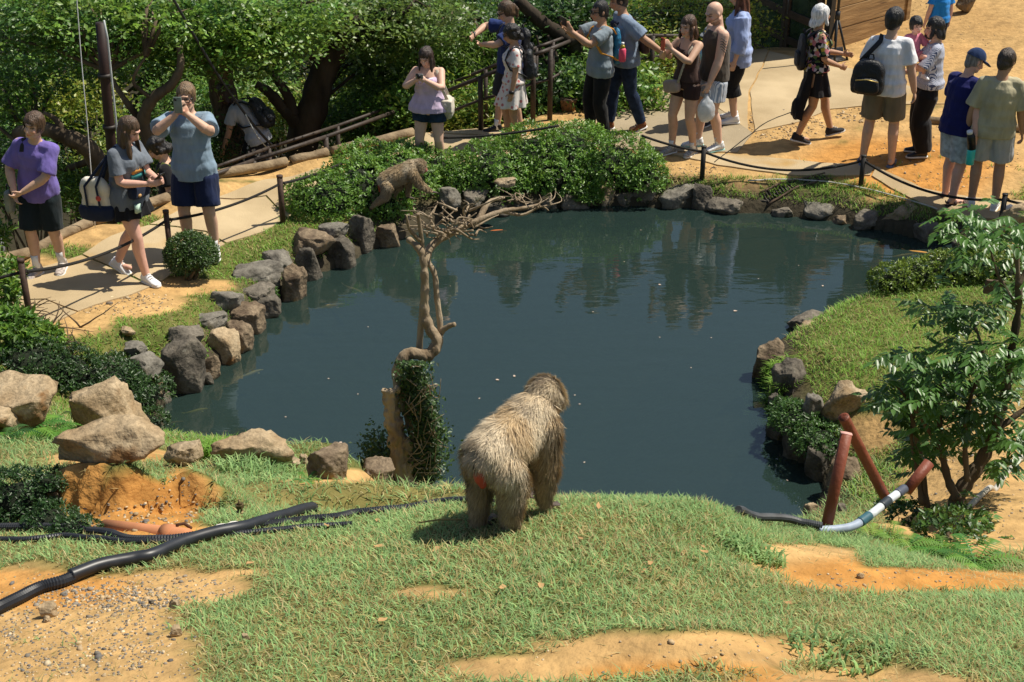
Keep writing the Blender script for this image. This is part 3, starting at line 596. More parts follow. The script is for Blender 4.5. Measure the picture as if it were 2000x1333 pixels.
def gcable(name, pxs, r, mt, label, lift=.01, cat='cable', sub=6):
    P = [G(x, y) for x, y in pxs]; pts = []
    for i in range(len(P) - 1):
        a, b = P[max(i - 1, 0)], P[min(i + 2, len(P) - 1)]
        for t in np.linspace(0, 1, sub, endpoint=(i == len(P) - 2)):
            p = P[i]; q = P[i + 1]; t2, t3 = t * t, t * t * t
            v = .5 * ((2 * p) + (q - a) * t + (2 * a - 5 * p + 4 * q - b) * t2 + (3 * p - a - 3 * q + b) * t3); v.z = max(gfast(v.x, v.y), 0) + r + lift; pts.append(v)
    o0 = pts[0].copy(); mb = MB(); mb.tube([p - o0 for p in pts], r, 8); o = mb.build(name, mt); o.location = o0; return tag(o, label, cat)
gcable('cable', [(1460, 356), (1540, 354), (1610, 358), (1690, 372), (1760, 390), (1830, 412)], .009, mat('cable_grey', (.5, .48, .42), rough=.6), 'thin pale cable lying over the grass of the far bank'); gcable('cable', [(1395, 320), (1440, 285), (1470, 262), (1500, 240), (1545, 222)], .006, m_rope, 'thin dark cable crossing the concrete to the striding visitor')
# ================================================================ grass, shrubs, trees
def leafmesh(pos, nrm, size, asp=.45, fold=.25, tdir=None):
    """one folded leaf (2 triangles) at every point"""
    n = len(pos); nrm = nrm / (np.linalg.norm(nrm, axis=1, keepdims=True) + 1e-9)
    t = RNG.normal(size=(n, 3)) if tdir is None else tdir + RNG.normal(size=(n, 3)) * .35
    t -= nrm * (t * nrm).sum(1, keepdims=True); t /= np.linalg.norm(t, axis=1, keepdims=True) + 1e-9
    s = np.cross(nrm, t); sz = size[:, None]
    v = np.empty((n, 4, 3)); v[:, 0] = pos - t * sz * .5; v[:, 2] = pos + t * sz * .5
    v[:, 1] = pos - s * sz * asp * .5 + nrm * sz * fold * .3; v[:, 3] = pos + s * sz * asp * .5 + nrm * sz * fold * .3
    b = np.arange(n)[:, None] * 4; F = np.concatenate([b + [0, 3, 2], b + [0, 2, 1]], 1).reshape(-1, 3)
    return v.reshape(-1, 3), F
def leaves(name, pos, nrm, size, cols, mt, parent=None, asp=.45, fold=.25, tdir=None):
    V, F = leafmesh(pos, nrm, size, asp, fold, tdir); return mk(name, V, F, mt, parent, smooth=False, col=np.repeat(cols, 4, 0))
m_leaf = mat('leaf', rough=.42, attr=True, var=.18, scale=30, spec=.5, trans=.32)
m_grass = mat('grass_blade', rough=.6, attr=True, var=.1, scale=6, spec=.25, trans=.25)
m_bark = mat('bark_brown', (.06, .045, .03), rough=.95, col2=(.18, .14, .095), scale=6, bump=1, bscale=16, stretch=(1, 1, .35), spec=.15)
m_barkd = mat('bark_dark', (.025, .02, .015), rough=.95, col2=(.07, .055, .04), scale=6, bump=1, bscale=16, stretch=(1, 1, .3), spec=.15)
m_dead = mat('dead_wood', (.16, .115, .07), rough=.92, col2=(.40, .32, .22), scale=7, bump=1, bscale=24, stretch=(1, 1, .4), spec=.2)
def mixc(cs, n, var=.25):
    cs = np.array(cs); w = RNG.random((n, len(cs))) ** 3; w /= w.sum(1, keepdims=True); return (w @ cs) * (1 + var * (RNG.random((n, 1)) * 2 - 1))

# ---- turf blades
def turf_blades(name, n, box, hmin, hmax, wid, cols, label, dens_edge=.62, clump=2.2, pixbox=None, litter=False):
    X = RNG.uniform(box[0], box[1], n); Y = RNG.uniform(box[2], box[3], n); Z = gvec(X, Y)
    k = (soil_at(X, Y) + .5 * n2(X, Y, 6, 21) + .25 * n2(X, Y, 19, 22) < dens_edge * RNG.uniform(.5, 1.2, n)); k = (~k if litter else k) & (poly_sd(X, Y, SHORE) < -.07)
    px, py, _ = proj(X, Y, Z); k &= (px > -60) & (px < 2060) & (py > -40) & (py < 1400) & ~woodmask(X, Y)
    if pixbox: k &= (px > pixbox[0]) & (px < pixbox[1]) & (py > pixbox[2]) & (py < pixbox[3])
    X, Y, Z = X[k], Y[k], Z[k]
    if box[3] > 10:
        k = np.ones(len(X), bool)
        for Q in SLABS: k &= poly_sd(X, Y, Q[::2]) < -.01
        X, Y, Z = X[k], Y[k], Z[k]
    n = len(X)
    cl = n2(X, Y, clump, 31); h = RNG.uniform(hmin, hmax, n) * (1 + .45 * cl); a = RNG.uniform(0, 6.283, n); ln = RNG.uniform(.5, 1.7, n) * h; ln, h = (np.where(RNG.random(n) < 2, h * 1.4, h), h * RNG.uniform(.03, .25, n)) if litter else (ln, h)
    dx, dy = np.cos(a), np.sin(a); w = wid * RNG.uniform(.7, 1.3, n)
    v = np.empty((n, 5, 3)); B = np.stack([X, Y, Z - .004], 1); sd = np.stack([-dy, dx, 0 * dx], 1) * w[:, None] * .5; d = np.stack([dx, dy, 0 * dx], 1)
    mid = B + d * (ln * .35)[:, None]; mid[:, 2] += h * .62; tp = B + d * ln[:, None]; tp[:, 2] += h * .86
    v[:, 0] = B - sd; v[:, 1] = B + sd; v[:, 2] = mid + sd * .8; v[:, 3] = mid - sd * .8; v[:, 4] = tp
    b = np.arange(n)[:, None] * 5; F = np.concatenate([b + [0, 1, 2], b + [0, 2, 3], b + [3, 2, 4]], 1).reshape(-1, 3)
    dry = np.clip(.42 + .75 * n2(X, Y, 1.9, 41) + .4 * n2(X, Y, 8, 42) + .45 * soil_at(X, Y), 0, 1); isdry = RNG.random(n) < 1.1 if litter else RNG.random(n) < dry * (.66 if cols is FG else .34)
    c = mixc(cols, n, .28); cd = mixc([(.42, .33, .13), (.34, .29, .11), (.50, .42, .22), (.20, .19, .06)], n, .25); c[isdry] = cd[isdry]
    o = mk(name, v.reshape(-1, 3), F, m_grass, smooth=False, col=np.repeat(c, 5, 0)); return tag(o, label, 'grass', kind='stuff')
def woodmask(X, Y): return np.interp(X, [p.x for p in LOGW], [p.y for p in LOGW]) - .1 < Y if True else None
FG = [(.19, .34, .12), (.28, .43, .15), (.12, .25, .09), (.33, .42, .17)]
FR = [(.13, .29, .03), (.20, .37, .045), (.09, .21, .03), (.26, .37, .07)]
turf_blades('foreground_straw', 26000, (-2.9, 2.9, 2.3, 5.2), .010, .035, .0030, FG, 'dry straw litter strewn on the bare soil patches', litter=True)
turf_blades('foreground_grass', 230000, (-2.9, 2.9, 2.3, 5.2), .014, .031, .0038, FG, 'sunlit short lawn in the foreground with dry straw')
turf_blades('near_bank_grass', 70000, (-3.6, 3.6, 5.2, 9.2), .02, .05, .0055, FG, 'lawn running down the near bank to the pond')
turf_blades('point_grass', 60000, (2.4, 6.4, 7.2, 13.2), .025, .05, .007, FR, 'green lawn on the point at the right of the pond')
turf_blades('left_bank_grass', 50000, (-5.0, -1.2, 8.4, 14.2), .02, .045, .008, FR, 'thin lawn between the path and the left bank')
turf_blades('far_bank_grass', 26000, (1.2, 6.2, 13.4, 15.6), .03, .06, .008, FR, 'grass strip on the far bank', dens_edge=.75)

# ---- clipped evergreen shrubs made of leaf rosettes over a twiggy core
def shrub(name, lobes, label, cat='shrub', n=9000, size=.03, cols=None, group=None, stemmed=True, asp=.42, rosette=7, core=True, bump_=.10):
    """lobes: (x, y, z, rx, ry, rz) in world space"""
    c0 = np.array(lobes[0][:3]); root = empty(name, (c0[0], c0[1], gfast(c0[0], c0[1])), 0, label, cat, group); O = np.array(root.location)
    A = np.array([l[3] * l[4] + l[3] * l[5] for l in lobes]); A = A / A.sum(); P = []; Nn = []
    for l, w in zip(lobes, A):
        m_ = int(n / rosette * w); u = RNG.normal(size=(m_, 3)); u[:, 2] = np.abs(u[:, 2]) * 1.0 - .22; u /= np.linalg.norm(u, axis=1, keepdims=True)
        r = 1 + bump_ * fnoise(u * 3 + l[0] * 3) * 1.6 - RNG.random(m_) ** 2.5 * .22
        P.append(np.array(l[:3]) + u * np.array(l[3:]) * r[:, None]); Nn.append(u / np.array(l[3:]))
    P = np.concatenate(P); Nn = np.concatenate(Nn); Nn /= np.linalg.norm(Nn, axis=1, keepdims=True)
    keep = np.ones(len(P), bool)
    for l in lobes: keep &= ((((P - np.array(l[:3])) / np.array(l[3:])) ** 2).sum(1) > .62)
    P, Nn = P[keep], Nn[keep]; up = Nn + np.array([0, 0, .6]); up /= np.linalg.norm(up, axis=1, keepdims=True)
    tip = mixc(cols, len(P), .3); k = rosette
    pos = np.repeat(P, k, 0); ax = np.repeat(up, k, 0); rad = RNG.normal(size=pos.shape); rad -= ax * (rad * ax).sum(1, keepdims=True); rad /= np.linalg.norm(rad, axis=1, keepdims=True)
    sz = size * RNG.uniform(.6, 1.25, len(pos)); td = rad + ax * RNG.uniform(.1, 1.1, (len(pos), 1)); td /= np.linalg.norm(td, axis=1, keepdims=True)
    nr = ax - td * (ax * td).sum(1, keepdims=True) + RNG.normal(size=pos.shape) * .25
    pos = pos + td * (sz * .55)[:, None] + RNG.normal(size=pos.shape) * size * .25
    V, F = leafmesh(pos - O, nr, sz, asp, .3, td * 3); mk('foliage', V, F, m_leaf, root, smooth=False, col=np.repeat(np.repeat(tip, k, 0) * RNG.uniform(.75, 1.25, (len(pos), 1)), 4, 0))
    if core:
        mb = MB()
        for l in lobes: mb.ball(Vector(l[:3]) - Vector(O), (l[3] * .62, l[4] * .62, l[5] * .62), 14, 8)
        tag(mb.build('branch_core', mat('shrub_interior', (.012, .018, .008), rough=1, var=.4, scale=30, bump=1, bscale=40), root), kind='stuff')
    if stemmed:
        mb = MB()
        for i in range(6):
            l = lobes[i % len(lobes)]; b = Vector((l[0] + random.uniform(-.3, .3) * l[3], l[1] + random.uniform(-.3, .3) * l[4], gfast(l[0], l[1]) - .03)) - Vector(O); t = Vector(l[:3]) - Vector(O) + Vector((random.uniform(-.6, .6) * l[3], random.uniform(-.6, .6) * l[4], .2 * l[5])); mb.tube([b, b.lerp(t, .5) + Vector((.03, 0, 0)), t], [.016, .012, .006], 6)
        tag(mb.build('stems', m_bark, root), kind='stuff')
    return root
def lobe(px, py, rx, ry, rz, dz=0, z=None):
    p = G(px, py) if z is None else PZ(px, py, z); return (p.x, p.y, p.z + dz, rx, ry, rz)
AZ = [(.09, .21, .025), (.14, .28, .035), (.05, .13, .02), (.2, .33, .05)]
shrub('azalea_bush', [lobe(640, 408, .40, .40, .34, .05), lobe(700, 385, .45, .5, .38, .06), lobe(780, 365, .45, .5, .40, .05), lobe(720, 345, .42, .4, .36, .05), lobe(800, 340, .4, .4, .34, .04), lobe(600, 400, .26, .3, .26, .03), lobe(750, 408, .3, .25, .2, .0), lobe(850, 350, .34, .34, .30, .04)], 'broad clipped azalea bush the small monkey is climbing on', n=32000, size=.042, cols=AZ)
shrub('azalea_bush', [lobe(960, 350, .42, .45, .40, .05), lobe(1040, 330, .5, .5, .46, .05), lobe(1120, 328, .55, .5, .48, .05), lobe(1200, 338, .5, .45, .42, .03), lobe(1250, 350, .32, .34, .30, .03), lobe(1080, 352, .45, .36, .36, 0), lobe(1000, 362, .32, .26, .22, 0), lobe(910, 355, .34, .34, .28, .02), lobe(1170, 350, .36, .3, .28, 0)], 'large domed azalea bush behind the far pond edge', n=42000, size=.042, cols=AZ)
shrub('box_bush', [lobe(378, 545, .24, .24, .23, .22)], 'round clipped box bush beside the path and rope post', n=9000, size=.028, cols=[(.045, .095, .02), (.08, .15, .025), (.03, .07, .018)], bump_=.05)
shrub('low_hedge', [lobe(1745, 565, .24, .2, .20, .05), lobe(1790, 556, .26, .2, .2, .06), lobe(1840, 548, .3, .22, .22, .06), lobe(1900, 545, .3, .22, .22, .05), lobe(1960, 545, .3, .22, .2, .04)], 'low yellow-green hedge on the point beside the pond', n=13000, size=.036, cols=[(.12, .19, .02), (.18, .25, .03), (.07, .13, .02)])
shrub('dark_shrub', [lobe(190, 770, .40, .35, .22, .05), lobe(265, 770, .30, .3, .20, .0), lobe(120, 740, .35, .3, .22, .05), lobe(285, 835, .20, .16, .16, .0), lobe(60, 730, .3, .3, .2, .08), lobe(240, 740, .28, .25, .14, .05)], 'dark low evergreen shrub spreading behind the pale boulders', n=20000, size=.03, cols=[(.03, .075, .018), (.05, .11, .02), (.02, .05, .014)])
shrub('twiggy_bush', [lobe(50, 1015, .16, .14, .15, .06), lobe(-10, 1010, .16, .14, .14, .06), lobe(100, 1030, .10, .10, .07, .02), lobe(105, 985, .06, .06, .06, .09), lobe(150, 1040, .09, .07, .04, .01)], 'scruffy dark green bush beside the ribbed hoses', n=11000, size=.016, cols=[(.03, .08, .018), (.05, .11, .03), (.02, .05, .014)])
shrub('glossy_bush', [lobe(0, 640, .16, .2, .22, .30), lobe(20, 690, .20, .2, .16, .16), lobe(80, 700, .16, .14, .10, .14), lobe(-30, 590, .14, .2, .22, .35), lobe(30, 600, .10, .12, .12, .30), lobe(10, 545, .08, .1, .10, .42)], 'glossy-leaved shrub beside the rusty rope post', n=5200, size=.085, cols=[(.06, .16, .02), (.12, .25, .03), (.19, .29, .04), (.04, .10, .02)], asp=.30, core=False, rosette=9)
shrub('creeper', [lobe(1560, 845, .22, .22, .12, .10), lobe(1600, 880, .22, .2, .12, .08), lobe(1535, 815, .14, .12, .1, .05)], 'feathery creeper hanging over the stones of the shaded right bank', n=6500, size=.03, cols=[(.04, .10, .02), (.07, .15, .03)], stemmed=False)
shrub('creeper', [lobe(575, 560, .09, .09, .12, .06)], 'yellow-green creeper on a boulder of the left bank', n=1300, size=.03, cols=[(.16, .24, .02), (.08, .16, .02)], stemmed=False, core=False)
shrub('creeper', [lobe(530, 590, .06, .07, .12, .04)], 'small green creeper hanging between boulders of the left bank', n=700, size=.026, cols=[(.05, .13, .02), (.08, .16, .02)], stemmed=False, core=False)
shrub('small_shrub', [lobe(1148, 396, .16, .12, .13, .07)], 'tuft of azalea growing between the far-bank stones', n=2200, size=.036, cols=AZ)
shrub('understorey', [lobe(1790, 1030, .16, .14, .10, .04), lobe(1850, 1050, .14, .14, .09, .03), lobe(1745, 1000, .10, .1, .07, .03), lobe(1885, 1035, .12, .12, .08, .03)], 'tangled green undergrowth at the foot of the leafy tree', core=False, n=2600, size=.034, cols=[(.05, .12, .02), (.10, .2, .03), (.03, .07, .02)])
# dry twigs round the rusty post
tw = empty('dry_twigs', G(80, 690), 0, 'tangle of bare dry twigs between the glossy shrub and the dark shrub', 'twigs')
mb = MB(); o0 = Vector(tw.location)
for i in range(46):
    p = G(random.uniform(20, 160), random.uniform(640, 720)); v = Vector((random.uniform(-.3, .5), random.uniform(-.2, .2), random.uniform(.05, .35))); pts = [p - o0]
    for k in range(5): v = v + Vector((random.uniform(-.12, .12), random.uniform(-.1, .1), random.uniform(-.1, .06))); pts.append(pts[-1] + v * .16)
    mb.tube(pts, [.009, .008, .006, .005, .004, .002], 5)
for i in range(22):
    p = G(random.uniform(50, 80), 640) + Vector((0, 0, random.uniform(.0, .3))); v = Vector((random.uniform(-.5, .9), random.uniform(-.3, .3), random.uniform(-.1, .4))); mb.tube([p - o0, p - o0 + v * .15, p - o0 + v * .28 + Vector((0, 0, -.03))], [.005, .004, .002], 5)
mb.build('branch_tangle', mat('twig_bark', (.12, .08, .05), rough=.95, var=.4), tw)
# ferns: each frond a part
m_fern = mat('fern_leaf', rough=.5, attr=True, var=.15, scale=20, trans=.3)
def fern(px, py, nf, ln, label, cols, dz=0):
    b = G(px, py); root = empty('fern', b + Vector((0, 0, dz)), 0, label, 'fern')
    for i in range(nf):
        a = 6.283 * i / nf + random.uniform(-.3, .3); L = ln * random.uniform(.7, 1.15); rise = random.uniform(.5, 1.0); V = []; F = []; n = 16
        d = np.array([math.cos(a), math.sin(a), 0]); s = np.array([-d[1], d[0], 0]); col = np.array(random.choice(cols)) * random.uniform(.8, 1.2)
        for k in range(n):
            t = (k + .5) / n; p = d * L * t * (1 - .15 * t); p = p + np.array([0, 0, L * (rise * t - (.35 + rise * .6) * t * t)]); w = L * .26 * math.sin(math.pi * min(1, .12 + t * .9)) * (1.05 - t * .55); w2 = L / n * .36
            for g in (-1, 1):
                q = len(V); V += [p - d * w2, p + d * w2, p + s * g * w + d * w * .35 + np.array([0, 0, -w * .18]) + d * w2 * .3]; F.append((q, q + 1, q + 2))
        q = len(V)
        for k in range(n): t = k / n; p = d * L * t * (1 - .15 * t) + np.array([0, 0, L * (rise * t - (.35 + rise * .6) * t * t)]); V += [p - s * .003, p + s * .003]
        for k in range(n - 1): F.append((q + 2 * k, q + 2 * k + 1, q + 2 * k + 3)); F.append((q + 2 * k, q + 2 * k + 3, q + 2 * k + 2))
        mk('frond', V, F, m_fern, root, smooth=False, col=np.tile(col, (len(V), 1)))
FC = [(.06, .19, .03), (.09, .24, .03), (.13, .27, .04)]
fern(50, 850, 13, .34, 'bright green fern in front of the big tan boulder', FC); fern(95, 850, 9, .28, 'smaller bright fern in the gap between the tan boulders', FC); fern(10, 860, 8, .26, 'dark fern at the lawn edge below the tan boulders', [(.03, .1, .02), (.05, .13, .03)]); fern(150, 838, 5, .16, 'tiny yellow-green fern on the broad craggy boulder', [(.16, .24, .03)], .12)
fern(1905, 1112, 11, .26, 'bright fern fanning over the orange track', FC, .02); fern(1840, 1098, 12, .24, 'yellow-green fern under the leafy tree', [(.15, .28, .03), (.10, .22, .03)], .02); fern(1770, 1070, 11, .2, 'low fern beside the patched hose', FC); fern(1700, 1055, 10, .16, 'small pale green fern behind the patched hose', [(.2, .3, .05), (.12, .24, .03)]); fern(1740, 1055, 9, .15, 'lime-green fern between the patched hose and the undergrowth', [(.2, .32, .05)]); fern(1870, 1105, 9, .18, 'small fern between the larger ferns of the track edge', FC); fern(600, 940, 6, .12, 'little fern at the foot of the faceted rock', FC); fern(825, 945, 7, .08, 'tiny bright fern at the base of the ivy stump', [(.2, .32, .04)])
# grass tufts hanging at the near water edge
def tuft(px, py, n, h, label, cols=FR, spread=.18):
    b = G(px, py); a = RNG.uniform(0, 6.28, n); r = spread * np.sqrt(RNG.random(n)); X, Y = b.x + r * np.cos(a), b.y + r * .6 * np.sin(a); Z = gvec(X, Y); hh = RNG.uniform(.5, 1, n) * h; a2 = RNG.uniform(0, 6.28, n); d = np.stack([np.cos(a2), np.sin(a2), 0 * a2], 1); s = np.stack([-np.sin(a2), np.cos(a2), 0 * a2], 1) * .004
    B = np.stack([X, Y, Z], 1); M_ = B + d * (hh * .3)[:, None] + np.c_[0 * hh, 0 * hh, hh * .7]; T_ = B + d * (hh * .8)[:, None] + np.c_[0 * hh, 0 * hh, hh * .75]
    v = np.stack([B - s, B + s, M_ + s * .8, M_ - s * .8, T_], 1); q = np.arange(n)[:, None] * 5; F = np.concatenate([q + [0, 1, 2], q + [0, 2, 3], q + [3, 2, 4]], 1).reshape(-1, 3)
    tag(mk('grass_tuft', v.reshape(-1, 3) - np.array(b), F, m_grass, smooth=False, col=np.repeat(mixc(cols, n), 5, 0), loc=b), label, 'grass tuft')
tuft(445, 895, 900, .15, 'long green grass tuft between the flat near-shore stones', spread=.28); tuft(545, 930, 600, .10, 'bushy grass clump below the wide flat stone', FG, .32); tuft(1515, 770, 900, .16, 'grass hanging over the tall dark stone of the right bank'); tuft(1500, 735, 700, .14, 'grass fringe beside the tall brown stone of the right bank'); tuft(1470, 1085, 240, .06, 'ragged grass edge where the lawn breaks off by the hose', FG, .12); tuft(1640, 1285, 140, .05, 'grass tuft over the bare hollow at the lawn edge', FG, .16)
# ================================================================ trees behind the path
def pdl(pts): return [PD(x, y, d) for x, y, d in pts]
def limb_mesh(mb, pts, r0, r1, n=9, jit=.0):
    P = [];
    for i in range(len(pts) - 1):
        a, b = pts[max(i - 1, 0)], pts[min(i + 2, len(pts) - 1)]; p, q = pts[i], pts[i + 1]
        for t in np.linspace(0, 1, 5, endpoint=(i == len(pts) - 2)):
            P.append(.5 * ((2 * p) + (q - a) * t + (2 * a - 5 * p + 4 * q - b) * t * t + (3 * p - a - 3 * q + b) * t ** 3))
    m_ = len(P); mb.tube(P, [r0 + (r1 - r0) * i / (m_ - 1) * (1 + .0) + jit * math.sin(i * 2.1) for i in range(m_)], n)
def tree(name, label, base, limbs, blobs, cols, n=9000, size=.07, asp=.55, bark=m_bark, up=.9, group='trees beyond the path', flat=.18, spray=34, fold=.2):
    """limbs: list of (points, r0, r1); blobs: (px, py, D, rx, ry, rz) filled with flat leaf sprays"""
    root = empty(name, base, 0, label, 'tree', group); O = Vector(base); mb = MB()
    for pts, r0, r1 in limbs: limb_mesh(mb, [p - O for p in pts], r0, r1, jit=r0 * .05)
    P = []; NN = []; C = []
    vol = np.array([b[3] * b[5] for b in blobs]); vol = vol / vol.sum()
    for (px, py, D, rx, ry, rz), w in zip(blobs, vol):
        c = PD(px, py, D); m_ = max(3, int(n / spray * w)); u = RNG.normal(size=(m_, 3)); u /= np.linalg.norm(u, axis=1, keepdims=True); r = RNG.random(m_) ** .38
        S = np.array(c) + u * np.array([rx, ry, rz]) * r[:, None] * (1 + .25 * fnoise(u * 2 + px))[:, None]
        cc = mixc(cols, m_, .35)
        for s_, col in zip(S, cc):
            R0 = RNG.uniform(.16, .42); k = spray; a = RNG.uniform(0, 6.283, k); q = np.sqrt(RNG.random(k)) * R0; tl = RNG.normal(size=2) * .35
            l = np.stack([q * np.cos(a), q * np.sin(a), (tl[0] * q * np.cos(a) + tl[1] * q * np.sin(a)) + RNG.normal(size=k) * R0 * flat * .4 - q * q * .5], 1)
            P.append(s_ + l); NN.append(np.array([tl[0] * -1, tl[1] * -1, up]) + RNG.normal(size=(k, 3)) * .45); C.append(col * RNG.uniform(.7, 1.3, (k, 1)))
        for i in range(4):                                        # twigs reaching into the blob
            st = min((l[0][min(len(l[0]) - 1, 2)] for l in limbs), key=lambda p: (p - c).length) if limbs else Vector(base)
            e = c + Vector((random.uniform(-.7, .7) * rx, random.uniform(-.5, .5) * ry, random.uniform(-.4, .6) * rz)); mb.tube([st - O, st.lerp(e, .5) - O + Vector((random.uniform(-.15, .15), 0, random.uniform(0, .2))), e - O], [.03, .02, .006], 6)
    if mb.V: mb.build('trunk', bark, root)
    P = np.concatenate(P); NN = np.concatenate(NN); C = np.concatenate(C)
    V, F = leafmesh(P - np.array(base), NN, size * RNG.uniform(.6, 1.3, len(P)), asp, fold); mk('crown', V, F, m_leaf, root, smooth=False, col=np.repeat(C, 4, 0)); return root
def foot(px, D, z=None): p = PD(px, 300, D); return Vector((p.x, p.y, gfast(p.x, p.y) if z is None else z))
MP = [(.06, .17, .03), (.11, .25, .035), (.18, .32, .045), (.03, .09, .02), (.22, .30, .05)]
DG = [(.022, .065, .014), (.04, .10, .02), (.07, .16, .025), (.015, .04, .01)]  # dark greens with the missing canopy shade put into the leaf colour
YG = [(.2, .31, .035), (.28, .36, .045), (.12, .23, .03), (.32, .28, .05)]
b = foot(215, 16.2); tree('maple_tree', 'maple with twisted pale limbs behind the purple-shirted youth', b, [([b, *pdl([(205, 400, 16), (196, 335, 15.8), (172, 290, 15.6), (126, 266, 15.5), (82, 252, 15.5), (30, 262, 15.6)])], .15, .07), (pdl([(185, 310, 15.7), (120, 330, 15.9), (60, 300, 16.1)]), .05, .02), ([b, *pdl([(255, 420, 16.2), (288, 290, 16), (280, 235, 15.9), (298, 194, 15.8), (334, 166, 15.8), (352, 132, 15.8), (350, 90, 15.9)])], .11, .035), (pdl([(126, 266, 15.5), (110, 235, 15.5), (85, 220, 15.5)]), .055, .02), (pdl([(285, 250, 16), (240, 190, 15.9), (210, 140, 16)]), .05, .02), (pdl([(300, 194, 15.8), (260, 160, 15.7), (285, 110, 15.7)]), .03, .012)],
     [(60, 60, 16.6, 1.0, .8, .34), (200, 40, 16.4, 1.0, .8, .32), (310, 60, 16.6, .7, .8, .3), (50, 150, 16.9, .7, .7, .25), (200, 120, 17, .6, .6, .2), (20, 200, 16.5, .4, .5, .2), (330, 20, 16.2, .8, .7, .3), (110, 10, 16.2, .9, .8, .3)], MP, n=16000, size=.075)
b = foot(460, 17.2); tree('maple_tree', 'maple with a thick straight dark trunk behind the guy cable', b, [([b, *pdl([(466, 320, 17.2), (446, 230, 17.2), (430, 150, 17.2), (424, 60, 17.2)])], .21, .15), (pdl([(435, 160, 17.2), (380, 100, 17.1), (340, 70, 17)]), .06, .02), (pdl([(430, 120, 17.2), (490, 60, 17.1), (540, 40, 17)]), .06, .02)],
     [(420, 30, 16.8, .9, .8, .34), (500, 50, 16.6, .7, .7, .32), (440, 100, 16.5, .5, .6, .2), (550, 60, 16.8, .6, .7, .3), (590, 20, 17, .6, .7, .26), (375, 100, 16.9, .5, .5, .2), (500, 125, 17, .4, .5, .16)], MP, n=13000, size=.07)
b = foot(600, 18.0); tree('old_tree', 'old tree with leaning dark trunk and crooked side branches', b, [([b, *pdl([(590, 290, 18), (611, 212, 18), (630, 142, 18), (662, 92, 18), (690, 30, 18)])], .24, .13), (pdl([(596, 262, 18), (570, 228, 17.9), (550, 208, 17.9), (524, 180, 17.8), (500, 165, 17.8)]), .12, .05), (pdl([(572, 225, 17.9), (562, 187, 17.9), (540, 156, 17.8), (520, 126, 17.8)]), .09, .03), (pdl([(640, 120, 18), (600, 106, 17.8), (560, 100, 17.7), (536, 90, 17.6)]), .07, .025), (pdl([(655, 100, 18), (720, 60, 18.1), (780, 40, 18.2)]), .08, .03)],
     [(690, 40, 18.5, .9, .8, .4), (760, 60, 18.6, .9, .8, .4), (820, 30, 18.4, .8, .8, .4), (700, 120, 19, .7, .6, .3), (640, 30, 18.2, .7, .7, .32)], [(.09, .18, .03), (.13, .22, .035), (.06, .12, .025), (.17, .22, .06)], n=15000, size=.075, bark=m_barkd)
b = foot(880, 19.5); tree('bamboo_clump', 'tall clump of narrow-leaved bamboo behind the handrail', b, [([b + Vector((dx, 0, 0)), *pdl([(850 + dx * 60, 150, 19.5), (870 + dx * 70, 20, 19.5)])], .035, .02) for dx in (-.8, -.3, .2, .7)],
     [(900, 100, 19, 1.0, .8, .55), (980, 160, 18.6, .8, .6, .45), (840, 180, 19.4, .9, .7, .5), (760, 180, 19.6, .8, .7, .5), (920, 210, 18.8, .9, .6, .4), (700, 220, 19.8, .8, .6, .4), (860, 60, 19.8, .9, .8, .5)], [(.08, .18, .025), (.13, .25, .035), (.05, .11, .02), (.19, .29, .05)], n=17000, size=.13, asp=.17, up=.5, flat=.9)
b = foot(1080, 19.0); tree('dead_limb_tree', 'tree with leaning dark bough and pale bare branches behind the railing', b, [([b, *pdl([(1150, 160, 19), (1120, 90, 18.8), (1060, 45, 18.6), (1010, 0, 18.5)])], .13, .08), (pdl([(1110, 85, 18.7), (1150, 60, 18.7), (1180, 10, 18.7)]), .07, .04), (pdl([(1085, 210, 18.4), (1090, 130, 18.5), (1070, 70, 18.5)]), .05, .02), (pdl([(1090, 150, 18.4), (1060, 110, 18.4), (1048, 70, 18.4)]), .03, .012), (pdl([(1075, 190, 18.4), (1040, 230, 18.2), (1000, 250, 18.2)]), .05, .02)],
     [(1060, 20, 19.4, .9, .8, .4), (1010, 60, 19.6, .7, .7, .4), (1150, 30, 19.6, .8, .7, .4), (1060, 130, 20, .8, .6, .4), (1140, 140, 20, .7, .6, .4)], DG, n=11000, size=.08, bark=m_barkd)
b = foot(1330, 20.5); tree('golden_shrub_tree', 'bushy yellow-green tree behind the railing and the couple', b, [([b, *pdl([(1330, 120, 20.5), (1320, 20, 20.5)])], .08, .04)], [(1300, 60, 20, 1.0, .9, .55), (1390, 40, 20.2, .8, .8, .5), (1240, 90, 19.8, .7, .7, .45), (1340, 120, 19.8, .8, .6, .35), (1430, 60, 20.5, .6, .6, .5), (1250, 20, 20.4, .8, .8, .4)], YG, n=17000, size=.055, up=.6, flat=.8)
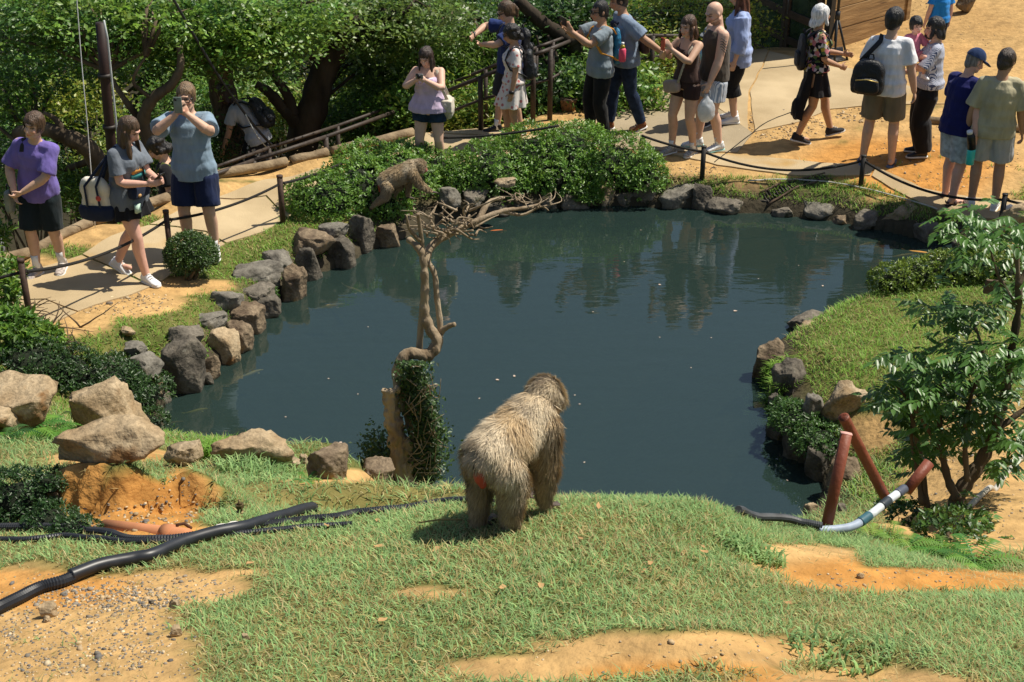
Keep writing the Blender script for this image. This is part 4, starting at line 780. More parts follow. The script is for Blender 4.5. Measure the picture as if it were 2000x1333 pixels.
# a deeper row closes the view
k = 0
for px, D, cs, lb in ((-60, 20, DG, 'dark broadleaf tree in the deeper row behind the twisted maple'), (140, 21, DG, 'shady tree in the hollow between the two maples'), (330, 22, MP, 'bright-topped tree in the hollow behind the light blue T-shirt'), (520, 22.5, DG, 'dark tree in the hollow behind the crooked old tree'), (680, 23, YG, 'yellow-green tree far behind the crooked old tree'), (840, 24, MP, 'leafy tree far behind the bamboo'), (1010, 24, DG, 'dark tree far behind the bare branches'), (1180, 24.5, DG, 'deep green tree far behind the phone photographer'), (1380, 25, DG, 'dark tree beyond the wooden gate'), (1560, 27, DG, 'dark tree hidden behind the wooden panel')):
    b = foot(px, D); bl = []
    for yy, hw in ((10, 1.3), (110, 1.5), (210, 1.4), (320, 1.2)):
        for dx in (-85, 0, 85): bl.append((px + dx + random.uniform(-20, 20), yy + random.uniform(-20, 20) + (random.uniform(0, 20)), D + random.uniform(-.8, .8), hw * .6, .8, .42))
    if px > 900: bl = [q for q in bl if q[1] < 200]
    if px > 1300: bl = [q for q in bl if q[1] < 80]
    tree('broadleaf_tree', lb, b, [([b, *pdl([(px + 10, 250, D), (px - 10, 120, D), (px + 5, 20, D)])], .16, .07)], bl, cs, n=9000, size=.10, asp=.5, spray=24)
# low plants on the slope under the trees
def understorey(px, py, D, rx, rz, cols, label, n=2500, size=.09, asp=.28):
    b = PD(px, py, D); b.z = max(gfast(b.x, b.y), -3.4); root = empty('slope_shrub', b, 0, label, 'shrub', 'shrubs on the slope below the path')
    m_ = n // 14; u = RNG.normal(size=(m_, 3)); u[:, 2] = np.abs(u[:, 2]); u /= np.linalg.norm(u, axis=1, keepdims=True); c = np.array(PD(px, py, D)); S = u * np.array([rx, rx * .8, rz]) * (RNG.random((m_, 1)) ** .4) + (c - np.array(b))
    P = np.repeat(S, 14, 0) + RNG.normal(size=(m_ * 14, 3)) * .09; N_ = RNG.normal(size=P.shape) * .6 + (0, 0, .8); leaves('foliage', P, N_, size * RNG.uniform(.6, 1.2, len(P)), np.repeat(mixc(cols, m_, .3), 14, 0), m_leaf, root, asp)
    mb = MB()
    for i in range(5): q = S[i * 3 % len(S)]; mb.tube([(0, 0, -.1), (q[0] * .5, q[1] * .5, q[2] * .6), tuple(q)], [.02, .014, .006], 6)
    mb.build('stems', m_bark, root)
for i, (px, py, D) in enumerate([(20, 330, 17.5), (100, 400, 15.8), (240, 330, 17.5), (330, 290, 18.5), (400, 300, 17), (400, 200, 19), (540, 250, 19), (690, 265, 18.6), (760, 250, 18.2), (830, 230, 18), (900, 240, 17.8), (980, 230, 17.8), (1090, 200, 18), (1180, 160, 18.6), (1280, 130, 19), (1200, 200, 17.8), (1330, 100, 19.6), (490, 210, 20), (150, 220, 19), (30, 250, 19), (280, 380, 16)]):
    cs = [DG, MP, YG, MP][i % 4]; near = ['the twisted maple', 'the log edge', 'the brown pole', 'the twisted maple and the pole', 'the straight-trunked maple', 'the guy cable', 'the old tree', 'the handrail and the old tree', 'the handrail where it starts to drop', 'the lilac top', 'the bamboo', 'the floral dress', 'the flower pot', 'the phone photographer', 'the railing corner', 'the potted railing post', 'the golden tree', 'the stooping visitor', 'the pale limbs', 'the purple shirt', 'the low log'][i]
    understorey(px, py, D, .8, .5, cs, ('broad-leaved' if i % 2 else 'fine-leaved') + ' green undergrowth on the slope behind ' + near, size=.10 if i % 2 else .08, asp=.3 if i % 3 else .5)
# ================================================================ macaques
m_fur = mat('fur', rough=.6, attr=True, var=.12, scale=30, spec=.3, sheen=.2); m_mskin = mat('monkey_skin', rough=.7, attr=True, var=.1, scale=30)
def macaque(label, loc, yaw, J, s=1.0, nfur=60000, flen=.034, fw=.0024, tone=1.0, tilt=0, voxel=.011):
    """J: joint table in metres, facing +Y"""
    root = empty('macaque', loc, R(yaw), label, 'monkey', 'macaques at the pond'); root.rotation_euler = (R(tilt), 0, R(yaw))
    mb = MB(); k = s; W = lambda p: Vector(p) * k
    sp = J['spine']; rings = []
    for i, (p, rx, rz) in enumerate(sp):
        a = Vector(sp[max(i - 1, 0)][0]); b = Vector(sp[min(i + 1, len(sp) - 1)][0]); t = (b - a).normalized(); u = Vector((1, 0, 0)); v = t.cross(u).normalized(); rings.append((W(p), u * rx * k, v * rz * k))
    mb.loft(rings, 18)
    for p, r in ((sp[0], .8), (sp[-1], .9)): mb.ball(W(p[0]), (p[1] * k * r, p[1] * k * r, p[2] * k * r))
    for limb in J['limbs']:
        pts = [W(p) for p, r in limb]; rad = [r * k for p, r in limb]; mb.tube(pts, rad, 12)
        for p, r in zip(pts, rad): mb.ball(p, r * .98)
    hd = W(J['head']); Mh = Matrix.Rotation(R(J.get('hyaw', 0)), 3, 'Z') @ Matrix.Rotation(R(J.get('hpitch', 0)), 3, 'X')
    mb.ball(hd, (.078 * k, .086 * k, .076 * k), 14, 10, Mh); mb.ball(hd + Mh @ W((0, .075, -.025)), (.036 * k, .045 * k, .034 * k), 10, 8, Mh)
    for g in (-1, 1): mb.ball(hd + Mh @ W((g * .066, .0, .008)), (.012 * k, .018 * k, .022 * k), 8, 6, Mh); mb.ball(hd + Mh @ W((g * .05, .03, -.03)), (.035 * k, .04 * k, .045 * k), 8, 6, Mh)
    for e in J['ends']:                       # hands and feet: palm and five digits
        p, d = W(e[0]), Vector((*e[1], 0)).normalized(); s_ = Vector((d.y, -d.x, 0)); L = e[2] * k
        mb.tube([p + Vector((0, 0, .012 * k)), p + d * L * .5 + Vector((0, 0, .004 * k)), p + d * L * .7], [(.026 * k, .017 * k), (.028 * k, .012 * k), (.024 * k, .009 * k)], 10, ref=tuple(s_))
        for i in range(4): b = p + d * L * .65 + s_ * (.021 - .014 * i) * k; mb.cap(b, b + (d + s_ * (.14 - .1 * i)) * L * .36 + Vector((0, 0, -.005 * k)), .0078 * k, .006 * k, 6)
        b = p + d * L * .25 + s_ * .026 * k * e[3]; mb.cap(b, b + (d * .6 + s_ * e[3]) * L * .25, .008 * k, .006 * k, 6)
    hdn = np.array(hd); Mi = np.array(Mh.inverted()); ends = [np.array(W(e[0])) for e in J['ends']]
    def skincol(co):
        c = np.tile((.16, .115, .065), (len(co), 1)); q = (co - hdn) @ Mi.T / k
        c[(q[:, 1] > .055) & (np.abs(q[:, 0]) < .05) & (np.abs(q[:, 2]) < .07)] = (.42, .17, .13)
        for e in ends: c[np.linalg.norm(co - e, axis=1) < .10 * k] = (.07, .052, .042)
        return c
    bo = mb.build('body', m_mskin, root, voxel=voxel * s, sm=4, col=skincol)
    me = bo.data; me.calc_loop_triangles(); T = np.empty(len(me.loop_triangles) * 3, dtype=np.int32); me.loop_triangles.foreach_get('vertices', T); T = T.reshape(-1, 3)
    co = np.empty(len(me.vertices) * 3, dtype=np.float32); me.vertices.foreach_get('co', co); co = co.reshape(-1, 3).astype(float); no = np.empty(len(me.vertices) * 3, dtype=np.float32); me.vertices.foreach_get('normal', no); no = no.reshape(-1, 3).astype(float)
    A, B, C = co[T[:, 0]], co[T[:, 1]], co[T[:, 2]]; ar = np.linalg.norm(np.cross(B - A, C - A), axis=1); pick = RNG.choice(len(T), nfur, p=ar / ar.sum()); u = RNG.random((nfur, 2)); f = u.sum(1) > 1; u[f] = 1 - u[f]; u = u[:, :1], u[:, 1:]
    P = A[pick] + (B - A)[pick] * u[0] + (C - A)[pick] * u[1]; N_ = no[T[pick, 0]]
    q = (P - hdn) @ Mi.T / k; face = (q[:, 1] > .062) & (np.abs(q[:, 0]) < .042) & (np.abs(q[:, 2]) < .05); rp = np.array(W(J['rump'])); keep = ~face & (np.linalg.norm((P - rp) / np.array([1, 1, 1.15]), axis=1) > .078 * k)
    for e in ends: keep &= np.linalg.norm((P - e - np.array([0, 0, 0])) , axis=1) > .042 * k
    for e, jd in zip(ends, J['ends']): d = np.array([*jd[1], 0.]); d /= np.linalg.norm(d); rel = P - e; keep &= ~((rel @ d > 0) & (rel[:, 2] < .035 * k) & (np.linalg.norm(rel, axis=1) < .14 * k))
    P, N_, q = P[keep], N_[keep], q[keep]; n = len(P)
    hz = np.clip(P[:, 2] / (.42 * k), 0, 1.2); flow = np.tile((0., -.75, -.8), (n, 1)); side = np.sign(P[:, 0]); flow[:, 2] -= .5 * (1 - hz)
    dh = np.linalg.norm(q, axis=1); isH = dh < .10; flow[isH] = np.array([0, -1.0, -.15]); 
    flow += RNG.normal(size=(n, 3)) * .30 + np.stack([fnoise(P / k * 14 + 3), fnoise(P / k * 14 + 23), fnoise(P / k * 14 + 43)], 1) * .75
    flow -= N_ * (flow * N_).sum(1, keepdims=True) * .9; d = flow / (np.linalg.norm(flow, axis=1, keepdims=True) + 1e-6); d = d + N_ * RNG.uniform(.25, .6, (n, 1)); d /= np.linalg.norm(d, axis=1, keepdims=True)
    L = flen * k * RNG.uniform(.55, 1.25, n) * np.interp(P[:, 2] / k, [0, .08, .2, .35], [.35, .55, .8, 1.1]) * np.where(isH, .75, 1); sd = np.cross(d, N_); sd /= np.linalg.norm(sd, axis=1, keepdims=True) + 1e-6; w = fw * k * RNG.uniform(.6, 1.3, n)
    v = np.empty((n, 5, 3)); mid = P + d * (L * .5)[:, None]; tip = P + d * L[:, None] + np.c_[np.zeros((n, 2)), -.16 * L]; v[:, 0] = P - sd * w[:, None]; v[:, 1] = P + sd * w[:, None]; v[:, 2] = mid + sd * (w * .8)[:, None]; v[:, 3] = mid - sd * (w * .8)[:, None]; v[:, 4] = tip
    b = np.arange(n)[:, None] * 5; F = np.concatenate([b + [0, 1, 2], b + [0, 2, 3], b + [3, 2, 4]], 1).reshape(-1, 3)
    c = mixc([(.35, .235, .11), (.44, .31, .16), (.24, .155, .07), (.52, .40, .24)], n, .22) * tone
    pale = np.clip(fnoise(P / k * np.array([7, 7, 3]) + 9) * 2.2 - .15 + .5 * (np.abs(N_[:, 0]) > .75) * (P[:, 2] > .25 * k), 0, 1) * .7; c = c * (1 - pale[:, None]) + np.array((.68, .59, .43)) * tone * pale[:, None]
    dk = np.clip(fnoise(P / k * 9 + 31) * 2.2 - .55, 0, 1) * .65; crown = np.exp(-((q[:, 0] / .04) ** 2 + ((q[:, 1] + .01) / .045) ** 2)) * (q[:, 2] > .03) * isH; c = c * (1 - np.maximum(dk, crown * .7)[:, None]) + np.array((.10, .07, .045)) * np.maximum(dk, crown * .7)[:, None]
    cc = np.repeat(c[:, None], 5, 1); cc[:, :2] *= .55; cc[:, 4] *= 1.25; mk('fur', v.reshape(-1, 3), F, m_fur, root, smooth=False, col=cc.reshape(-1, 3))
    mb = MB(); mb.ball(rp + 0 * rp, (.044 * k, .03 * k, .055 * k)); mb.ball(rp + np.array([.022 * k, .0, -.04 * k]), (.024 * k, .024 * k, .034 * k)); mb.build('rump_patch', mat('red_bare_skin', (.36, .045, .022), rough=.6, var=.25, scale=40), root, voxel=.008, sm=2)
    mb = MB(); t0 = rp + np.array([0, .0, .075 * k]); mb.tube([t0, t0 + np.array([0, -.03, .015]) * k, t0 + np.array([.005, -.055, -.01]) * k], [.016 * k, .013 * k, .006 * k], 10); mb.build('tail', m_mskin, root, col=lambda co: np.tile((.07, .05, .03), (len(co), 1)))
    return root
J1 = dict(spine=[((0, -.225, .365), .070, .080), ((0, -.19, .395), .098, .105), ((0, -.10, .418), .108, .112), ((0, .02, .432), .104, .108), ((0, .12, .452), .104, .116), ((0, .205, .482), .096, .106), ((0, .265, .520), .080, .080)], head=(.0, .30, .565), hyaw=6, hpitch=-6, rump=(.012, -.292, .312),
    limbs=[[((-.080, -.16, .36), .080), ((-.095, -.135, .255), .058), ((-.092, -.165, .13), .045), ((-.09, -.185, .05), .032), ((-.09, -.165, .025), .026)], [((.082, -.16, .36), .083), ((.10, -.115, .255), .060), ((.095, -.125, .13), .047), ((.09, -.12, .05), .034), ((.09, -.10, .025), .028)],
           [((-.085, .19, .45), .060), ((-.09, .175, .28), .046), ((-.075, .20, .13), .037), ((-.07, .205, .035), .024)], [((.088, .19, .45), .062), ((.095, .19, .275), .050), ((.085, .19, .13), .040), ((.08, .20, .035), .027)]],
    ends=[((-.09, -.165, .012), (0, 1), .15, 1), ((.09, -.10, .012), (.1, 1), .15, -1), ((-.07, .205, .012), (0, 1), .10, 1), ((.08, .20, .012), (.35, 1), .10, -1)])
for nm in ('head', 'rump'): J1[nm] = (J1[nm][0], J1[nm][1], J1[nm][2] + .115)
J1['spine'] = [((p[0], p[1], p[2] + .115), rx * 1.1, rz * 1.1) for p, rx, rz in J1['spine']]
J1['limbs'] = [[((p[0], p[1], p[2] + .115 * min(1, max(0, (p[2] - .05) / .2))), r * (.9 if i < 2 else 1)) for i, (p, r) in enumerate(L)] for L in J1['limbs']]
p = G(1000, 1016); macaque('large thick-furred macaque with red rump standing on the lawn above the pond', p, -38, J1, s=.61, nfur=150000, flen=.078, fw=.0024, tilt=0)
J2 = dict(spine=[((0, -.235, .26), .07, .08), ((0, -.18, .30), .095, .105), ((0, -.08, .345), .105, .115), ((0, .03, .39), .105, .11), ((0, .12, .43), .10, .105), ((0, .19, .465), .085, .09)], head=(0, .235, .475), hyaw=0, hpitch=-28, rump=(0, -.27, .225),
    limbs=[[((-.08, -.17, .27), .075), ((-.11, -.02, .19), .055), ((-.09, -.09, .09), .036), ((-.085, -.08, .03), .026)], [((.08, -.17, .26), .072), ((.10, -.22, .12), .055), ((.09, -.34, .03), .036), ((.085, -.40, -.03), .026)],
           [((-.08, .14, .41), .052), ((-.085, .10, .25), .04), ((-.075, .08, .12), .03), ((-.07, .07, .045), .022)], [((.085, .15, .41), .052), ((.09, .22, .27), .04), ((.08, .32, .19), .028), ((.075, .36, .155), .022)]],
    ends=[((-.085, -.08, .012), (0, 1), .14, 1), ((.085, -.40, -.04), (-.3, .2), .13, -1), ((-.07, .07, .03), (0, 1), .09, 1), ((.075, .36, .14), (0, 1), .09, -1)])
p = PZ(786, 396, .36); macaque('slim grey-brown macaque climbing over a rock beside the azalea bush', p, -82, J2, s=.84, nfur=30000, flen=.05, fw=.0040, tone=.72, voxel=.012)
# ================================================================ people
def V3(*a): return Vector(a)
def ik(a, t, l1, l2, pole):
    """two-bone joint: returns middle joint and reachable end"""
    d = t - a; L = min(d.length, (l1 + l2) * .995); d.normalize(); t = a + d * L
    x = (l1 * l1 - l2 * l2 + L * L) / (2 * L); h = math.sqrt(max(l1 * l1 - x * x, 1e-6))
    p = pole - d * pole.dot(d)
    p = p.normalized() if p.length > 1e-5 else V3(0, 1, 0)
    return a + d * x + p * h, t
def rbox(mb, c, h, M=None, p=.45, taper=1.0, n=20, m=10):
    """rounded, slightly bulging box"""
    M = M or Matrix.Identity(3); c = Vector(c); rings = []; b = len(mb.V)
    f = lambda x: math.copysign(abs(x) ** p, x)
    for j in range(m + 1):
        a = -math.pi / 2 + math.pi * j / m; z = f(math.sin(a)); r = max(f(math.cos(a)) if j not in (0, m) else .05, .05); k = 1 + (taper - 1) * (z + 1) / 2
        for i in range(n):
            t = 2 * math.pi * i / n; mb.V.append(tuple(c + M @ Vector((h[0] * k * r * f(math.cos(t)), h[1] * k * r * f(math.sin(t)), h[2] * z))))
    for j in range(m):
        for i in range(n):
            e = (i + 1) % n; mb.F.append((b + j * n + i, b + j * n + e, b + (j + 1) * n + e, b + (j + 1) * n + i))
    mb.F.append(tuple(b + i for i in reversed(range(n)))); mb.F.append(tuple(b + m * n + i for i in range(n)))
    return mb
SKIN = {'fair': (.66, .42, .31), 'light': (.58, .36, .25), 'pink': (.66, .38, .29), 'tan': (.44, .25, .155), 'brown': (.30, .155, .09)}
m_skin = mat('skin', rough=.55, attr=True, var=.06, scale=25, spec=.35)
m_hair = {}
def hairmat(c):
    if c not in m_hair: m_hair[c] = mat('hair_%d' % len(m_hair), c, rough=.45, var=.45, scale=60, bump=.6, bscale=120, stretch=(1, 1, .15), spec=.5)
    return m_hair[c]
_cm = {}
def cloth(c, kind='plain', c2=None):
    k = (c, kind, c2)
    if k in _cm: return _cm[k]
    nm = 'fabric_%s_%d' % (kind, len(_cm))
    if kind == 'plain': m = mat(nm, c, rough=.9, var=.16, scale=9, bump=.9, bscale=9, sheen=.1, spec=.15, stretch=(1.3, 1.3, .45))
    elif kind == 'denim': m = mat(nm, c, rough=.9, var=.35, scale=16, bump=.4, bscale=300, spec=.2)
    elif kind == 'nylon': m = mat(nm, c, rough=.5, var=.2, scale=9, bump=.5, bscale=60, spec=.4)
    else:
        m = bpy.data.materials.new(nm); m.use_nodes = True; N = m.node_tree.nodes; L = m.node_tree.links; b = N['Principled BSDF']; b.inputs['Roughness'].default_value = .9
        b.inputs['Specular IOR Level'].default_value = .2
        tc = N.new('ShaderNodeTexCoord'); rp = N.new('ShaderNodeValToRGB'); E = rp.color_ramp.elements
        if kind.startswith('stripe'):
            wv_ = N.new('ShaderNodeTexWave'); wv_.inputs['Scale'].default_value = float(kind[6:] or 9); wv_.inputs['Distortion'].default_value = .12; wv_.inputs['Detail'].default_value = 1
            wv_.bands_direction = 'X'; L.new(tc.outputs['Object'], wv_.inputs[0]); L.new(wv_.outputs['Fac'], rp.inputs[0])
            E[0].position = .42; E[1].position = .55; E[0].color = (*c2, 1); E[1].color = (*c, 1)
        elif kind == 'floral':      # sparse blossoms on a pale ground
            vo = N.new('ShaderNodeTexVoronoi'); vo.inputs['Scale'].default_value = 17; L.new(tc.outputs['Object'], vo.inputs[0]); L.new(vo.outputs['Distance'], rp.inputs[0])
            E[0].position = .26; E[1].position = .34; E[0].color = (*c2, 1); E[1].color = (*c, 1)
        else:                        # 'bloom': dark ground with dense blossoms in several colours
            vo = N.new('ShaderNodeTexVoronoi'); vo.inputs['Scale'].default_value = 26; L.new(tc.outputs['Object'], vo.inputs[0])
            sp = N.new('ShaderNodeSeparateColor'); L.new(vo.outputs['Color'], sp.inputs[0]); L.new(sp.outputs[0], rp.inputs[0]); rp.color_ramp.interpolation = 'CONSTANT'
            cols = [(0, (.012, .012, .016)), (.36, (.62, .55, .5)), (.55, (.5, .18, .2)), (.68, (.5, .36, .05)), (.8, (.1, .15, .05)), (.9, (.55, .42, .42))]
            E[0].color = (*cols[0][1], 1); E[1].position = cols[1][0]; E[1].color = (*cols[1][1], 1)
            for p_, c_ in cols[2:]:
                e = E.new(p_); e.color = (*c_, 1)
        L.new(rp.outputs[0], b.inputs['Base Color'])
    _cm[k] = m; return m
m_rubber = mat('shoe_sole', (.72, .70, .66), rough=.8, var=.1)
m_dark = mat('dark_plastic', (.012, .012, .014), rough=.35, var=.2, scale=20)
m_strap = mat('strap_webbing', (.02, .02, .024), rough=.8, var=.2, scale=60)

class Person:
    def __init__(s, label, px, py, head_py, yaw, skin='light', hair=(.03, .018, .01), H=None, z=None, D=None, fem=False, bulk=1.0, pose=None, cat='person', head_px=None):
        if head_px is not None:              # stand where the middle of the figure is seen, not only the feet
            px = px + .5 * (head_px - (1000 + (px - 1000) * (6362 - head_py) / (6362 - py)))
        p = PD(px, py, D) if D else G(px, py)
        if z is not None: p = Vector((p.x, p.y, z))
        if H is None:
            d = ray(head_px or px, head_py); t = p.y / d[1]; H = (HC + d[2] * t - p.z)
        s.P = dict(lean=0, side=0, hp=8, hy=0, tw=0, pz=0, crouch=1.0, py=0, curl=.5)
        s.P.update(pose or {}); s.hs = s.P.get('hs', 1.0)
        s.s = H / 1.75 / s.P['crouch']; s.fem = fem; s.bulk = bulk; s.skin = SKIN[skin]; s.hairc = hair
        s.root = empty('person', p, R(yaw), label, cat, 'visitors around the pond')
        s.nseed = int(abs(px) * 3 + abs(py)) % 97
        s.joints(); s.body()
    def L(s, x, y, z): return V3(x, y, z) * s.s
    def joints(s):
        P = s.P; k = s.s
        s.p0 = s.L(0, P['py'], .95 + P['pz'])
        s.Rt = Matrix.Rotation(R(P['tw']), 3, 'Z') @ Matrix.Rotation(R(-P['lean']), 3, 'X') @ Matrix.Rotation(R(P['side']), 3, 'Y')
        s.Rw = Matrix.Rotation(R(-P['lean'] * .5), 3, 'X') @ Matrix.Rotation(R(P['side'] * .5), 3, 'Y')
        bw = s.bulk ** .5 * (.92 if s.fem else 1.0)
        s.sh = {}; s.el = {}; s.wr = {}; s.hip = {}; s.kn = {}; s.an = {}
        for g, n in ((-1, 'l'), (1, 'r')):
            sh = s.p0 + s.Rt @ s.L(g * .168 * bw, -.005, .425 + (.02 if P.get('h' + n) and P['h' + n][2] > 1.3 else 0))
            tgt = P.get('h' + n); tgt = s.L(*tgt) if tgt else s.p0 + s.L(g * .26 * bw, .05, -.10)
            pole = P.get('e' + n); pole = V3(*pole) if pole else V3(g * .45, -1, -.3)
            s.sh[n] = sh; s.el[n], s.wr[n] = ik(sh, tgt, .285 * k, .255 * k, pole)
            hp = s.p0 + s.L(g * .092, 0, -.04); ft = P.get('f' + n); ft = s.L(*ft) if ft else s.L(g * .10, 0, .085)
            pole = P.get('k' + n); pole = V3(*pole) if pole else V3(g * .12, 1, 0)
            s.hip[n] = hp; s.kn[n], s.an[n] = ik(hp, ft, .425 * k, .415 * k, pole)
        s.hc = s.p0 + s.Rt @ s.L(0, .0, .585)          # base of the skull
        s.Rh = s.Rt @ Matrix.Rotation(R(P['hy']), 3, 'Z') @ Matrix.Rotation(R(-P['hp'] + P['lean'] * .7), 3, 'X')
        s.hd = s.hc + s.Rh @ (s.L(0, .022, .075) * s.hs)          # head centre
        f, w, b = s.fem, s.bulk, 1
        s.rings = [(-.11, .13 * w, .10 * w), (-.04, (.172 if f else .162) * w, (.122 if f else .115) * w), (.04, (.165 if f else .158) * w, .113 * w), (.13, (.124 if f else .140) * w, (.096 if f else .106) * w ** 1.3),
                   (.22, (.130 if f else .147) * w, (.102 if f else .110) * w ** 1.3), (.31, (.146 if f else .158) * w, .112 * w), (.39, (.140 if f else .152) * w, .102 * w), (.435, .115 * w, .082 * w), (.485, .075, .064), (.50, .055, .05)]
    def tring(s, t, rx, ry, off=0, R0=None, dy=0):
        M = s.Rw.lerp(s.Rt, min(1, max(0, t / .3))) if False else (s.Rt if t > .18 else s.Rw)
        c = s.p0 + (s.Rw @ s.L(0, 0, t) if t <= .18 else s.Rw @ s.L(0, 0, .18) + s.Rt @ s.L(0, 0, t - .18)) + M @ s.L(0, dy, 0)
        k = s.s; return (c, M @ V3((rx + off) * k, 0, 0), M @ V3(0, (ry + off) * k, 0))
    def arm_r(s): b = 1.14 * s.bulk ** .7 * (.88 if s.fem else 1); return [.052 * b, .047 * b, .040 * b, .042 * b, .036 * b, .026 * b]
    def leg_r(s): b = 1.10 * s.bulk ** .6; return [.088 * b, .080 * b, .064 * b, .052 * b, .054 * b, .046 * b, .034 * b]
    def arm_pts(s, n):
        a, e, w = s.sh[n], s.el[n], s.wr[n]
        return [a, a.lerp(e, .4), a.lerp(e, .95), e.lerp(w, .2), e.lerp(w, .55), w]
    def leg_pts(s, n):
        h, k, a = s.hip[n], s.kn[n], s.an[n]; bk = V3(0, -.018 * s.s, 0)
        return [h, h.lerp(k, .3), h.lerp(k, .75), k, k.lerp(a, .3) + bk, k.lerp(a, .55) + bk * .7, a]
    def limb(s, mb, pts, rad, off=0, n=12, upto=None):
        k = s.s; pts = list(pts); rad = [(r + off) * k for r in rad]
        mb.tube(pts, rad, n); mb.ball(pts[0], rad[0]); mb.ball(pts[-1], rad[-1] * .98)
    def hand(s, mb, n):
        k = s.s; w = s.wr[n]; e = s.el[n]; g = -1 if n == 'l' else 1; P = s.P
        d = (w - e).normalized(); hd = P.get('d' + n)
        if hd: d = (V3(*hd).normalized() * .8 + d * .2).normalized()
        nr = P.get('n' + n); nr = V3(*nr) if nr else V3(-g, 0, 0)       # palm normal
        nr = (nr - d * nr.dot(d)).normalized(); sd = d.cross(nr) * -g * (1)   # towards the thumb
        pc = w + d * .048 * k
        if sd.dot(V3(0, 1, .3)) < 0: sd = -sd
        M = Matrix((sd, nr, d)).transposed()
        mb.ball(pc, (.040 * k, .017 * k, .055 * k), rot=M)
        cu = P['curl']
        for i, ln in enumerate((.070, .080, .074, .058)):
            b = w + (d * .088 + sd * (.030 - .0195 * i)) * k
            a1 = cu * 1.0; d1 = d * math.cos(a1) + nr * math.sin(a1); q = b + d1 * ln * .5 * k
            a2 = cu * 2.3; d2 = d * math.cos(a2) + nr * math.sin(a2); q2 = q + d2 * ln * .5 * k
            mb.cap(b, q, .0095 * k, .009 * k, 6); mb.cap(q, q2, .009 * k, .0078 * k, 6)
        b = w + (d * .025 + sd * .032) * k; q = b + (d * .6 + sd * .7 + nr * .35).normalized() * .045 * k
        mb.cap(b, q, .0115 * k, .010 * k, 6); mb.cap(q, q + (d * .9 + sd * .15 + nr * .4).normalized() * .03 * k, .010 * k, .0085 * k, 6)
    def body(s):
        k = s.s; mb = MB()
        mb.loft([s.tring(t, rx, ry) for t, rx, ry in s.rings], 18)
        if s.fem:
            for g in (-1, 1):
                c, u, v = s.tring(.315, .1, .1); mb.ball(c + s.Rt @ s.L(g * .068 * s.bulk, .085 * s.bulk, 0), .062 * k * s.bulk)
        nk = s.p0 + s.Rt @ s.L(0, -.01, .44)
        mb.tube([nk, nk.lerp(s.hc, .5), s.hc + s.Rh @ s.L(0, 0, .02)], [.072 * k, .057 * k, .054 * k], 12)
        for g, n in ((-1, 'l'), (1, 'r')):
            mb.cap(s.p0 + s.Rt @ s.L(g * .05, -.005, .445), s.sh[n], .056 * k, .05 * k)
            s.limb(mb, s.arm_pts(n), s.arm_r()); s.hand(mb, n)
            s.limb(mb, s.leg_pts(n), s.leg_r())
            a = s.an[n]; fd = s.footdir(n); mb.cap(a + V3(0, 0, -.03 * k) - fd * .03 * k, a + fd * .13 * k + V3(0, 0, -.05 * k), .032 * k, .026 * k)
        k = s.s * s.hs; H = lambda x, y, z: s.hd + s.Rh @ (s.L(x, y, z) * s.hs)
        Mh = s.Rh
        mb.ball(H(0, -.012, .022), (.077 * k, .098 * k, .098 * k), 16, 10, Mh)      # skull
        mb.ball(H(0, .018, -.030), (.064 * k, .078 * k, .092 * k), 14, 8, Mh)       # face
        mb.cap(H(0, .052, -.092), H(0, .066, -.094), .030 * k, .022 * k)            # chin
        for g in (-1, 1):
            mb.cap(H(g * .048, .0, -.07), H(g * .024, .058, -.09), .026 * k, .024 * k)      # jaw
            mb.ball(H(g * .080, -.008, -.012), (.010 * k, .020 * k, .030 * k), 8, 6, Mh)     # ear
            mb.ball(H(g * .040, .066, -.035), (.024 * k, .022 * k, .024 * k), 8, 6, Mh)      # cheek
        mb.cap(H(0, .094, .002), H(0, .112, -.040), .011 * k, .017 * k, 8)           # nose
        mb.ball(H(0, .086, .030), (.052 * k, .018 * k, .014 * k), 10, 6, Mh)         # brow
        mb.ball(H(0, .092, -.066), (.026 * k, .013 * k, .012 * k), 8, 6, Mh)         # lips
        Ri = s.Rh.inverted(); hd = s.hd; sk = np.array(s.skin); hc = np.array(s.hairc)
        def colour(co):
            c = np.tile(sk, (len(co), 1)) * (1 + .06 * fnoise(co * 9)[:, None])
            q = (co - np.array(hd)) @ np.array(Ri).T / k
            fr = q[:, 1] > .045
            for g in (-1, 1):
                e = ((q[:, 0] - g * .032) / .017) ** 2 + ((q[:, 2] - .004) / .010) ** 2 < 1; c[e & fr] = sk * .22
                e = ((q[:, 0] - g * .033) / .024) ** 2 + ((q[:, 2] - .028) / .008) ** 2 < 1; c[e & fr] = hc * .5 + sk * .35
                e = ((q[:, 0] - g * .042) / .022) ** 2 + ((q[:, 2] + .035) / .02) ** 2 < 1; c[e & fr] *= (1.06, .9, .88)
            e = (q[:, 0] / .027) ** 2 + ((q[:, 2] + .067) / .010) ** 2 < 1; c[e & fr] = sk * (.95, .55, .55)
            if s.P.get('beard'):
                e = (q[:, 2] < -.045) & (q[:, 1] > .0) & (np.abs(q[:, 2] + .067) > .010) & (q[:, 2] > -.13); c[e] = c[e] * .45 + np.array(s.P['beard']) * .55
            return c
        s.bodyo = mb.build('body', m_skin, s.root, voxel=.0092, sm=3, col=colour)
    def footdir(s, n):
        g = -1 if n == 'l' else 1; d = s.P.get('t' + n)
        return V3(*d).normalized() if d else V3(g * .18, 1, 0).normalized()
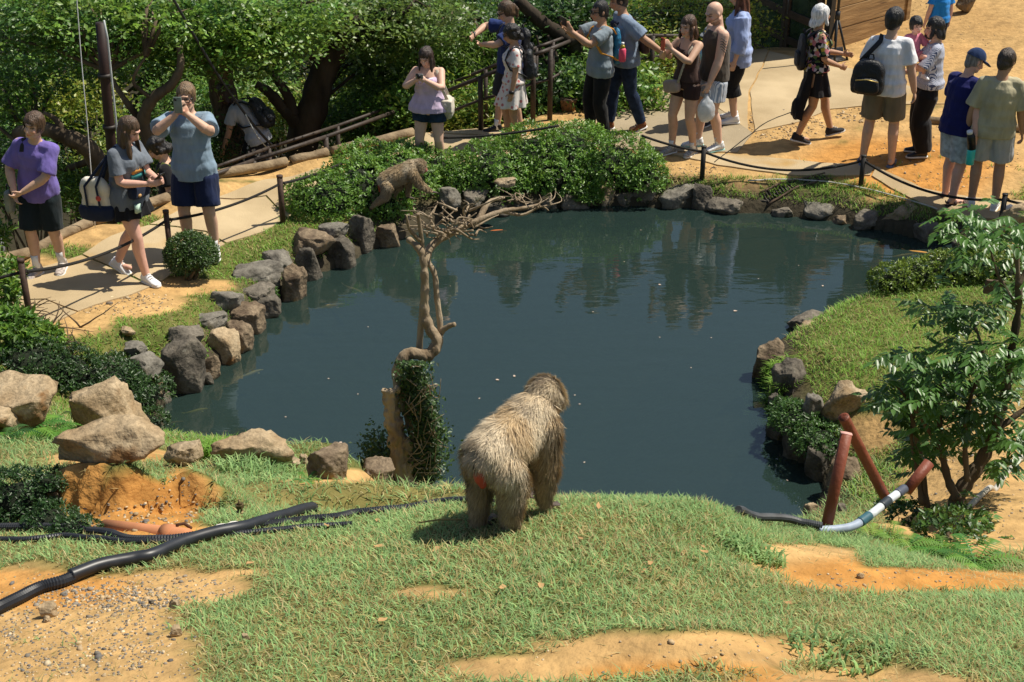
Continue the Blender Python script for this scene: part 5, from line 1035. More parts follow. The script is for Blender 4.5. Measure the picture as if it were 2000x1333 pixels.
    # ------------------------------------------------------------ clothing
    def top(s, m, hem=-.10, sleeve=.62, loose=.02, name='t_shirt', neck=.47, wr=.010, straps=False, flare=0, label=None):
        mb = MB(); k = s.s; R_ = []
        mxx = max(r[1] for r in s.rings[4:7])
        for t in np.arange(hem, neck, .035):
            rx = float(np.interp(t, [r[0] for r in s.rings], [r[1] for r in s.rings])); ry = float(np.interp(t, [r[0] for r in s.rings], [r[2] for r in s.rings]))
            if t < .3 and not straps: rx = max(rx, mxx * .93); ry = max(ry, .104 * s.bulk)
            if t < .03: rx = max(rx, s.rings[1][1]) + (.010 if not straps else 0); ry = max(ry, s.rings[1][2]) + (.012 if not straps else 0)
            o = loose + (.008 if t < .15 else 0) + flare * max(0, (.28 - t))
            if t > .40: o = loose * .7
            if t < .4 and (not straps or flare): o += .004 * math.sin(t * 60 + s.nseed)
            R_.append(s.tring(t, rx, ry, o, dy=(.012 if s.fem and .2 < t < .4 else 0)))
        if not straps: R_.append(s.tring(neck + .005, .085, .075, 0))
        mb.loft(R_, 24)
        if s.fem:
            for g in (-1, 1):
                c, u, v = s.tring(.315, .1, .1); mb.ball(c + s.Rt @ s.L(g * .066 * s.bulk, .088 * s.bulk, 0), (.066 + loose * .6) * k * s.bulk)
        for g, n in ((-1, 'l'), (1, 'r')):
            if sleeve:
                a, e, w = s.sh[n], s.el[n], s.wr[n]; r = s.arm_r()[0]; i = s.p0 + s.Rt @ s.L(g * .055, -.005, .435)
                mb.cap(i, a, (.058 + loose * .3) * k, (r + loose * .25) * k, 12)
                if sleeve <= 1:
                    en = a.lerp(e, sleeve); mb.tube([a - (e - a) * .1, a, a.lerp(e, sleeve * .5), en], [(r * .8) * k, (r + loose * .25) * k, (r + loose * .7) * k, (r + loose * 1.15) * k], 14)
                else:
                    mb.tube([a, e, e.lerp(w, sleeve - 1)], [(r + loose) * k, (r + loose) * k, (r + loose * .8) * k], 14); mb.ball(e, (r + loose) * k)
            elif straps:
                c = s.p0 + s.Rt @ s.L(g * .085, 0, .462); d = s.Rt @ s.L(0, .085, 0)
                mb.tube([c - s.Rt @ s.L(g * .01, .10, .13), c - s.Rt @ s.L(0, .05, .012), c + s.Rt @ s.L(0, .02, .008), c + s.Rt @ s.L(g * -.01, .105, -.10)], [(straps * k, .014 * k)] * 4, 8, ref=(1, 0, 0))
        o = mb.build(name, m, s.root, voxel=.0105, sm=2, wrinkle=(wr * 1.5, 10, 7), seed=s.nseed)
        if label: o['label'] = label
        return o
    def bottom(s, m, length=.7, loose=.03, name='shorts', top=.07, taper=1.0, wr=.008):
        """length 0..1 thigh, 1..2 down the shin"""
        mb = MB(); k = s.s
        mb.loft([s.tring(t, float(np.interp(t, [r[0] for r in s.rings], [r[1] for r in s.rings])), float(np.interp(t, [r[0] for r in s.rings], [r[2] for r in s.rings])), .007 + (loose * .12 if t < 0 else 0)) for t in (top, .03, 0, -.04, -.09)], 20)
        r = s.leg_r()
        for n in 'lr':
            P_ = s.leg_pts(n); pts = [P_[0]]; rad = [(r[0] * .90 + .006) * k]
            if length <= 1:
                for q in np.linspace(.25, 1, 4):
                    t = length * q; pts.append(s.hip[n].lerp(s.kn[n], t)); rad.append((np.interp(t, [0, .3, .75, 1], [r[0], r[1], r[2], r[3]]) + .010 + loose * (.5 + .7 * q)) * k)
            else:
                for t in (.3, .7, .97): pts.append(s.hip[n].lerp(s.kn[n], t)); rad.append((np.interp(t, [0, .3, .75, 1], r[:4]) + .008 + loose * .8) * k)
                for t in np.linspace(.12, length - 1, 4): pts.append(s.kn[n].lerp(s.an[n], t) + V3(0, -.012 * k, 0)); rad.append((np.interp(t, [0, .3, .55, 1], r[3:7]) * taper + .008 + loose) * k)
            mb.tube(pts, rad, 14); mb.ball(pts[0], rad[0])
        return mb.build(name, m, s.root, voxel=.0105, sm=2, wrinkle=(wr * 1.5, 10, 7), seed=s.nseed + 3)
    def skirt(s, m, hem=-.38, top=.10, flare=.10, name='skirt', amp=.018, folds=9, wr=.006):
        mb = MB(); k = s.s; n = 48; R_ = []
        b = len(mb.V); rows = 9
        mid = (s.kn['l'] + s.kn['r']) / 2 - (s.hip['l'] + s.hip['r']) / 2
        for j in range(rows + 1):
            q = j / rows; t = top + (hem - top) * q
            rx = float(np.interp(max(t, -.05), [r[0] for r in s.rings], [r[1] for r in s.rings])) + .014 + flare * max(0, q - .15); ry = float(np.interp(max(t, -.05), [r[0] for r in s.rings], [r[2] for r in s.rings])) + .014 + flare * max(0, q - .15)
            c = s.p0 + s.Rw @ s.L(0, 0, t) if t > 0 else s.p0 + V3(0, 0, t * k) + V3(mid.x, mid.y, 0) * min(1, -t / .45) * .8
            for i in range(n):
                a = 2 * math.pi * i / n; f = 1 + amp / .15 * q * math.sin(folds * a + s.nseed) + .3 * amp / .15 * q * math.sin((folds * 2 + 1) * a)
                mb.V.append(tuple(c + V3(rx * k * math.cos(a) * f, ry * k * math.sin(a) * f, 0)))
        for j in range(rows):
            for i in range(n):
                e = (i + 1) % n; mb.F.append((b + j * n + e, b + j * n + i, b + (j + 1) * n + i, b + (j + 1) * n + e))
        mb.F.append(tuple(b + i for i in range(n))); mb.F.append(tuple(b + rows * n + i for i in reversed(range(n))))
        return mb.build(name, m, s.root, voxel=.011, sm=2, wrinkle=(wr, 9, 4), seed=s.nseed)
    def shoes(s, m, sole=None, sock=None, style='sneaker', sock_h=.10):
        k = s.s
        for n in 'lr':
            a = s.an[n]; fd = s.footdir(n); up = V3(0, 0, 1); pt = s.P.get('pitch' + n, 0)
            sd = fd.cross(up).normalized(); M = Matrix.Rotation(R(pt), 3, sd) ; F = M @ fd; U = M @ up
            O = a - U * .085 * k
            def q(f, u, x=0): return O + (F * f + U * u + sd * x) * k
            if sock:
                mb = MB(); mb.tube([q(0, .05), a + (s.kn[n] - a).normalized() * sock_h * .6 * k, a + (s.kn[n] - a).normalized() * sock_h * k], [.041 * k, .040 * k, .043 * k], 12); mb.build('sock', sock, s.root)
            mb = MB()
            if style in ('sneaker', 'chunky'):
                w = 1.1 if style == 'chunky' else 1
                rings = [(q(-.068, .052), .026, .030), (q(-.055, .058), .036, .045), (q(-.02, .066), .039, .052), (q(.03, .062), .040, .048), (q(.08, .048), .043, .034), (q(.13, .038), .046, .025), (q(.165, .034), .042, .020), (q(.188, .03), .024, .013)]
                mb.loft([(c, sd * rx * w * k, U * ry * k) for c, rx, ry in rings], 14)
                mb.tube([q(-.015, .07), q(-.01, .115)], [(.041 * k, .046 * k), (.043 * k, .050 * k)], 12, ref=tuple(sd))
                sh = mb.build('shoe', m, s.root, voxel=.009, sm=2)
                for j in range(3):
                    lb = MB(); lb.tube([q(.035 + .025 * j, .108 - .014 * j, -.024), q(.04 + .025 * j, .117 - .016 * j, 0), q(.035 + .025 * j, .108 - .014 * j, .024)], .0045 * k, 6); lb.build('lace', m_rubber, sh)
            elif style == 'sandal':
                for f in (.02, .09): mb.tube([q(f, .02, -.047), q(f + .01, .075 - f * .3, -.02), q(f + .01, .075 - f * .3, .02), q(f, .02, .047)], [(.018 * k, .006 * k)] * 4, 8, ref=tuple(F))
                mb.tube([q(-.06, .05, -.035), q(-.075, .05, 0), q(-.06, .05, .035)], [(.006 * k, .014 * k)] * 3, 8)
                sh = mb.build('shoe', m, s.root)
            else:   # flip-flop
                for g in (-1, 1): mb.tube([q(.12, .03, 0), q(.08, .06, g * .03), q(.02, .03, g * .042)], .008 * k, 8)
                sh = mb.build('shoe', m, s.root)
            sb = MB(); th = .016 if style in ('sneaker', 'chunky') else .010
            rings = [(q(-.078, th), .018, th), (q(-.06, th), .036, th), (q(0, th), .040, th), (q(.06, th), .042, th), (q(.12, th), .050, th), (q(.165, th), .044, th), (q(.194, th), .02, th)]
            sb.loft([(c, sd * rx * 1.05 * k, U * ry * k) for c, rx, ry in rings], 12); sb.build('sole', sole or m_rubber, sh, smooth=True)
    # ------------------------------------------------------------ hair and head things
    def hair(s, style='short', c=None, fringe=.045, length=.25, vol=.014, lab=None):
        k = s.s * s.hs; m = hairmat(c or s.hairc); mb = MB(); H = lambda x, y, z: s.hd + s.Rh @ (s.L(x, y, z) * s.hs)
        v = vol
        mb.ball(H(0, -.016, .026), ((.077 + v) * k, (.099 + v) * k, (.100 + v) * k), 18, 12, s.Rh)
        for g in (-1, 1): mb.ball(H(g * .055, -.02, -.015), ((.024 + v * .7) * k, .055 * k, .05 * k), 10, 8, s.Rh)
        mb.ball(H(0, -.055, -.04), ((.056 + v) * k, (.045 + v) * k, .07 * k), 12, 8, s.Rh)
        if style in ('long', 'bob'):
            D = s.Rt; n_ = 6; L_ = length
            for x, y, r in ((-.062, -.03, .034), (.062, -.03, .034), (-.03, -.07, .04), (.03, -.07, .04), (0, -.075, .042), (-.072, .015, .026), (.072, .015, .026)):
                b = H(x, y, -.01); ll = L_ * (.85 if abs(x) > .06 else 1)
                pts = [b] + [b + (V3(0, 0, -1) * ll * q + D @ V3(x * .25 * q, (-.05 * q if y < -.02 else .03 * q), 0)) * k for q in (.35, .7, 1)]
                mb.tube(pts, [r * k, r * 1.05 * k, r * .95 * k, r * .45 * k], 8)
        if style == 'tail':
            b = H(0, -.115, .03); mb.ball(b, .03 * k); mb.tube([b, b + (s.Rt @ V3(0, -.045, -.06)) * k, b + (s.Rt @ V3(0, -.05, -length)) * k], [.026 * k, .03 * k, .012 * k], 8)
        if style == 'bun':
            b = H(0, -.125, .01); mb.ball(b, .052 * k); mb.ball(b + V3(0, 0, -.05 * k), .045 * k)
        if style == 'curly':
            for i in range(26):
                a = random.random() * 6.28; z = random.random() * .13 - .07; mb.ball(H(.085 * math.cos(a), -.03 + .085 * math.sin(a) * (1 if math.sin(a) < 0 else .3), z + .02), (.026 + .012 * random.random()) * k, 6, 4)
            for i in range(12): mb.ball(H(random.uniform(-.06, .06), -.10 - random.random() * .03, -.06 - random.random() * length), .038 * k, 6, 4)
        if False:
            for i in range(7):
                x = -.062 + .0207 * i; mb.cap(H(x * .9, .06, .095), H(x, .098 - abs(x) * .45, fringe + .012 + .006 * math.sin(i * 2.3)), .02 * k, .012 * k, 8)
        Ri = s.Rh.inverted(); hd = s.hd
        def cut(p):
            q = Ri @ (p - hd) / k
            return q.y > .035 and q.z < max(fringe, .042) + .012 * math.sin(q.x * 160 + s.nseed) and abs(q.x) < (.074 if style != 'short' else .085) and q.z > -.2 and q.y > .035 + max(0, abs(q.x) - .055) * .8
        return mb.build('hair', m, s.root, voxel=.0095, sm=1, wrinkle=(.010, 28, 10), seed=s.nseed, cut=cut)
    def capp(s, c, back=False):
        k = s.s; H = lambda x, y, z: s.hd + s.Rh @ s.L(x, y, z); m = cloth(c); Ri = s.Rh.inverted(); hd = s.hd
        mb = MB(); mb.ball(H(0, -.014, .036), (.094 * k, .118 * k, .108 * k), 20, 12, s.Rh)
        o = mb.build('cap', m, s.root, cut=lambda p: (Ri @ (p - hd)).z < .03 * k)
        b = MB(); b.loft([(H(0, .06, .034), s.Rh @ s.L(.088, 0, 0), s.Rh @ s.L(0, .02, .014)), (H(0, .12, .030), s.Rh @ s.L(.082, 0, 0), s.Rh @ s.L(0, 0, .010)), (H(0, .172, .016), s.Rh @ s.L(.062, 0, 0), s.Rh @ s.L(0, 0, .007)), (H(0, .19, .01), s.Rh @ s.L(.025, 0, 0), s.Rh @ s.L(0, 0, .005))], 16)
        b.build('brim', m, o)
        bb = MB(); bb.ball(H(0, .1, .075), (.016 * k, .006 * k, .014 * k), 10, 6, s.Rh); bb.build('emblem', mat('badge_yellow', (.6, .42, .05)), o)
    def glasses(s):
        k = s.s; H = lambda x, y, z: s.hd + s.Rh @ s.L(x, y, z); mb = MB()
        for g in (-1, 1):
            c = [H(g * (.034 + .026 * math.cos(a)), .108, .004 + .018 * math.sin(a)) for a in np.linspace(0, 6.28, 11)]; mb.tube(c, .0045 * k, 6)
            mb.tube([H(g * .06, .104, .008), H(g * .084, -.01, .008)], .0045 * k, 6)
        mb.tube([H(-.01, .112, .008), H(.01, .112, .008)], .004 * k, 6); mb.build('glasses', m_dark, s.root)
    def T(s, x, y, z): """a point in torso space"""; return s.p0 + s.Rw @ s.L(0, 0, .18) + s.Rt @ s.L(x, y, z - .18)
    def world(s, v): return s.root.matrix_basis @ v
    def backpack(s, m, label, w=.15, h=.22, d=.075, x=0, zc=.22, y=-.20, strap_m=None, one=0, pocket_m=None, zip_m=None):
        """worn by the person, yet a thing of its own"""
        k = s.s; o = empty('backpack', s.root.location, s.root.rotation_euler.z, label, 'backpack'); M = s.Rt
        mb = MB(); c = s.T(x, y, zc)
        rbox(mb, c, (w * k, d * k, h * k), M, .55, .72); mb.build('bag_body', m, o, voxel=.012, sm=2, wrinkle=(.022, 9, 9), seed=s.nseed)
        pb = MB(); rbox(pb, s.T(x, y - d * .95, zc - h * .38), (w * .72 * k, d * .5 * k, h * .45 * k), M, .6, .85); pk = pb.build('pocket', pocket_m or m, o, voxel=.011, sm=5, wrinkle=(.006, 14, 14))
        zb = MB(); zz = zc + h * .02; zb.tube([s.T(x - w * .6, y - d * 1.3, zz - .02), s.T(x, y - d * 1.46, zz), s.T(x + w * .6, y - d * 1.3, zz - .02)], .0055 * k, 6); zb.build('zip', zip_m or m_strap, pk)
        hb = MB(); hb.tube([s.T(x - .03, y + d * .3, zc + h), s.T(x - .02, y + d * .3, zc + h + .045), s.T(x + .02, y + d * .3, zc + h + .045), s.T(x + .03, y + d * .3, zc + h)], .008 * k, 6); hb.build('top_handle', m_strap, o)
        for g in ((-1, 1) if not one else (one,)):
            sb = MB(); r = s.bulk
            sb.tube([s.T(x + g * w * .55, y + d * .6, zc + h * .75), s.T(g * .095, -.11 * r, .455), s.T(g * .098, -.02, .487 + .012), s.T(g * .105, .085 * r, .44), s.T(g * .125, .135 * r, .32), s.T(g * .165 * r, .07, .19), s.T(g * .14 * r, -.10, .12), s.T(x + g * w * .8, y + d * .4, zc - h * .7)],
                    [(.026 * k, .009 * k)] * 8, 8, ref=(1, 0, 0)); sb.build('strap', strap_m or m_strap, o)
        return o
    def held(s, name, label, cat): return empty(name, s.root.location, s.root.rotation_euler.z, label, cat)
    def phone(s, at, rot, m, label, size=(.038, .005, .076), name='phone', cat='phone'):
        o = s.held(name, label, cat); M = Matrix.Rotation(R(rot[2]), 3, 'Z') @ Matrix.Rotation(R(rot[0]), 3, 'X') @ Matrix.Rotation(R(rot[1]), 3, 'Y')
        k = s.s; mb = MB(); c = s.L(*at); mb.box(c, tuple(v * k for v in size), M); mb.build('phone_case', m, o, bevel=.004)
        sc = MB(); sc.box(c - M @ V3(0, (size[1] + .0006) * k, 0), (size[0] * .88 * k, .0008, size[2] * .9 * k), M); sc.build('screen', m_dark, o)
        l = MB(); l.box(c + M @ V3(size[0] * .5, size[1] + .001, size[2] * .7) * k, (size[0] * .3 * k, .0015, size[0] * .3 * k), M); l.build('camera_lens', m_dark, o)
        return o
# ================================================================ the visitors
BK = (.012, .010, .010)
wht = cloth((.78, .78, .80)); blk = cloth((.012, .012, .014)); navy = cloth((.012, .02, .06)); shoe_w = mat('white_leather', (.75, .75, .77), rough=.55, var=.05)
m_blackbag = cloth((.012, .013, .016), 'nylon')
# -- youth in the purple shirt
a = Person('young person in purple T-shirt and dark shorts clutching a grey pouch on the path', 92, 533, 220, 172, 'light', (.075, .042, .022), head_px=62, pose=dict(lean=9, side=-9, hp=-2, hy=-8, hl=(.03, .27, .97), hr=(.15, .22, .94), el=(-1, .1, -.4), er=(1, -.5, -.2), fl=(-.09, -.08, .085), fr=(.10, .10, .085), crouch=.965))
a.top(cloth((.17, .13, .40)), hem=-.13, loose=.03, sleeve=.85); a.bottom(cloth((.012, .02, .024)), .98, .03); a.hair('short', fringe=.02, vol=.02); a.shoes(mat('beige_runner', (.42, .36, .32), var=.5, scale=40), sock=wht, style='chunky', sock_h=.15)
o = a.held('pouch', 'grey waist pouch held at the hip by the purple-shirted youth', 'pouch'); mb = MB(); rbox(mb, a.L(.24, .17, .82), (.035, .055, .11)); mb.build('pouch_body', cloth((.22, .23, .19), 'nylon'), o, voxel=.012, sm=4); mb = MB(); mb.tube([a.L(.2, .2, .92), a.L(.19, .22, .99), a.L(.26, .14, .99), a.L(.27, .14, .92)], .006, 6); mb.build('cord', m_strap, o)
mb = MB(); mb.tube([a.T(.09, .11, .40), a.T(.10, .02, .495), a.T(.10, -.1, .44)], [(.022, .012)] * 3, 8, ref=(1, 0, 0)); mb.build('shoulder_strap', m_strap, a.root)
# -- woman with the canvas tote
a = Person('person with long hair, grey T-shirt and canvas tote walking and looking at a phone', 252, 546, 227, -118, 'pink', (.085, .05, .028), head_px=246, fem=True, bulk=1.08, pose=dict(lean=6, hp=28, hy=14, hl=(-.05, .37, 1.11), hr=(.08, .34, 1.10), el=(-.5, -.6, -1), er=(.5, -.6, -1), fr=(.05, .17, .085), fl=(-.03, -.27, .13), pitchl=-28, crouch=.975, dl=(.2, 1, .2), dr=(-.2, 1, .2)))
gt = a.top(cloth((.14, .16, .19)), hem=-.14, loose=.032, sleeve=.72); a.skirt(blk, hem=-.24, top=.05, flare=.06, folds=12); a.hair('long', length=.36, vol=.012, fringe=.05); a.shoes(shoe_w, style='chunky')
mb = MB(); mb.box(a.T(-.01, .150, .30), (.075, .012, .022)); mb.build('chest_print', mat('print_white', (.7, .66, .5)), gt); mb = MB(); mb.box(a.T(.0, .152, .25), (.07, .012, .018)); mb.build('chest_print', mat('print_orange', (.55, .25, .05)), gt); mb = MB(); mb.box(a.T(-.01, .150, .20), (.085, .012, .024)); mb.build('chest_print', mat('print_teal', (.05, .28, .27)), gt)
a.phone((.02, .45, 1.17), (-50, 0, 0), m_dark, 'dark phone held by the person with the canvas tote')
o = a.held('tote_bag', 'cream canvas tote bag with navy base and handles hanging from a shoulder', 'bag'); cv = cloth((.62, .58, .49)); nv = cloth((.013, .02, .045))
M = Matrix.Rotation(R(20), 3, 'Z') @ Matrix.Rotation(R(8), 3, 'Y')
c = a.L(.26, -.16, .93); mb = MB(); rbox(mb, c, (.07, .155, .21), M, .6, .8); mb.build('bag_body', cv, o, voxel=.013, sm=2, wrinkle=(.025, 8, 8)); mb = MB(); rbox(mb, c - V3(.0, 0, .125), (.08, .165, .085), M, .6, 1.05); mb.build('base_panel', nv, o, voxel=.013, sm=2, wrinkle=(.015, 8, 8))
for y in (-.06, .06):
    mb = MB(); mb.tube([c + M @ V3(.083, y, -.12), c + M @ V3(.072, y * .9, .15), a.T(.17, -.05, .42), a.T(.13, 0, .50), a.T(.12, -.06, .43), c + M @ V3(-.06, y, .15)], [(.014, .006)] * 6, 8, ref=(0, 1, 0)); mb.build('handle', nv, o)
mb = MB(); mb.ball(c + M @ V3(.082, .06, .04), (.008, .025, .028), rot=M); mb.build('printed_crest', mat('print_red', (.4, .06, .05)), o)
o = a.held('waist_bag', 'small navy waist bag with round badge worn across the belly', 'bag'); mb = MB(); rbox(mb, a.T(.03, .19, .06), (.12, .05, .065)); mb.build('bag_body', nv, o, voxel=.012, sm=6); mb = MB(); mb.ball(a.T(.08, .245, .04), (.022, .01, .016)); mb.build('badge', mat('badge_tan', (.5, .3, .12)), o); mb = MB(); mb.tube([a.T(-.08, .18, .10), a.T(-.06, .16, .33), a.T(-.09, .02, .49), a.T(-.07, -.12, .4)], .008, 6); mb.build('strap', m_strap, o)
mb = MB(); mb.box(a.T(.09, .22, -.10), (.03, .012, .04)); mb.build('hanging_tag', mat('tag_mint', (.45, .6, .5)), o)
# -- man photographing in light blue
a = Person('person in light blue T-shirt and navy shorts photographing from behind the round bush', 386, 500, 158, 178, 'light', (.16, .10, .05), head_px=372, bulk=1.06, pose=dict(hp=6, hl=(-.055, .24, 1.50), hr=(.055, .25, 1.50), el=(-1, .35, -.8), er=(1, .35, -.8), dl=(.25, .1, 1), dr=(-.25, .1, 1), nl=(.6, -.6, 0), nr=(-.6, -.6, 0), curl=.45, fl=(-.13, 0, .085), fr=(.13, 0, .085)))
a.top(cloth((.21, .29, .37)), hem=-.13, loose=.028, sleeve=.8); a.bottom(navy, .86, .035); a.hair('short', vol=.013, fringe=.055); a.shoes(shoe_w, sock=wht); a.glasses()
a.phone((0, .33, 1.615), (0, 0, 0), mat('phone_green_grey', (.18, .22, .19), rough=.4), 'grey-green phone held up by the person in light blue')
# -- figures half hidden beyond the log edge
a = Person('person in black T-shirt with green rucksack strap standing below the path edge', 325, 272, 272, 100, 'light', BK, H=1.66, D=14.6, z=-.72, pose=dict(hp=28, lean=6))
a.top(blk, loose=.03); a.bottom(blk, 1.9, .02, 'trousers'); a.hair('curly', length=.02, vol=.02); a.shoes(m_dark)
mb = MB(); mb.tube([a.T(-.11, .12, .38), a.T(-.115, .02, .495), a.T(-.115, -.11, .42), a.T(-.12, -.13, .25)], [(.02, .012)] * 4, 8, ref=(1, 0, 0)); mb.build('shoulder_strap', cloth((.10, .13, .03)), a.root)
a = Person('person in pale T-shirt bending forward on the steps with a black backpack', 505, 300, 215, 75, 'tan', (.035, .014, .010), H=1.4, D=16.9, z=-.72, fem=True, pose=dict(lean=36, hp=20, hl=(-.2, .42, .72), hr=(.2, .45, .72), crouch=.84))
a.top(cloth((.4, .42, .45)), loose=.02); a.skirt(cloth((.02, .02, .025), 'floral', (.5, .5, .48)), hem=-.4); a.hair('long', length=.2); a.shoes(m_dark); a.backpack(m_blackbag, 'black backpack on the person bending forward on the steps')  # pale shirt greyed: the shade on the steps is put into its colour
a = Person('person in grey T-shirt passing beyond the log edge at the foot of the trees', -36, 400, 380, 120, 'tan', BK, H=1.68, D=13.7, z=-.85, pose=dict(hl=(-.34, .12, .92)))
a.top(cloth((.17, .17, .19)), loose=.03); a.bottom(cloth((.03, .04, .07)), 1.9, .02, 'jeans'); a.hair(); a.shoes(m_dark)
# -- woman with the compact camera
a = Person('person in lilac sleeveless top and dark blue shorts taking a picture behind the monkey', 848, 340, 86, 172, 'fair', (.035, .02, .014), head_px=829, fem=True, bulk=1.12, pose=dict(hp=26, hy=-16, hl=(-.02, .31, 1.36), hr=(.10, .30, 1.36), el=(-1, .1, -1), er=(1, .1, -1), dl=(.7, .6, .35), dr=(-.7, .6, .35), fl=(-.15, 0, .085), fr=(.14, .03, .085)))
tp = a.top(cloth((.52, .42, .56)), hem=-.07, loose=.018, sleeve=0, straps=.022, flare=.17, neck=.41, name='sleeveless_top'); a.bottom(cloth((.015, .035, .06), 'denim'), .42, .022); a.hair('long', length=.2, fringe=.035); a.shoes(mat('grey_shoe', (.2, .2, .2)))
mb = MB(); mb.tube([a.T(x, .155 - abs(x) * .45, .385 - abs(abs(x) - .07) * .35) for x in np.linspace(-.12, .12, 13)], .009, 6); mb.build('lace_neckline', wht, tp)
o = a.phone((.04, .38, 1.43), (0, 0, 0), mat('camera_grey', (.25, .25, .24), rough=.35, metal=.5), 'small grey compact camera held by the person in the lilac top', (.05, .012, .03), 'camera', 'camera'); mb = MB(); mb.tube([a.L(.04, .39, 1.43), a.L(.04, .42, 1.43)], .02, 12); mb.build('lens', m_dark, o)
o = a.held('shoulder_bag', 'cream canvas shoulder bag with wide strap beside the lilac top', 'bag'); cv = cloth((.55, .50, .41)); c = a.L(-.25, -.02, .92)
mb = MB(); mb.ball(c, (.075, .10, .14)); mb.box(c + V3(0, .02, .03), (.06, .09, .07)); mb.build('bag_body', cv, o, voxel=.012, sm=3, wrinkle=(.014, 11, 9)); mb = MB(); mb.ball(c + V3(.02, .10, .04), (.035, .02, .045)); mb.build('side_pocket', cv, o)
mb = MB(); mb.tube([c + V3(0, -.05, .10), a.T(-.20, -.02, .25), a.T(-.13, 0, .49), a.T(.02, -.10, .38)], [(.018, .006)] * 4, 8); mb.build('strap', cv, o); mb = MB(); mb.tube([c + V3(.0, .06, .10), a.T(-.19, .1, .25), a.T(-.12, .05, .48)], [(.018, .006)] * 3, 8); mb.build('strap', cv, o)
# -- couple by the railing
a = Person('tall person with tied-back hair in navy T-shirt checking a watch behind the floral dress', 1006, 262, -2, 108, 'light', (.075, .042, .02), head_px=985, pose=dict(hp=20, hl=(.02, .34, 1.20), hr=(.2, .40, 1.28), el=(-1, -.3, .1), er=(1, .2, .1), dl=(1, .3, -.5), fl=(-.1, -.12, .085), fr=(.1, .14, .085)))
a.top(cloth((.018, .035, .13)), hem=-.12, loose=.028, sleeve=.75); a.bottom(cloth((.03, .032, .04)), 1.0, .03); a.hair('tail', length=.16, vol=.012); a.shoes(m_dark, sock=wht); a.glasses()
mb = MB(); mb.tube([a.wr['r'] - V3(.01, .01, 0), a.wr['r'] + V3(.008, .01, 0)], .033, 10); mb.build('watch', m_dark, a.root)
a.backpack(m_blackbag, 'dark backpack on the tall person in the navy T-shirt', w=.14, h=.2)
a = Person('person in white floral dress with black curly hair and black backpack beside the railing', 1004, 287, 45, 96, 'tan', BK, fem=True, pose=dict(hp=16, hl=(-.23, .06, .83), hr=(.24, .08, .84), fl=(-.08, -.08, .085), fr=(.09, .08, .085)))
fl = cloth((.66, .61, .58), 'floral', (.50, .16, .15)); a.top(fl, hem=-.02, loose=.022, sleeve=.66, name='dress_top'); a.skirt(fl, hem=-.34, top=.12, flare=.10, folds=8, amp=.022, name='dress_skirt'); a.hair('curly', length=.03, vol=.02, fringe=.05); a.shoes(mat('black_shoe', (.02, .02, .022)), sole=m_dark); a.glasses()
mb = MB(); mb.tube([a.wr['l'] + V3(0, 0, .02), a.wr['l'] + V3(0, 0, -.012)], .031, 10); mb.build('watch', m_dark, a.root)
b_ = a.backpack(m_blackbag, 'black backpack with grey mesh pocket on the person in floral dress', w=.135, h=.21, d=.085, pocket_m=cloth((.06, .065, .075), 'nylon'))
# -- man with the big phone
a = Person('person in grey T-shirt and black jeans photographing with a brown phone, colourful rucksack', 1180, 274, -1, 112, 'tan', BK, head_px=1165, pose=dict(hp=4, hl=(-.08, .42, 1.41), hr=(.10, .44, 1.43), el=(-.6, -.1, -1), er=(.6, -.1, -1), dl=(.2, .5, 1), dr=(-.2, .5, 1), nl=(.6, -.4, 0), nr=(-.6, -.4, 0), fl=(-.11, -.04, .085), fr=(.11, .06, .085)))
gt = a.top(cloth((.21, .255, .29)), hem=-.12, loose=.026, sleeve=.66); a.bottom(cloth((.010, .011, .013)), 1.97, .014, 'jeans', taper=1.05); a.hair('short', vol=.008, fringe=.06); a.shoes(m_dark); a.glasses()
mb = MB(); mb.ball(a.T(.02, .137, .26), (.06, .012, .05)); mb.build('chest_print', mat('print_navy', (.02, .03, .07)), gt)
a.phone((.01, .50, 1.53), (0, 90, 0), mat('phone_brown', (.05, .026, .014), rough=.4), 'brown phone held up sideways by the person in black jeans', (.048, .007, .095))
b_ = a.backpack(cloth((.02, .16, .30), 'nylon'), 'blue rucksack with orange straps on the person in black jeans', w=.12, h=.22, d=.06, strap_m=cloth((.60, .26, .02), 'nylon'), pocket_m=cloth((.05, .09, .3), 'nylon'))
o = a.held('drink_bottle', 'pink-wrapped drink bottle hanging from the blue rucksack', 'bottle'); c = a.T(-.17, -.21, .17); mb = MB(); mb.tube([c - V3(0, 0, .10), c - V3(0, 0, .09), c + V3(0, 0, .04), c + V3(0, 0, .06)], [.03, .042, .042, .03], 14); mb.build('sleeve', mat('neon_pink', (.75, .08, .16), rough=.6), o); mb = MB(); mb.tube([c + V3(0, 0, .06), c + V3(0, 0, .085), c + V3(0, 0, .10)], [.03, .026, .016], 12); mb.build('neck', mat('tea_yellow', (.45, .36, .04), rough=.3), o); mb = MB(); mb.tube([c + V3(0, 0, .10), c + V3(0, 0, .125)], .017, 12); mb.build('bottle_cap', shoe_w, o)
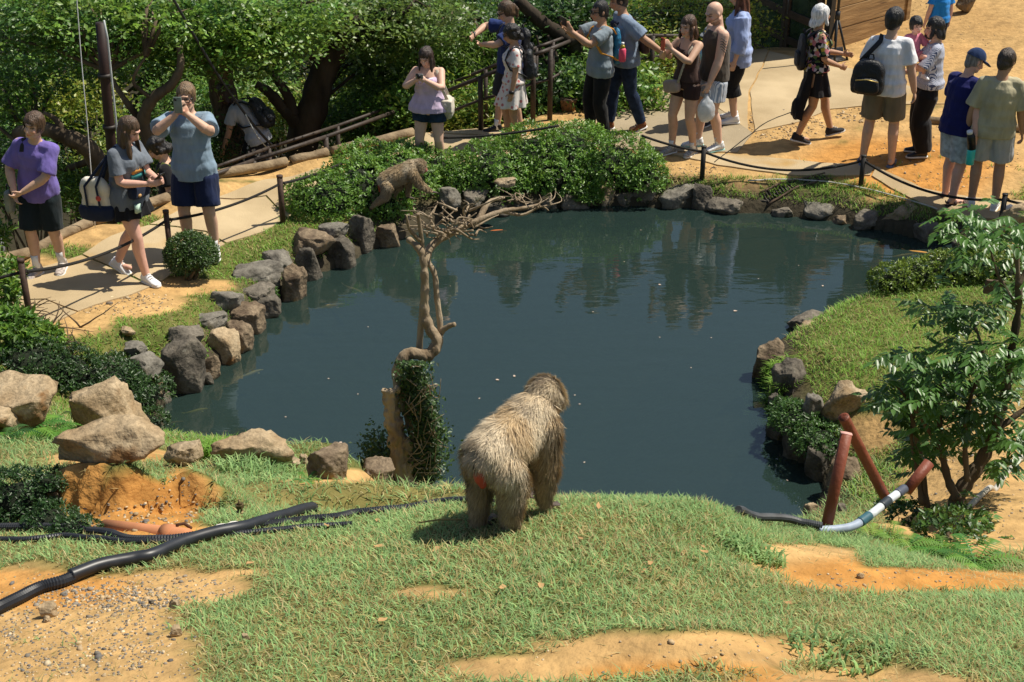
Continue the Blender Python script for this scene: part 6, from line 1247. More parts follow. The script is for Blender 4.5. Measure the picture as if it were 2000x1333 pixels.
# -- man in jeans walking, one arm stretched back
a = Person('person in navy and light blue shirt, blue jeans and brown trainers, arm stretched back', 1228, 256, -26, 104, 'tan', BK, head_px=1215, pose=dict(lean=7, hp=10, hl=(-.36, -.36, 1.02), hr=(.2, .15, .9), el=(-.5, -.2, -1), fl=(-.07, -.20, .10), fr=(.08, .16, .085), dl=(-.2, -1, -.5), pitchl=-14))
a.top(cloth((.20, .26, .35)), hem=-.12, loose=.036, sleeve=.85); a.bottom(cloth((.02, .035, .075), 'denim'), 1.95, .012, 'jeans'); a.hair('short', vol=.014, fringe=.05); a.shoes(mat('brown_suede', (.22, .08, .03), rough=.9))
mb = MB(); mb.loft([a.tring(t, .10, .10, .0, dy=.062) for t in np.arange(-.13, .47, .05)], 16); mb.build('navy_front', cloth((.016, .022, .045)), a.root, voxel=.011, wrinkle=(.008, 9, 5))
o = a.held('sling_bag', 'brown sling bag behind the person with the stretched arm', 'bag'); mb = MB(); rbox(mb, a.T(-.10, -.2, .10), (.11, .05, .10)); mb.build('bag_body', cloth((.05, .025, .02), 'nylon'), o, voxel=.012, sm=6); mb = MB(); mb.tube([a.T(-.12, -.2, .18), a.T(-.06, -.12, .42), a.T(.05, .0, .50), a.T(.06, .16, .36)], [(.016, .006)] * 4, 8); mb.build('strap', cloth((.05, .02, .018)), o)
# -- woman in brown
a = Person('person in brown tank top and shorts raising an orange phone, beige bag across', 1338, 302, 27, 132, 'light', (.06, .03, .016), head_px=1345, fem=True, bulk=1.03, pose=dict(hp=8, hl=(-.02, .33, 1.38), hr=(.12, .30, 1.33), el=(-.9, .1, -1), er=(.9, .1, -1), dl=(.3, .5, 1), dr=(-.1, .6, .8), nl=(.7, -.3, 0), nr=(-.7, -.3, 0), fl=(-.10, -.07, .085), fr=(.11, .09, .085)))
bt = cloth((.040, .022, .020)); a.top(cloth((.06, .034, .028)), hem=.0, loose=.008, sleeve=0, straps=.02, neck=.40, name='tank_top', wr=.003); a.bottom(bt, .42, .006, 'bike_shorts', top=.12, wr=.002); a.hair('long', length=.17, vol=.012); a.shoes(mat('taupe_runner', (.35, .32, .28), var=.4, scale=40), sock=wht, style='chunky')
a.phone((.06, .40, 1.44), (0, 0, -10), mat('phone_coral', (.60, .10, .045), rough=.45), 'coral phone held by the person in brown tank top')
o = a.held('crossbody_bag', 'taupe crossbody bag with woven strap on the brown outfit', 'bag'); mb = MB(); rbox(mb, a.T(.09, .17, -.07), (.115, .045, .075), Matrix.Rotation(R(12), 3, 'Y')); mb.build('bag_body', mat('taupe_leather', (.34, .25, .20), rough=.5), o, voxel=.011, sm=5); mb = MB(); mb.tube([a.T(-.02, .19, .0), a.T(-.07, .165, .2), a.T(-.11, .12, .38), a.T(-.11, 0, .48), a.T(-.02, -.12, .38)], [(.016, .005)] * 5, 8, ref=(1, 0, 0)); mb.build('strap', cloth((.62, .56, .46), 'stripe30', (.2, .16, .12)), o)
# -- bald man
a = Person('bald bearded person in olive sleeveless shirt and striped shorts carrying a plastic bag', 1408, 291, -3, 104, 'fair', (.04, .025, .018), head_px=1385, bulk=1.12, pose=dict(hp=26, hy=6, beard=(.05, .03, .02), hl=(-.24, .16, .83), hr=(.22, .1, .86), fl=(-.11, -.06, .085), fr=(.10, .12, .085)))
a.top(cloth((.075, .062, .05)), hem=-.11, loose=.028, sleeve=0, straps=.035, neck=.455, name='sleeveless_shirt'); a.bottom(cloth((.70, .73, .78), 'stripe30', (.26, .32, .42)), .72, .035); a.shoes(mat('white_runner', (.70, .72, .74), var=.3, scale=50), sock=wht, sole=mat('sole_teal', (.3, .55, .5)), style='chunky')
mb = MB(); e = a.sh['l'].lerp(a.el['l'], .35); r = .060 * a.s
for i in range(5): mb.tube([e + V3(-.018, r * .9 * math.sin(t) * 1.0, .06 - .03 * i + .02 * math.sin(t * 3)) + V3(-r * .72 * math.cos(t), 0, 0) for t in np.linspace(-.8, .8, 9)], .004, 5)
mb.build('tattoo', mat('tattoo_ink', (.06, .06, .07), rough=.7), a.root)
o = a.held('plastic_bag', 'white plastic carrier bag hanging from the bald visitor\'s hand', 'bag'); c = a.wr['l'] + V3(0, .02, -.32); mb = MB(); mb.ball(c, (.075, .105, .15), 14, 8); mb.cap(c + V3(0, 0, .1), c + V3(0, 0, .17), .06, .03); mb.build('bag_body', mat('thin_plastic', (.62, .65, .68), rough=.35, trans=.35), o, voxel=.012, sm=1, wrinkle=(.022, 12, 7))
for g in (-1, 1): mb = MB(); mb.tube([c + V3(0, g * .035, .15), c + V3(0, g * .03, .22), c + V3(0, 0, .27)], [(.012, .004)] * 3, 6); mb.build('handle', mat('thin_plastic'), o)
# -- two half hidden behind
a = Person('person with long auburn hair and blue striped shirt behind the bald visitor', 1432, 238, -30, 85, 'light', (.10, .035, .018), fem=True, H=1.68, pose=dict(hp=8))
a.top(cloth((.30, .38, .62)), hem=-.2, loose=.04, sleeve=1.6, name='shirt'); a.bottom(blk, 1.3, .05, 'culottes'); a.hair('long', length=.34, vol=.012); a.shoes(shoe_w)
a = Person('child in grey cap and pale blue clothes behind the person in brown', 1377, 243, 50, 130, 'light', BK, pose=dict(hp=8), fem=True)
a.top(cloth((.25, .48, .60)), loose=.03, hem=-.16); a.bottom(cloth((.5, .45, .4)), .6, .03); a.hair('long', length=.1); a.capp((.16, .18, .2)); a.shoes(m_dark, sock=blk)
# -- white-haired woman
a = Person('person with white bob, flower-print top and black skirt striding across the concrete', 1592, 276, 11, -84, 'tan', (.74, .74, .72), head_px=1592, fem=True, pose=dict(hp=-4, hy=16, hl=(-.1, .36, 1.10), hr=(.12, .27, 1.0), fr=(.06, -.17, .10), fl=(-.06, .30, .115), pitchl=12, pitchr=-12, crouch=.99))
a.top(cloth((.02, .02, .025), 'bloom'), hem=-.02, loose=.026, sleeve=.8, name='blouse'); a.skirt(cloth((.016, .015, .017)), hem=-.33, top=.08, flare=.05, folds=6); a.hair('bob', length=.13, vol=.024, fringe=.05); a.shoes(mat('black_mesh', (.02, .02, .024), rough=.9), style='chunky')
a.backpack(m_blackbag, 'slim black backpack on the white-haired visitor', w=.13, h=.23, d=.05)
mb = MB(); mb.box(a.L(.10, -.16, .66), (.10, .055, .30), Matrix.Rotation(R(-12), 3, 'X'), .6); mb.ball(a.L(.10, -.24, .46), (.09, .06, .14)); mb.build('tied_jacket', blk, a.root, voxel=.012, sm=4, wrinkle=(.03, 7, 5))
# -- young family
a = Person('back view of a person in white T-shirt and khaki shorts beside the mother', 1734, 324, 14, -22, 'light', BK, head_px=1727, pose=dict(hp=6, hy=-16, hr=(.30, .06, .84), hl=(-.22, .18, .92), fl=(-.16, 0, .04), fr=(.15, .05, .04)))
a.top(wht, hem=-.13, loose=.03, sleeve=.75); a.bottom(cloth((.17, .145, .10)), .88, .035); a.hair('short', vol=.018, fringe=.04); a.shoes(mat('slate_strap', (.12, .16, .24)), sole=mat('slate_strap'), style='flip')
a.backpack(m_blackbag, 'black backpack with brass zips slung on the white T-shirt', w=.20, h=.19, d=.095, x=-.16, zc=.09, y=-.22, one=-1, zip_m=mat('brass_zip', (.6, .45, .15), metal=.6, rough=.4))
mo = a = Person('person with black bob, striped blouse and long black trousers holding a toddler', 1806, 304, 32, 82, 'light', BK, head_px=1825, fem=True, pose=dict(hp=6, hl=(-.02, .30, 1.20), hr=(.14, .30, 1.02), el=(-.9, -.2, -1), dl=(.2, .6, 1), fl=(-.10, 0, .085), fr=(.10, 0, .085)))
a.top(cloth((.66, .67, .72), 'stripe34', (.08, .11, .22)), hem=-.06, loose=.034, sleeve=.9, name='blouse'); a.bottom(blk, 1.99, .05, 'wide_trousers', top=.12, taper=1.15); a.hair('bob', length=.13, vol=.016, fringe=.03); a.shoes(m_dark)
b_ = a.world(a.L(-.02, .26, .86))
t = Person('toddler in pink top carried on the arm of the person with the striped blouse', 1780, 130, 45, 195, 'pink', BK, H=.84, cat='toddler', pose=dict(hl=(-.30, .25, 1.2), hr=(.28, .25, 1.2), fl=(-.14, .38, .62), fr=(.14, .38, .62), hp=6, pz=.05, hs=1.5))
t.root.location = (b_.x, b_.y, b_.z - .10); t.top(cloth((.62, .20, .28)), hem=-.12, loose=.03, sleeve=.9); t.bottom(cloth((.45, .14, .18), 'floral', (.65, .55, .55)), .6, .03); t.hair('short', vol=.022, fringe=.03); t.shoes(shoe_w)
# head of a toddler is bigger relative to its body
a = Person('person in bright blue T-shirt standing far up the slope beyond the family', 1822, 128, -48, 15, 'pink', (.08, .05, .03), pose=dict(hp=10))
a.top(cloth((.02, .22, .62)), loose=.03); a.bottom(cloth((.02, .02, .03)), .9, .03); a.hair(); a.shoes(m_dark)
# -- the two by the post
a = Person('grey-bearded person in navy cap, navy polo shirt and pale shorts', 1852, 393, 93, -62, 'pink', (.22, .20, .19), head_px=1893, bulk=1.14, pose=dict(hp=24, hy=-14, beard=(.3, .28, .26), lean=5, hr=(.36, -.10, .86), er=(1, -.6, -.2), hl=(-.16, .22, .9), fl=(-.10, .05, .06), fr=(.12, -.06, .06)))
a.top(cloth((.014, .016, .10)), hem=-.14, loose=.03, sleeve=.72, name='polo_shirt'); a.bottom(cloth((.40, .45, .50), 'denim'), .95, .045); a.hair('short', vol=.006, fringe=.06); a.capp((.016, .035, .10)); a.shoes(mat('sandal_brown', (.05, .03, .03)), sole=m_dark, style='sandal')
o = a.held('water_bottle', 'turquoise water bottle with black top hanging beside the navy polo shirt', 'bottle'); c = a.L(.36, -.13, .74); M = Matrix.Rotation(R(14), 3, 'X')
mb = MB(); mb.tube([c - V3(0, 0, .17), c - V3(0, 0, .16), c - V3(0, 0, .02), c], [.035, .044, .044, .038], 16); mb.build('flask', mat('turquoise', (.03, .55, .50), rough=.3, spec=.6), o); mb = MB(); mb.tube([c, c + V3(0, -.03, .13), c + V3(0, -.05, .17)], [.042, .042, .03], 14); mb.build('bottle_sleeve', m_dark, o); mb = MB(); mb.tube([c + V3(0, -.055, .17), c + V3(0, -.065, .2)], .03, 12); mb.build('bottle_cap', shoe_w, o)
a = Person('person seen from behind in sand-coloured T-shirt and pale grey shorts looking down', 1930, 408, 93, -16, 'tan', (.045, .028, .018), head_px=1955, bulk=1.03, pose=dict(hp=26, hy=-22, hr=(.29, .08, .83), hl=(-.27, .06, .84), fl=(-.12, .02, .085), fr=(.12, -.02, .085)))
a.top(cloth((.42, .38, .25)), hem=-.13, loose=.04, sleeve=.9); a.bottom(cloth((.42, .43, .45)), .86, .04); a.hair('short', vol=.016, fringe=.05); a.shoes(shoe_w, sock=wht)
mb = MB(); mb.tube([a.wr['r'] + V3(0, 0, .025), a.wr['r'] + V3(0, 0, .01)], .030, 10); mb.build('wristband', mat('band_yellow', (.6, .42, .04)), a.root)
a = Person('person reaching a bare forearm with a black wristband in from the side', 2062, 410, 95, 80, 'tan', BK, pose=dict(hl=(-.12, .42, 1.20), hr=(.16, .42, 1.10), el=(-.5, -.3, -1)))
a.top(cloth((.05, .06, .06)), loose=.03); a.bottom(cloth((.04, .04, .05)), .9, .03); a.hair(); a.shoes(m_dark)
mb = MB(); mb.tube([a.el['l'].lerp(a.wr['l'], .9), a.wr['l']], .033, 10); mb.build('wristband', m_dark, a.root)
# ================================================================ dead tree with ivy
b0 = G(792, 946); D0 = b0.y; dt = empty('dead_tree', b0, 0, 'bare crooked dead tree with ivy on its lower trunk leaning over the pond', 'dead tree'); O = Vector(b0)
def pl(P, d0, d1): n = len(P) - 1; return [PD(x, y, D0 + d0 + (d1 - d0) * i / n) - O for i, (x, y) in enumerate(P)]
mb = MB(); limb_mesh(mb, pl([(792, 950), (784, 891), (770, 822), (763, 790), (760, 760)], -.02, 0), .075, .048, 10, .008); mb.build('broken_stump', m_dead, dt, voxel=.009, sm=0, wrinkle=(.05, 26, 9))
mb = MB(); limb_mesh(mb, pl([(822, 940), (815, 860), (795, 790), (778, 735), (795, 692), (836, 694), (856, 668), (838, 640), (830, 603), (830, 543), (826, 500), (812, 480), (795, 466)], .05, .45), .060, .022, 10, .004)
mb.build('main_trunk', m_dead, dt, voxel=.009, sm=1, wrinkle=(.012, 22, 7))
for P, d0, d1, r0, r1 in [([(857, 668), (860, 640), (853, 580), (848, 533), (829, 505)], .3, .45, .024, .018), ([(818, 690), (823, 622), (828, 560), (831, 515)], .33, .44, .026, .016), ([(857, 660), (866, 645), (880, 636), (889, 634)], .3, .26, .022, .017), ([(831, 515), (836, 492), (853, 472), (894, 450), (950, 424), (988, 411), (1015, 408), (1054, 400)], .44, .9, .036, .010), ([(935, 430), (948, 405), (960, 392), (985, 386)], .7, .95, .026, .010), ([(826, 498), (823, 465), (818, 430), (816, 418)], .44, .4, .018, .012), ([(820, 470), (800, 448), (794, 422)], .42, .36, .018, .007), ([(980, 413), (1020, 420), (1056, 404), (1072, 412)], .85, .95, .014, .004)]:
    mb = MB(); limb_mesh(mb, pl(P, d0, d1), r0, r1, 9, r0 * .06); mb.build('limb', m_dead, dt)
mb = MB(); rg = random.Random(5)
for i in range(55):
    x, y = rg.uniform(830, 930), rg.uniform(410, 462); x2, y2 = x + rg.uniform(-60, 70), y + rg.uniform(-32, 22); P = pl([(x, y), ((x + x2) / 2 + rg.uniform(-12, 12), (y + y2) / 2 + rg.uniform(-10, 10)), (x2, y2)], .45 + rg.uniform(-.1, .3), .55 + rg.uniform(-.1, .3)); limb_mesh(mb, P, rg.uniform(.006, .011), .003, 6)
for i in range(14): x = rg.uniform(990, 1075); limb_mesh(mb, pl([(x, rg.uniform(392, 410)), (x + rg.uniform(-20, 40), rg.uniform(375, 400)), (x + rg.uniform(-30, 50), rg.uniform(365, 400))], .85, .95), .006, .002, 5)
tag(mb.build('twigs', m_dead, dt), kind='stuff')
# ivy round the lower trunk
n = 9500; V = []; u = RNG.random(n); cx = 822 + 14 * np.sin(u * 5) + RNG.normal(size=n) * 21 * (1 - .35 * u); cy = 938 - u * 232; low = RNG.random(n) < .16; cx[low] = 738 + RNG.normal(size=low.sum()) * 17; cy[low] = 890 + RNG.normal(size=low.sum()) * 24
P = np.array([np.array(PD(x, y, D0 + .06 + .12 * rg.uniform(-1, 1)) - O) for x, y in zip(cx, cy)]); N_ = RNG.normal(size=(n, 3)) * .7 + (0.3, -.5, .6)
leaves('ivy', P, N_, .032 * RNG.uniform(.5, 1.2, n), mixc([(.025, .06, .016), (.05, .11, .025), (.09, .16, .04), (.03, .05, .02)], n, .3), m_leaf, dt, .6)
mb = MB(); limb_mesh(mb, pl([(825, 936), (826, 870), (818, 800), (806, 735), (800, 712)], .10, .14), .105, .06, 12, .012); mb.build('ivy_core', mat('shrub_interior'), dt)
mb = MB()
for i in range(44):
    x, y = rg.uniform(790, 850), rg.uniform(730, 930); limb_mesh(mb, pl([(x, y), (x + rg.uniform(-22, 22), y + rg.uniform(-26, 20)), (x + rg.uniform(-30, 34), y + rg.uniform(-40, 30))], -.04, -.07), .005, .002, 5)
tag(mb.build('ivy_stems', m_dead, dt), kind='stuff')
# ================================================================ leafy tree at the right
t0 = G(1866, 1014); DT = t0.y; rt = empty('leafy_tree', t0, 0, 'small leafy tree with thorny forked stems on the right bank', 'tree'); O = Vector(t0); T_ = lambda P, d0=0, d1=.3: [PD(x, y, DT + d0 + (d1 - d0) * i / (len(P) - 1)) - O for i, (x, y) in enumerate(P)]
STEMS = [([(1865, 1020), (1873, 967), (1906, 917), (1935, 863), (1960, 780), (1975, 690), (1990, 590), (1984, 480)], 0, .35, .048, .014), ([(1870, 975), (1852, 938), (1840, 884), (1836, 834), (1832, 760), (1852, 690)], 0, .2, .026, .008), ([(1890, 940), (1885, 880), (1890, 800), (1920, 700), (1905, 640)], .0, .2, .018, .006), ([(1945, 840), (2000, 800), (2040, 760)], .2, .3, .02, .01), ([(1985, 600), (1950, 540), (1935, 490)], .3, .25, .014, .005), ([(1987, 560), (2020, 500), (2050, 460)], .3, .4, .016, .006), ([(1842, 890), (1800, 820), (1765, 770), (1740, 745)], .05, .0, .012, .004), ([(1835, 780), (1795, 720), (1782, 690)], .2, .15, .008, .004)]
for P, d0, d1, r0, r1 in STEMS: mb = MB(); limb_mesh(mb, T_(P, d0, d1), r0, r1, 10, r0 * .12); mb.build('stem', m_bark, rt)
for P in ([(1812, 1000), (1800, 905), (1790, 860), (1778, 800), (1762, 740)], [(1802, 985), (1788, 900), (1780, 840), (1800, 770)]): mb = MB(); limb_mesh(mb, T_(P, .15, .3), .018, .007, 8, .003); mb.build('stem', m_bark, rt)
def ovate():
    t = [0, .25, .55, .8, 1]; wd = [0, .40, .36, .2, 0]; V = []; F = []
    for a, w_ in zip(t, wd): V.append((0, a - .0, -.10 * a * a))
    L0 = len(V)
    for a, w_ in zip(t[1:4], wd[1:4]): V += [(-w_ * .5, a, .06 - .12 * a * a), (w_ * .5, a, .06 - .12 * a * a)]
    l = [L0, L0 + 2, L0 + 4]; r_ = [L0 + 1, L0 + 3, L0 + 5]
    F = [(0, 1, l[0]), (1, 2, l[1]), (1, l[1], l[0]), (2, 3, l[2]), (2, l[2], l[1]), (3, 4, l[2]), (1, 0, r_[0]), (2, 1, r_[1]), (1, r_[0], r_[1]), (3, 2, r_[2]), (2, r_[1], r_[2]), (4, 3, r_[2])]
    return np.array(V), np.array(F)
OV, OF = ovate()
blobs = [(1780, 740, 60, 50, 90), (1850, 720, 80, 50, 130), (1930, 700, 80, 50, 130), (1820, 800, 90, 50, 150), (1900, 800, 90, 55, 150), (1960, 840, 70, 60, 110), (1800, 870, 55, 40, 70), (1880, 610, 70, 35, 90), (1820, 590, 60, 25, 45), (1950, 440, 75, 40, 105), (1890, 480, 45, 28, 45), (1870, 420, 38, 14, 38), (1720, 770, 40, 18, 34), (1980, 560, 40, 50, 60), (2000, 700, 50, 90, 90), (1960, 910, 40, 24, 30), (1940, 1010, 60, 36, 34), (1985, 1060, 40, 20, 20), (1745, 680, 50, 16, 26)]
Lp = []; 
for (bx, by, sx, sy, cnt) in blobs:
    for j in range(int(cnt / 2.4)):
        x, y = bx + rg.gauss(0, sx * .5), by + rg.gauss(0, sy * .5); d = DT + rg.uniform(-.15, .55) + (.25 if by < 640 else 0) - (.35 if by > 980 else 0); a = rg.uniform(0, 6.28); tilt = rg.uniform(-.9, .1)
        for k in range(9):                    # one pinnate leaf: leaflets in pairs along a stalk
            Lp.append((x, y, d, a, tilt, k))
Lp.sort(key=lambda q: q[2]); m_lt = mat('leafy_tree_leaf', (.075, .17, .035), rough=.38, var=.5, scale=2.2, spec=.5, trans=.30); meO = bpy.data.meshes.new('leaf'); sz0 = .056
meO.from_pydata([tuple(v * sz0) for v in OV], [], [tuple(f) for f in OF]); meO.update(); meO.materials.append(m_lt); VV = []; FF = []; kk = 0; CC = []
for i, (x, y, d, a, tilt, k) in enumerate(Lp):
    st = Vector((math.cos(a), math.sin(a), tilt)).normalized(); sd = st.cross(Vector((0, 0, 1))).normalized(); base = PD(x, y, d) - O; g = (1 if k % 2 else -1) if k < 8 else 0
    pos = base + st * (.018 + .024 * (k // 2)); dr_ = (st * .55 + sd * g * .9 + Vector((0, 0, -.25))).normalized() if g else st; up_ = (Vector((0, 0, 1)) + Vector((rg.uniform(-.4, .4), rg.uniform(-.4, .4), 0))); xx = dr_.cross(up_).normalized(); zz = xx.cross(dr_); M = Matrix((xx, dr_, zz)).transposed(); s = rg.uniform(.7, 1.25)
    if i % 11 == 0 and i // 11 < 290:
        o = bpy.data.objects.new('leaf', meO); link(o, rt); o.matrix_basis = Matrix.Translation(pos) @ (M * s).to_4x4()
    else:
        VV.append((OV * sz0 * s) @ np.array(M).T + np.array(pos)); FF.append(OF + kk); kk += len(OV)
tag(mk('foliage', np.concatenate(VV), np.concatenate(FF), m_lt, rt, smooth=True), kind='stuff')
# ================================================================ hoses and pipes
m_hose = mat('black_hose', (.016, .018, .022), rough=.42, var=.35, scale=18, spec=.5)
def catm(P, sub):
    out = []
    for i in range(len(P) - 1):
        a, b = P[max(i - 1, 0)], P[min(i + 2, len(P) - 1)]; p, q = P[i], P[i + 1]
        for t in np.linspace(0, 1, sub, endpoint=(i == len(P) - 2)): out.append(.5 * ((2 * p) + (q - a) * t + (2 * a - 5 * p + 4 * q - b) * t * t + (3 * p - a - 3 * q + b) * t ** 3))
    return out
def hose(label, pxs, r, mt, ribs=True, lift=0, name='hose', parent=None, smooth_after=None, zoff=None):
    P = [G(*q) if len(q) == 2 else PZ(*q) for q in pxs]; pts = catm(P, 24); d = [0]
    for p in pts: p.z = max(gfast(p.x, p.y), gfast(p.x + .03, p.y), .02, p.z - r if len(pxs[-1]) == 3 else -9) + r * .8 + lift
    for _ in range(6):
        zs = [p.z for p in pts]
        for i in range(1, len(pts) - 1): pts[i].z = max((zs[i - 1] + zs[i] * 2 + zs[i + 1]) / 4, zs[i] - .02)
    for i in range(1, len(pts)): d.append(d[-1] + (pts[i] - pts[i - 1]).length)
    pit = .0095; q = np.arange(0, d[-1], pit / 2) if ribs else np.linspace(0, d[-1], len(pts)); X = np.array([tuple(p) for p in pts]); C = np.stack([np.interp(q, d, X[:, j]) for j in range(3)], 1); o0 = Vector(C[0])
    rad = [r * (1.0 if (not ribs) or i % 2 else .86) for i in range(len(C))]
    mb = MB(); mb.tube([Vector(c) - o0 for c in C], rad, 10); o = mb.build(name, mt, parent, smooth=not ribs)
    if parent is None: o.location = o0; tag(o, label, 'hose')
    else: o.location = o0 - Vector(parent.location)
    return o, C
hA = empty('hose', G(150, 1130), 0, 'thick black hose lying diagonally across the lawn, ribbed at its gravel end', 'hose')
hose('', [(-40, 1222), (0, 1198), (40, 1178), (80, 1158), (122, 1146), (150, 1134)], .0215, m_hose, True, parent=hA, name='ribbed_length'); hose('', [(140, 1138), (200, 1116), (260, 1104), (300, 1096), (360, 1070), (420, 1052), (480, 1040), (540, 1022), (580, 1010), (612, 1003)], .0225, m_hose, False, .006, parent=hA, name='smooth_length')
hose('ribbed black hose running along the foot of the eroded soil and behind the macaque', [(-40, 1040), (60, 1037), (150, 1040), (200, 1048), (250, 1060), (320, 1060), (400, 1050), (470, 1036), (530, 1030), (600, 1022), (660, 1016), (700, 1010, 2.715), (760, 1000, 2.72), (820, 993, 2.74), (880, 990, 2.77), (960, 994, 2.88)], .017, m_hose, True)
hose('thinner ribbed black hose beside the bigger ribbed one', [(-40, 1056), (40, 1060), (90, 1056), (130, 1052), (190, 1058), (280, 1064), (380, 1060), (450, 1048), (520, 1042), (580, 1036), (640, 1032), (690, 1030)], .012, m_hose, True)
hose('ribbed grey-black hose coming out of the pond behind the lawn edge', [(1440, 1024, 2.60), (1465, 1019, 2.50), (1500, 1017, 2.44), (1540, 1020, 2.38), (1570, 1029, 2.34), (1604, 1038, 2.32)], .017, mat('grey_hose', (.05, .055, .06), rough=.5, var=.3), True, .02)
hp = empty('patched_hose', G(1660, 1036), 0, 'pale hose patched with dark tape leading to the red-brown pipes', 'hose'); o0 = Vector(hp.location)
Da = PZ(1600, 1038, 2.33).y; P = [PZ(1598, 1037, 2.33), PD(1660, 1030, Da + .06), PD(1700, 1006, Da + .16), PD(1735, 978, Da + .28), PD(1766, 955, Da + .4)]; C = catm(P, 14)
segs = [(0, 20, (.30, .36, .45)), (20, 27, (.03, .10, .13)), (27, 36, (.55, .60, .62)), (36, 42, (.02, .03, .04)), (42, 48, (.55, .6, .66)), (48, 56, (.06, .07, .10))]
for i, (a, b_, c) in enumerate(segs): mb = MB(); mb.tube([C[min(k, len(C) - 1)] - o0 for k in range(a, min(b_ + 1, len(C)))], .021 if i % 2 else .0185, 12); mb.build('tape_band' if i in (1, 3) else 'hose_length', mat('patch_%d' % i, c, rough=.5, var=.15, scale=30), hp)
m_pipe = mat('red_oxide_pipe', (.15, .035, .018), rough=.55, var=.35, scale=8, bump=.2, bscale=40, col2=(.24, .07, .035))
def pipe(label, a, b, r, hollow=False, lip=True):
    o = empty('pipe', a, 0, label, 'pipe'); d = b - a; mb = MB(); mb.tube([Vector((0, 0, 0)), d * .5, d], r, 18, cap=not hollow); mb.build('tube', m_pipe, o)
    if hollow:
        e = d.normalized(); mb = MB(); mb.tube([d - e * .16, d * 1.0], r * .84, 18, cap=False); q = mb.build('bore', mat('pipe_inside', (.10, .03, .02), rough=.8), o); mb = MB(); mb.tube([d - e * .002, d + e * .003, d + e * .003, d - e * .002], [r * 1.0, r * 1.0, r * .83, r * .83], 18, cap=False); mb.build('rim', m_pipe, o)
    elif lip: mb = MB(); e = d.normalized(); s = e.cross(Vector((0, 1, 0))).normalized(); mb.tube([d - s * r + e * .002, d + e * .004, d + s * r * 1.05 + e * .004], [(r * .5, .002)] * 3, 8); mb.build('cut_lip', mat('pink_primer', (.6, .33, .28)), o)
    return o
a = PD(1611, 1036, Da + .05); pipe('upright red-brown steel pipe with a cut pale lip', a + Vector((0, 0, -.05)), PD(1653, 848, a.y + .12), .024)
b = PD(1727, 968, a.y + .30); pipe('hollow red-brown pipe leaning on the upright one', b, PD(1648, 816, a.y + .18), .0235, True)
b = PD(1770, 960, Da + .42); pipe('short red-brown pipe at the end of the patched hose', b, PD(1815, 904, Da + .5), .025, lip=False)
hose('pale grey hose crossing the bare soil behind the leafy tree', [(1868, 1024), (1895, 995), (1925, 965), (1960, 938), (1990, 905), (2040, 870)], .017, mat('pale_hose', (.42, .39, .34), rough=.6), False, .01)
p = G(205, 1030); q = G(385, 1050); o = empty('clay_pipe', p, 0, 'terracotta pipe half buried at the foot of the eroded soil', 'pipe'); mb = MB(); d = q - p + Vector((0, 0, .0)); mb.tube([Vector((0, 0, .0)), d * .5, d * .9], .028, 16); mb.build('tube', mat('terracotta', (.48, .20, .09), rough=.85, var=.2, scale=8), o); mb = MB(); mb.tube([d * .66, d * .76], .036, 16); mb.build('collar', mat('terracotta'), o)
# brass valve
p = G(470, 1008); o = empty('brass_valve', p, 0, 'old brass irrigation valve standing in the lawn', 'valve'); br = mat('old_brass', (.16, .12, .055), rough=.55, metal=.5, var=.4, scale=30)
mb = MB(); mb.tube([(0, 0, -.02), (0, 0, .012), (0, 0, .022)], [.022, .020, .012], 12); mb.build('flange', br, o); mb = MB(); mb.tube([(0, 0, .02), (0, 0, .034), (0, 0, .035), (0, 0, .05)], [.009, .009, .016, .016], 6); mb.build('hex_nut', br, o, smooth=False); mb = MB(); mb.tube([(0, 0, .05), (0, 0, .056), (0, 0, .068)], [.010, .006, .004], 8); mb.build('stem', br, o)
p = G(440, 1036); mb = MB(); mb.ball((0, 0, .012), (.05, .02, .014), 14, 8, Matrix.Rotation(R(18), 3, 'Z')); mb.ball((.03, .008, .016), (.03, .018, .012)); o = mb.build('cloth_scrap', mat('white_rag', (.75, .72, .66), rough=.9), voxel=.005, sm=2, wrinkle=(.006, 50, 50)); o.location = p; tag(o, 'crumpled white scrap lying against the ribbed hose', 'scrap')
mb = MB(); mb.tube([(0, 0, 0), (0, 0, .03), (.03, 0, .036), (.05, .01, .01)], .006, 8); o = mb.build('iron_bracket', mat('rust', (.09, .04, .02), rough=.9, var=.4, scale=40)); o.location = G(345, 1040); tag(o, 'small rusty bracket sticking out of the eroded soil', 'bracket')
# ================================================================ things on the far side
# wooden double gate with glass panes
m_gw = mat('gate_timber', (.055, .032, .017), rough=.7, col2=(.12, .07, .036), scale=4, bump=.4, bscale=14, stretch=(1, 1, 6)); m_gl = mat('gate_glass', (.03, .045, .035), rough=.08, var=.5, scale=3, spec=.6)
A, B, C_ = G(1448, 84), G(1532, 93), G(1600, 101); A.z = B.z = C_.z = min(A.z, B.z, C_.z); gt = empty('wooden_gate', B, 0, 'dark timber double gate with glass panes and cross rails', 'gate')
for a, b in ((A, B), (B, C_)):
    d = b - a; L = d.length; e = d.normalized(); nr = Vector((e.y, -e.x, 0)); Mx = Matrix((e, -nr, Vector((0, 0, 1)))).transposed(); lf = empty('gate_leaf', a - B, 0); lf.parent = gt; H = 1.9
    for x in (.05, L - .06): mb = MB(); mb.box(e * x + Vector((0, 0, H / 2)), (.05, .03, H / 2), Mx); mb.build('stile', m_gw, lf, bevel=.006, smooth=False)
    for z in (.08, .42, .80, 1.2, 1.6): mb = MB(); mb.box(e * L / 2 + Vector((0, 0, z)) + nr * .004, (L / 2 - .1, .024, .055), Mx); mb.build('rail', m_gw, lf, bevel=.006, smooth=False)
    for z in (.25, .61, 1.0, 1.4): mb = MB(); mb.box(e * L / 2 + Vector((0, 0, z)), (L / 2 - .1, .006, .15), Mx); mb.build('pane', m_gl, lf, smooth=False)
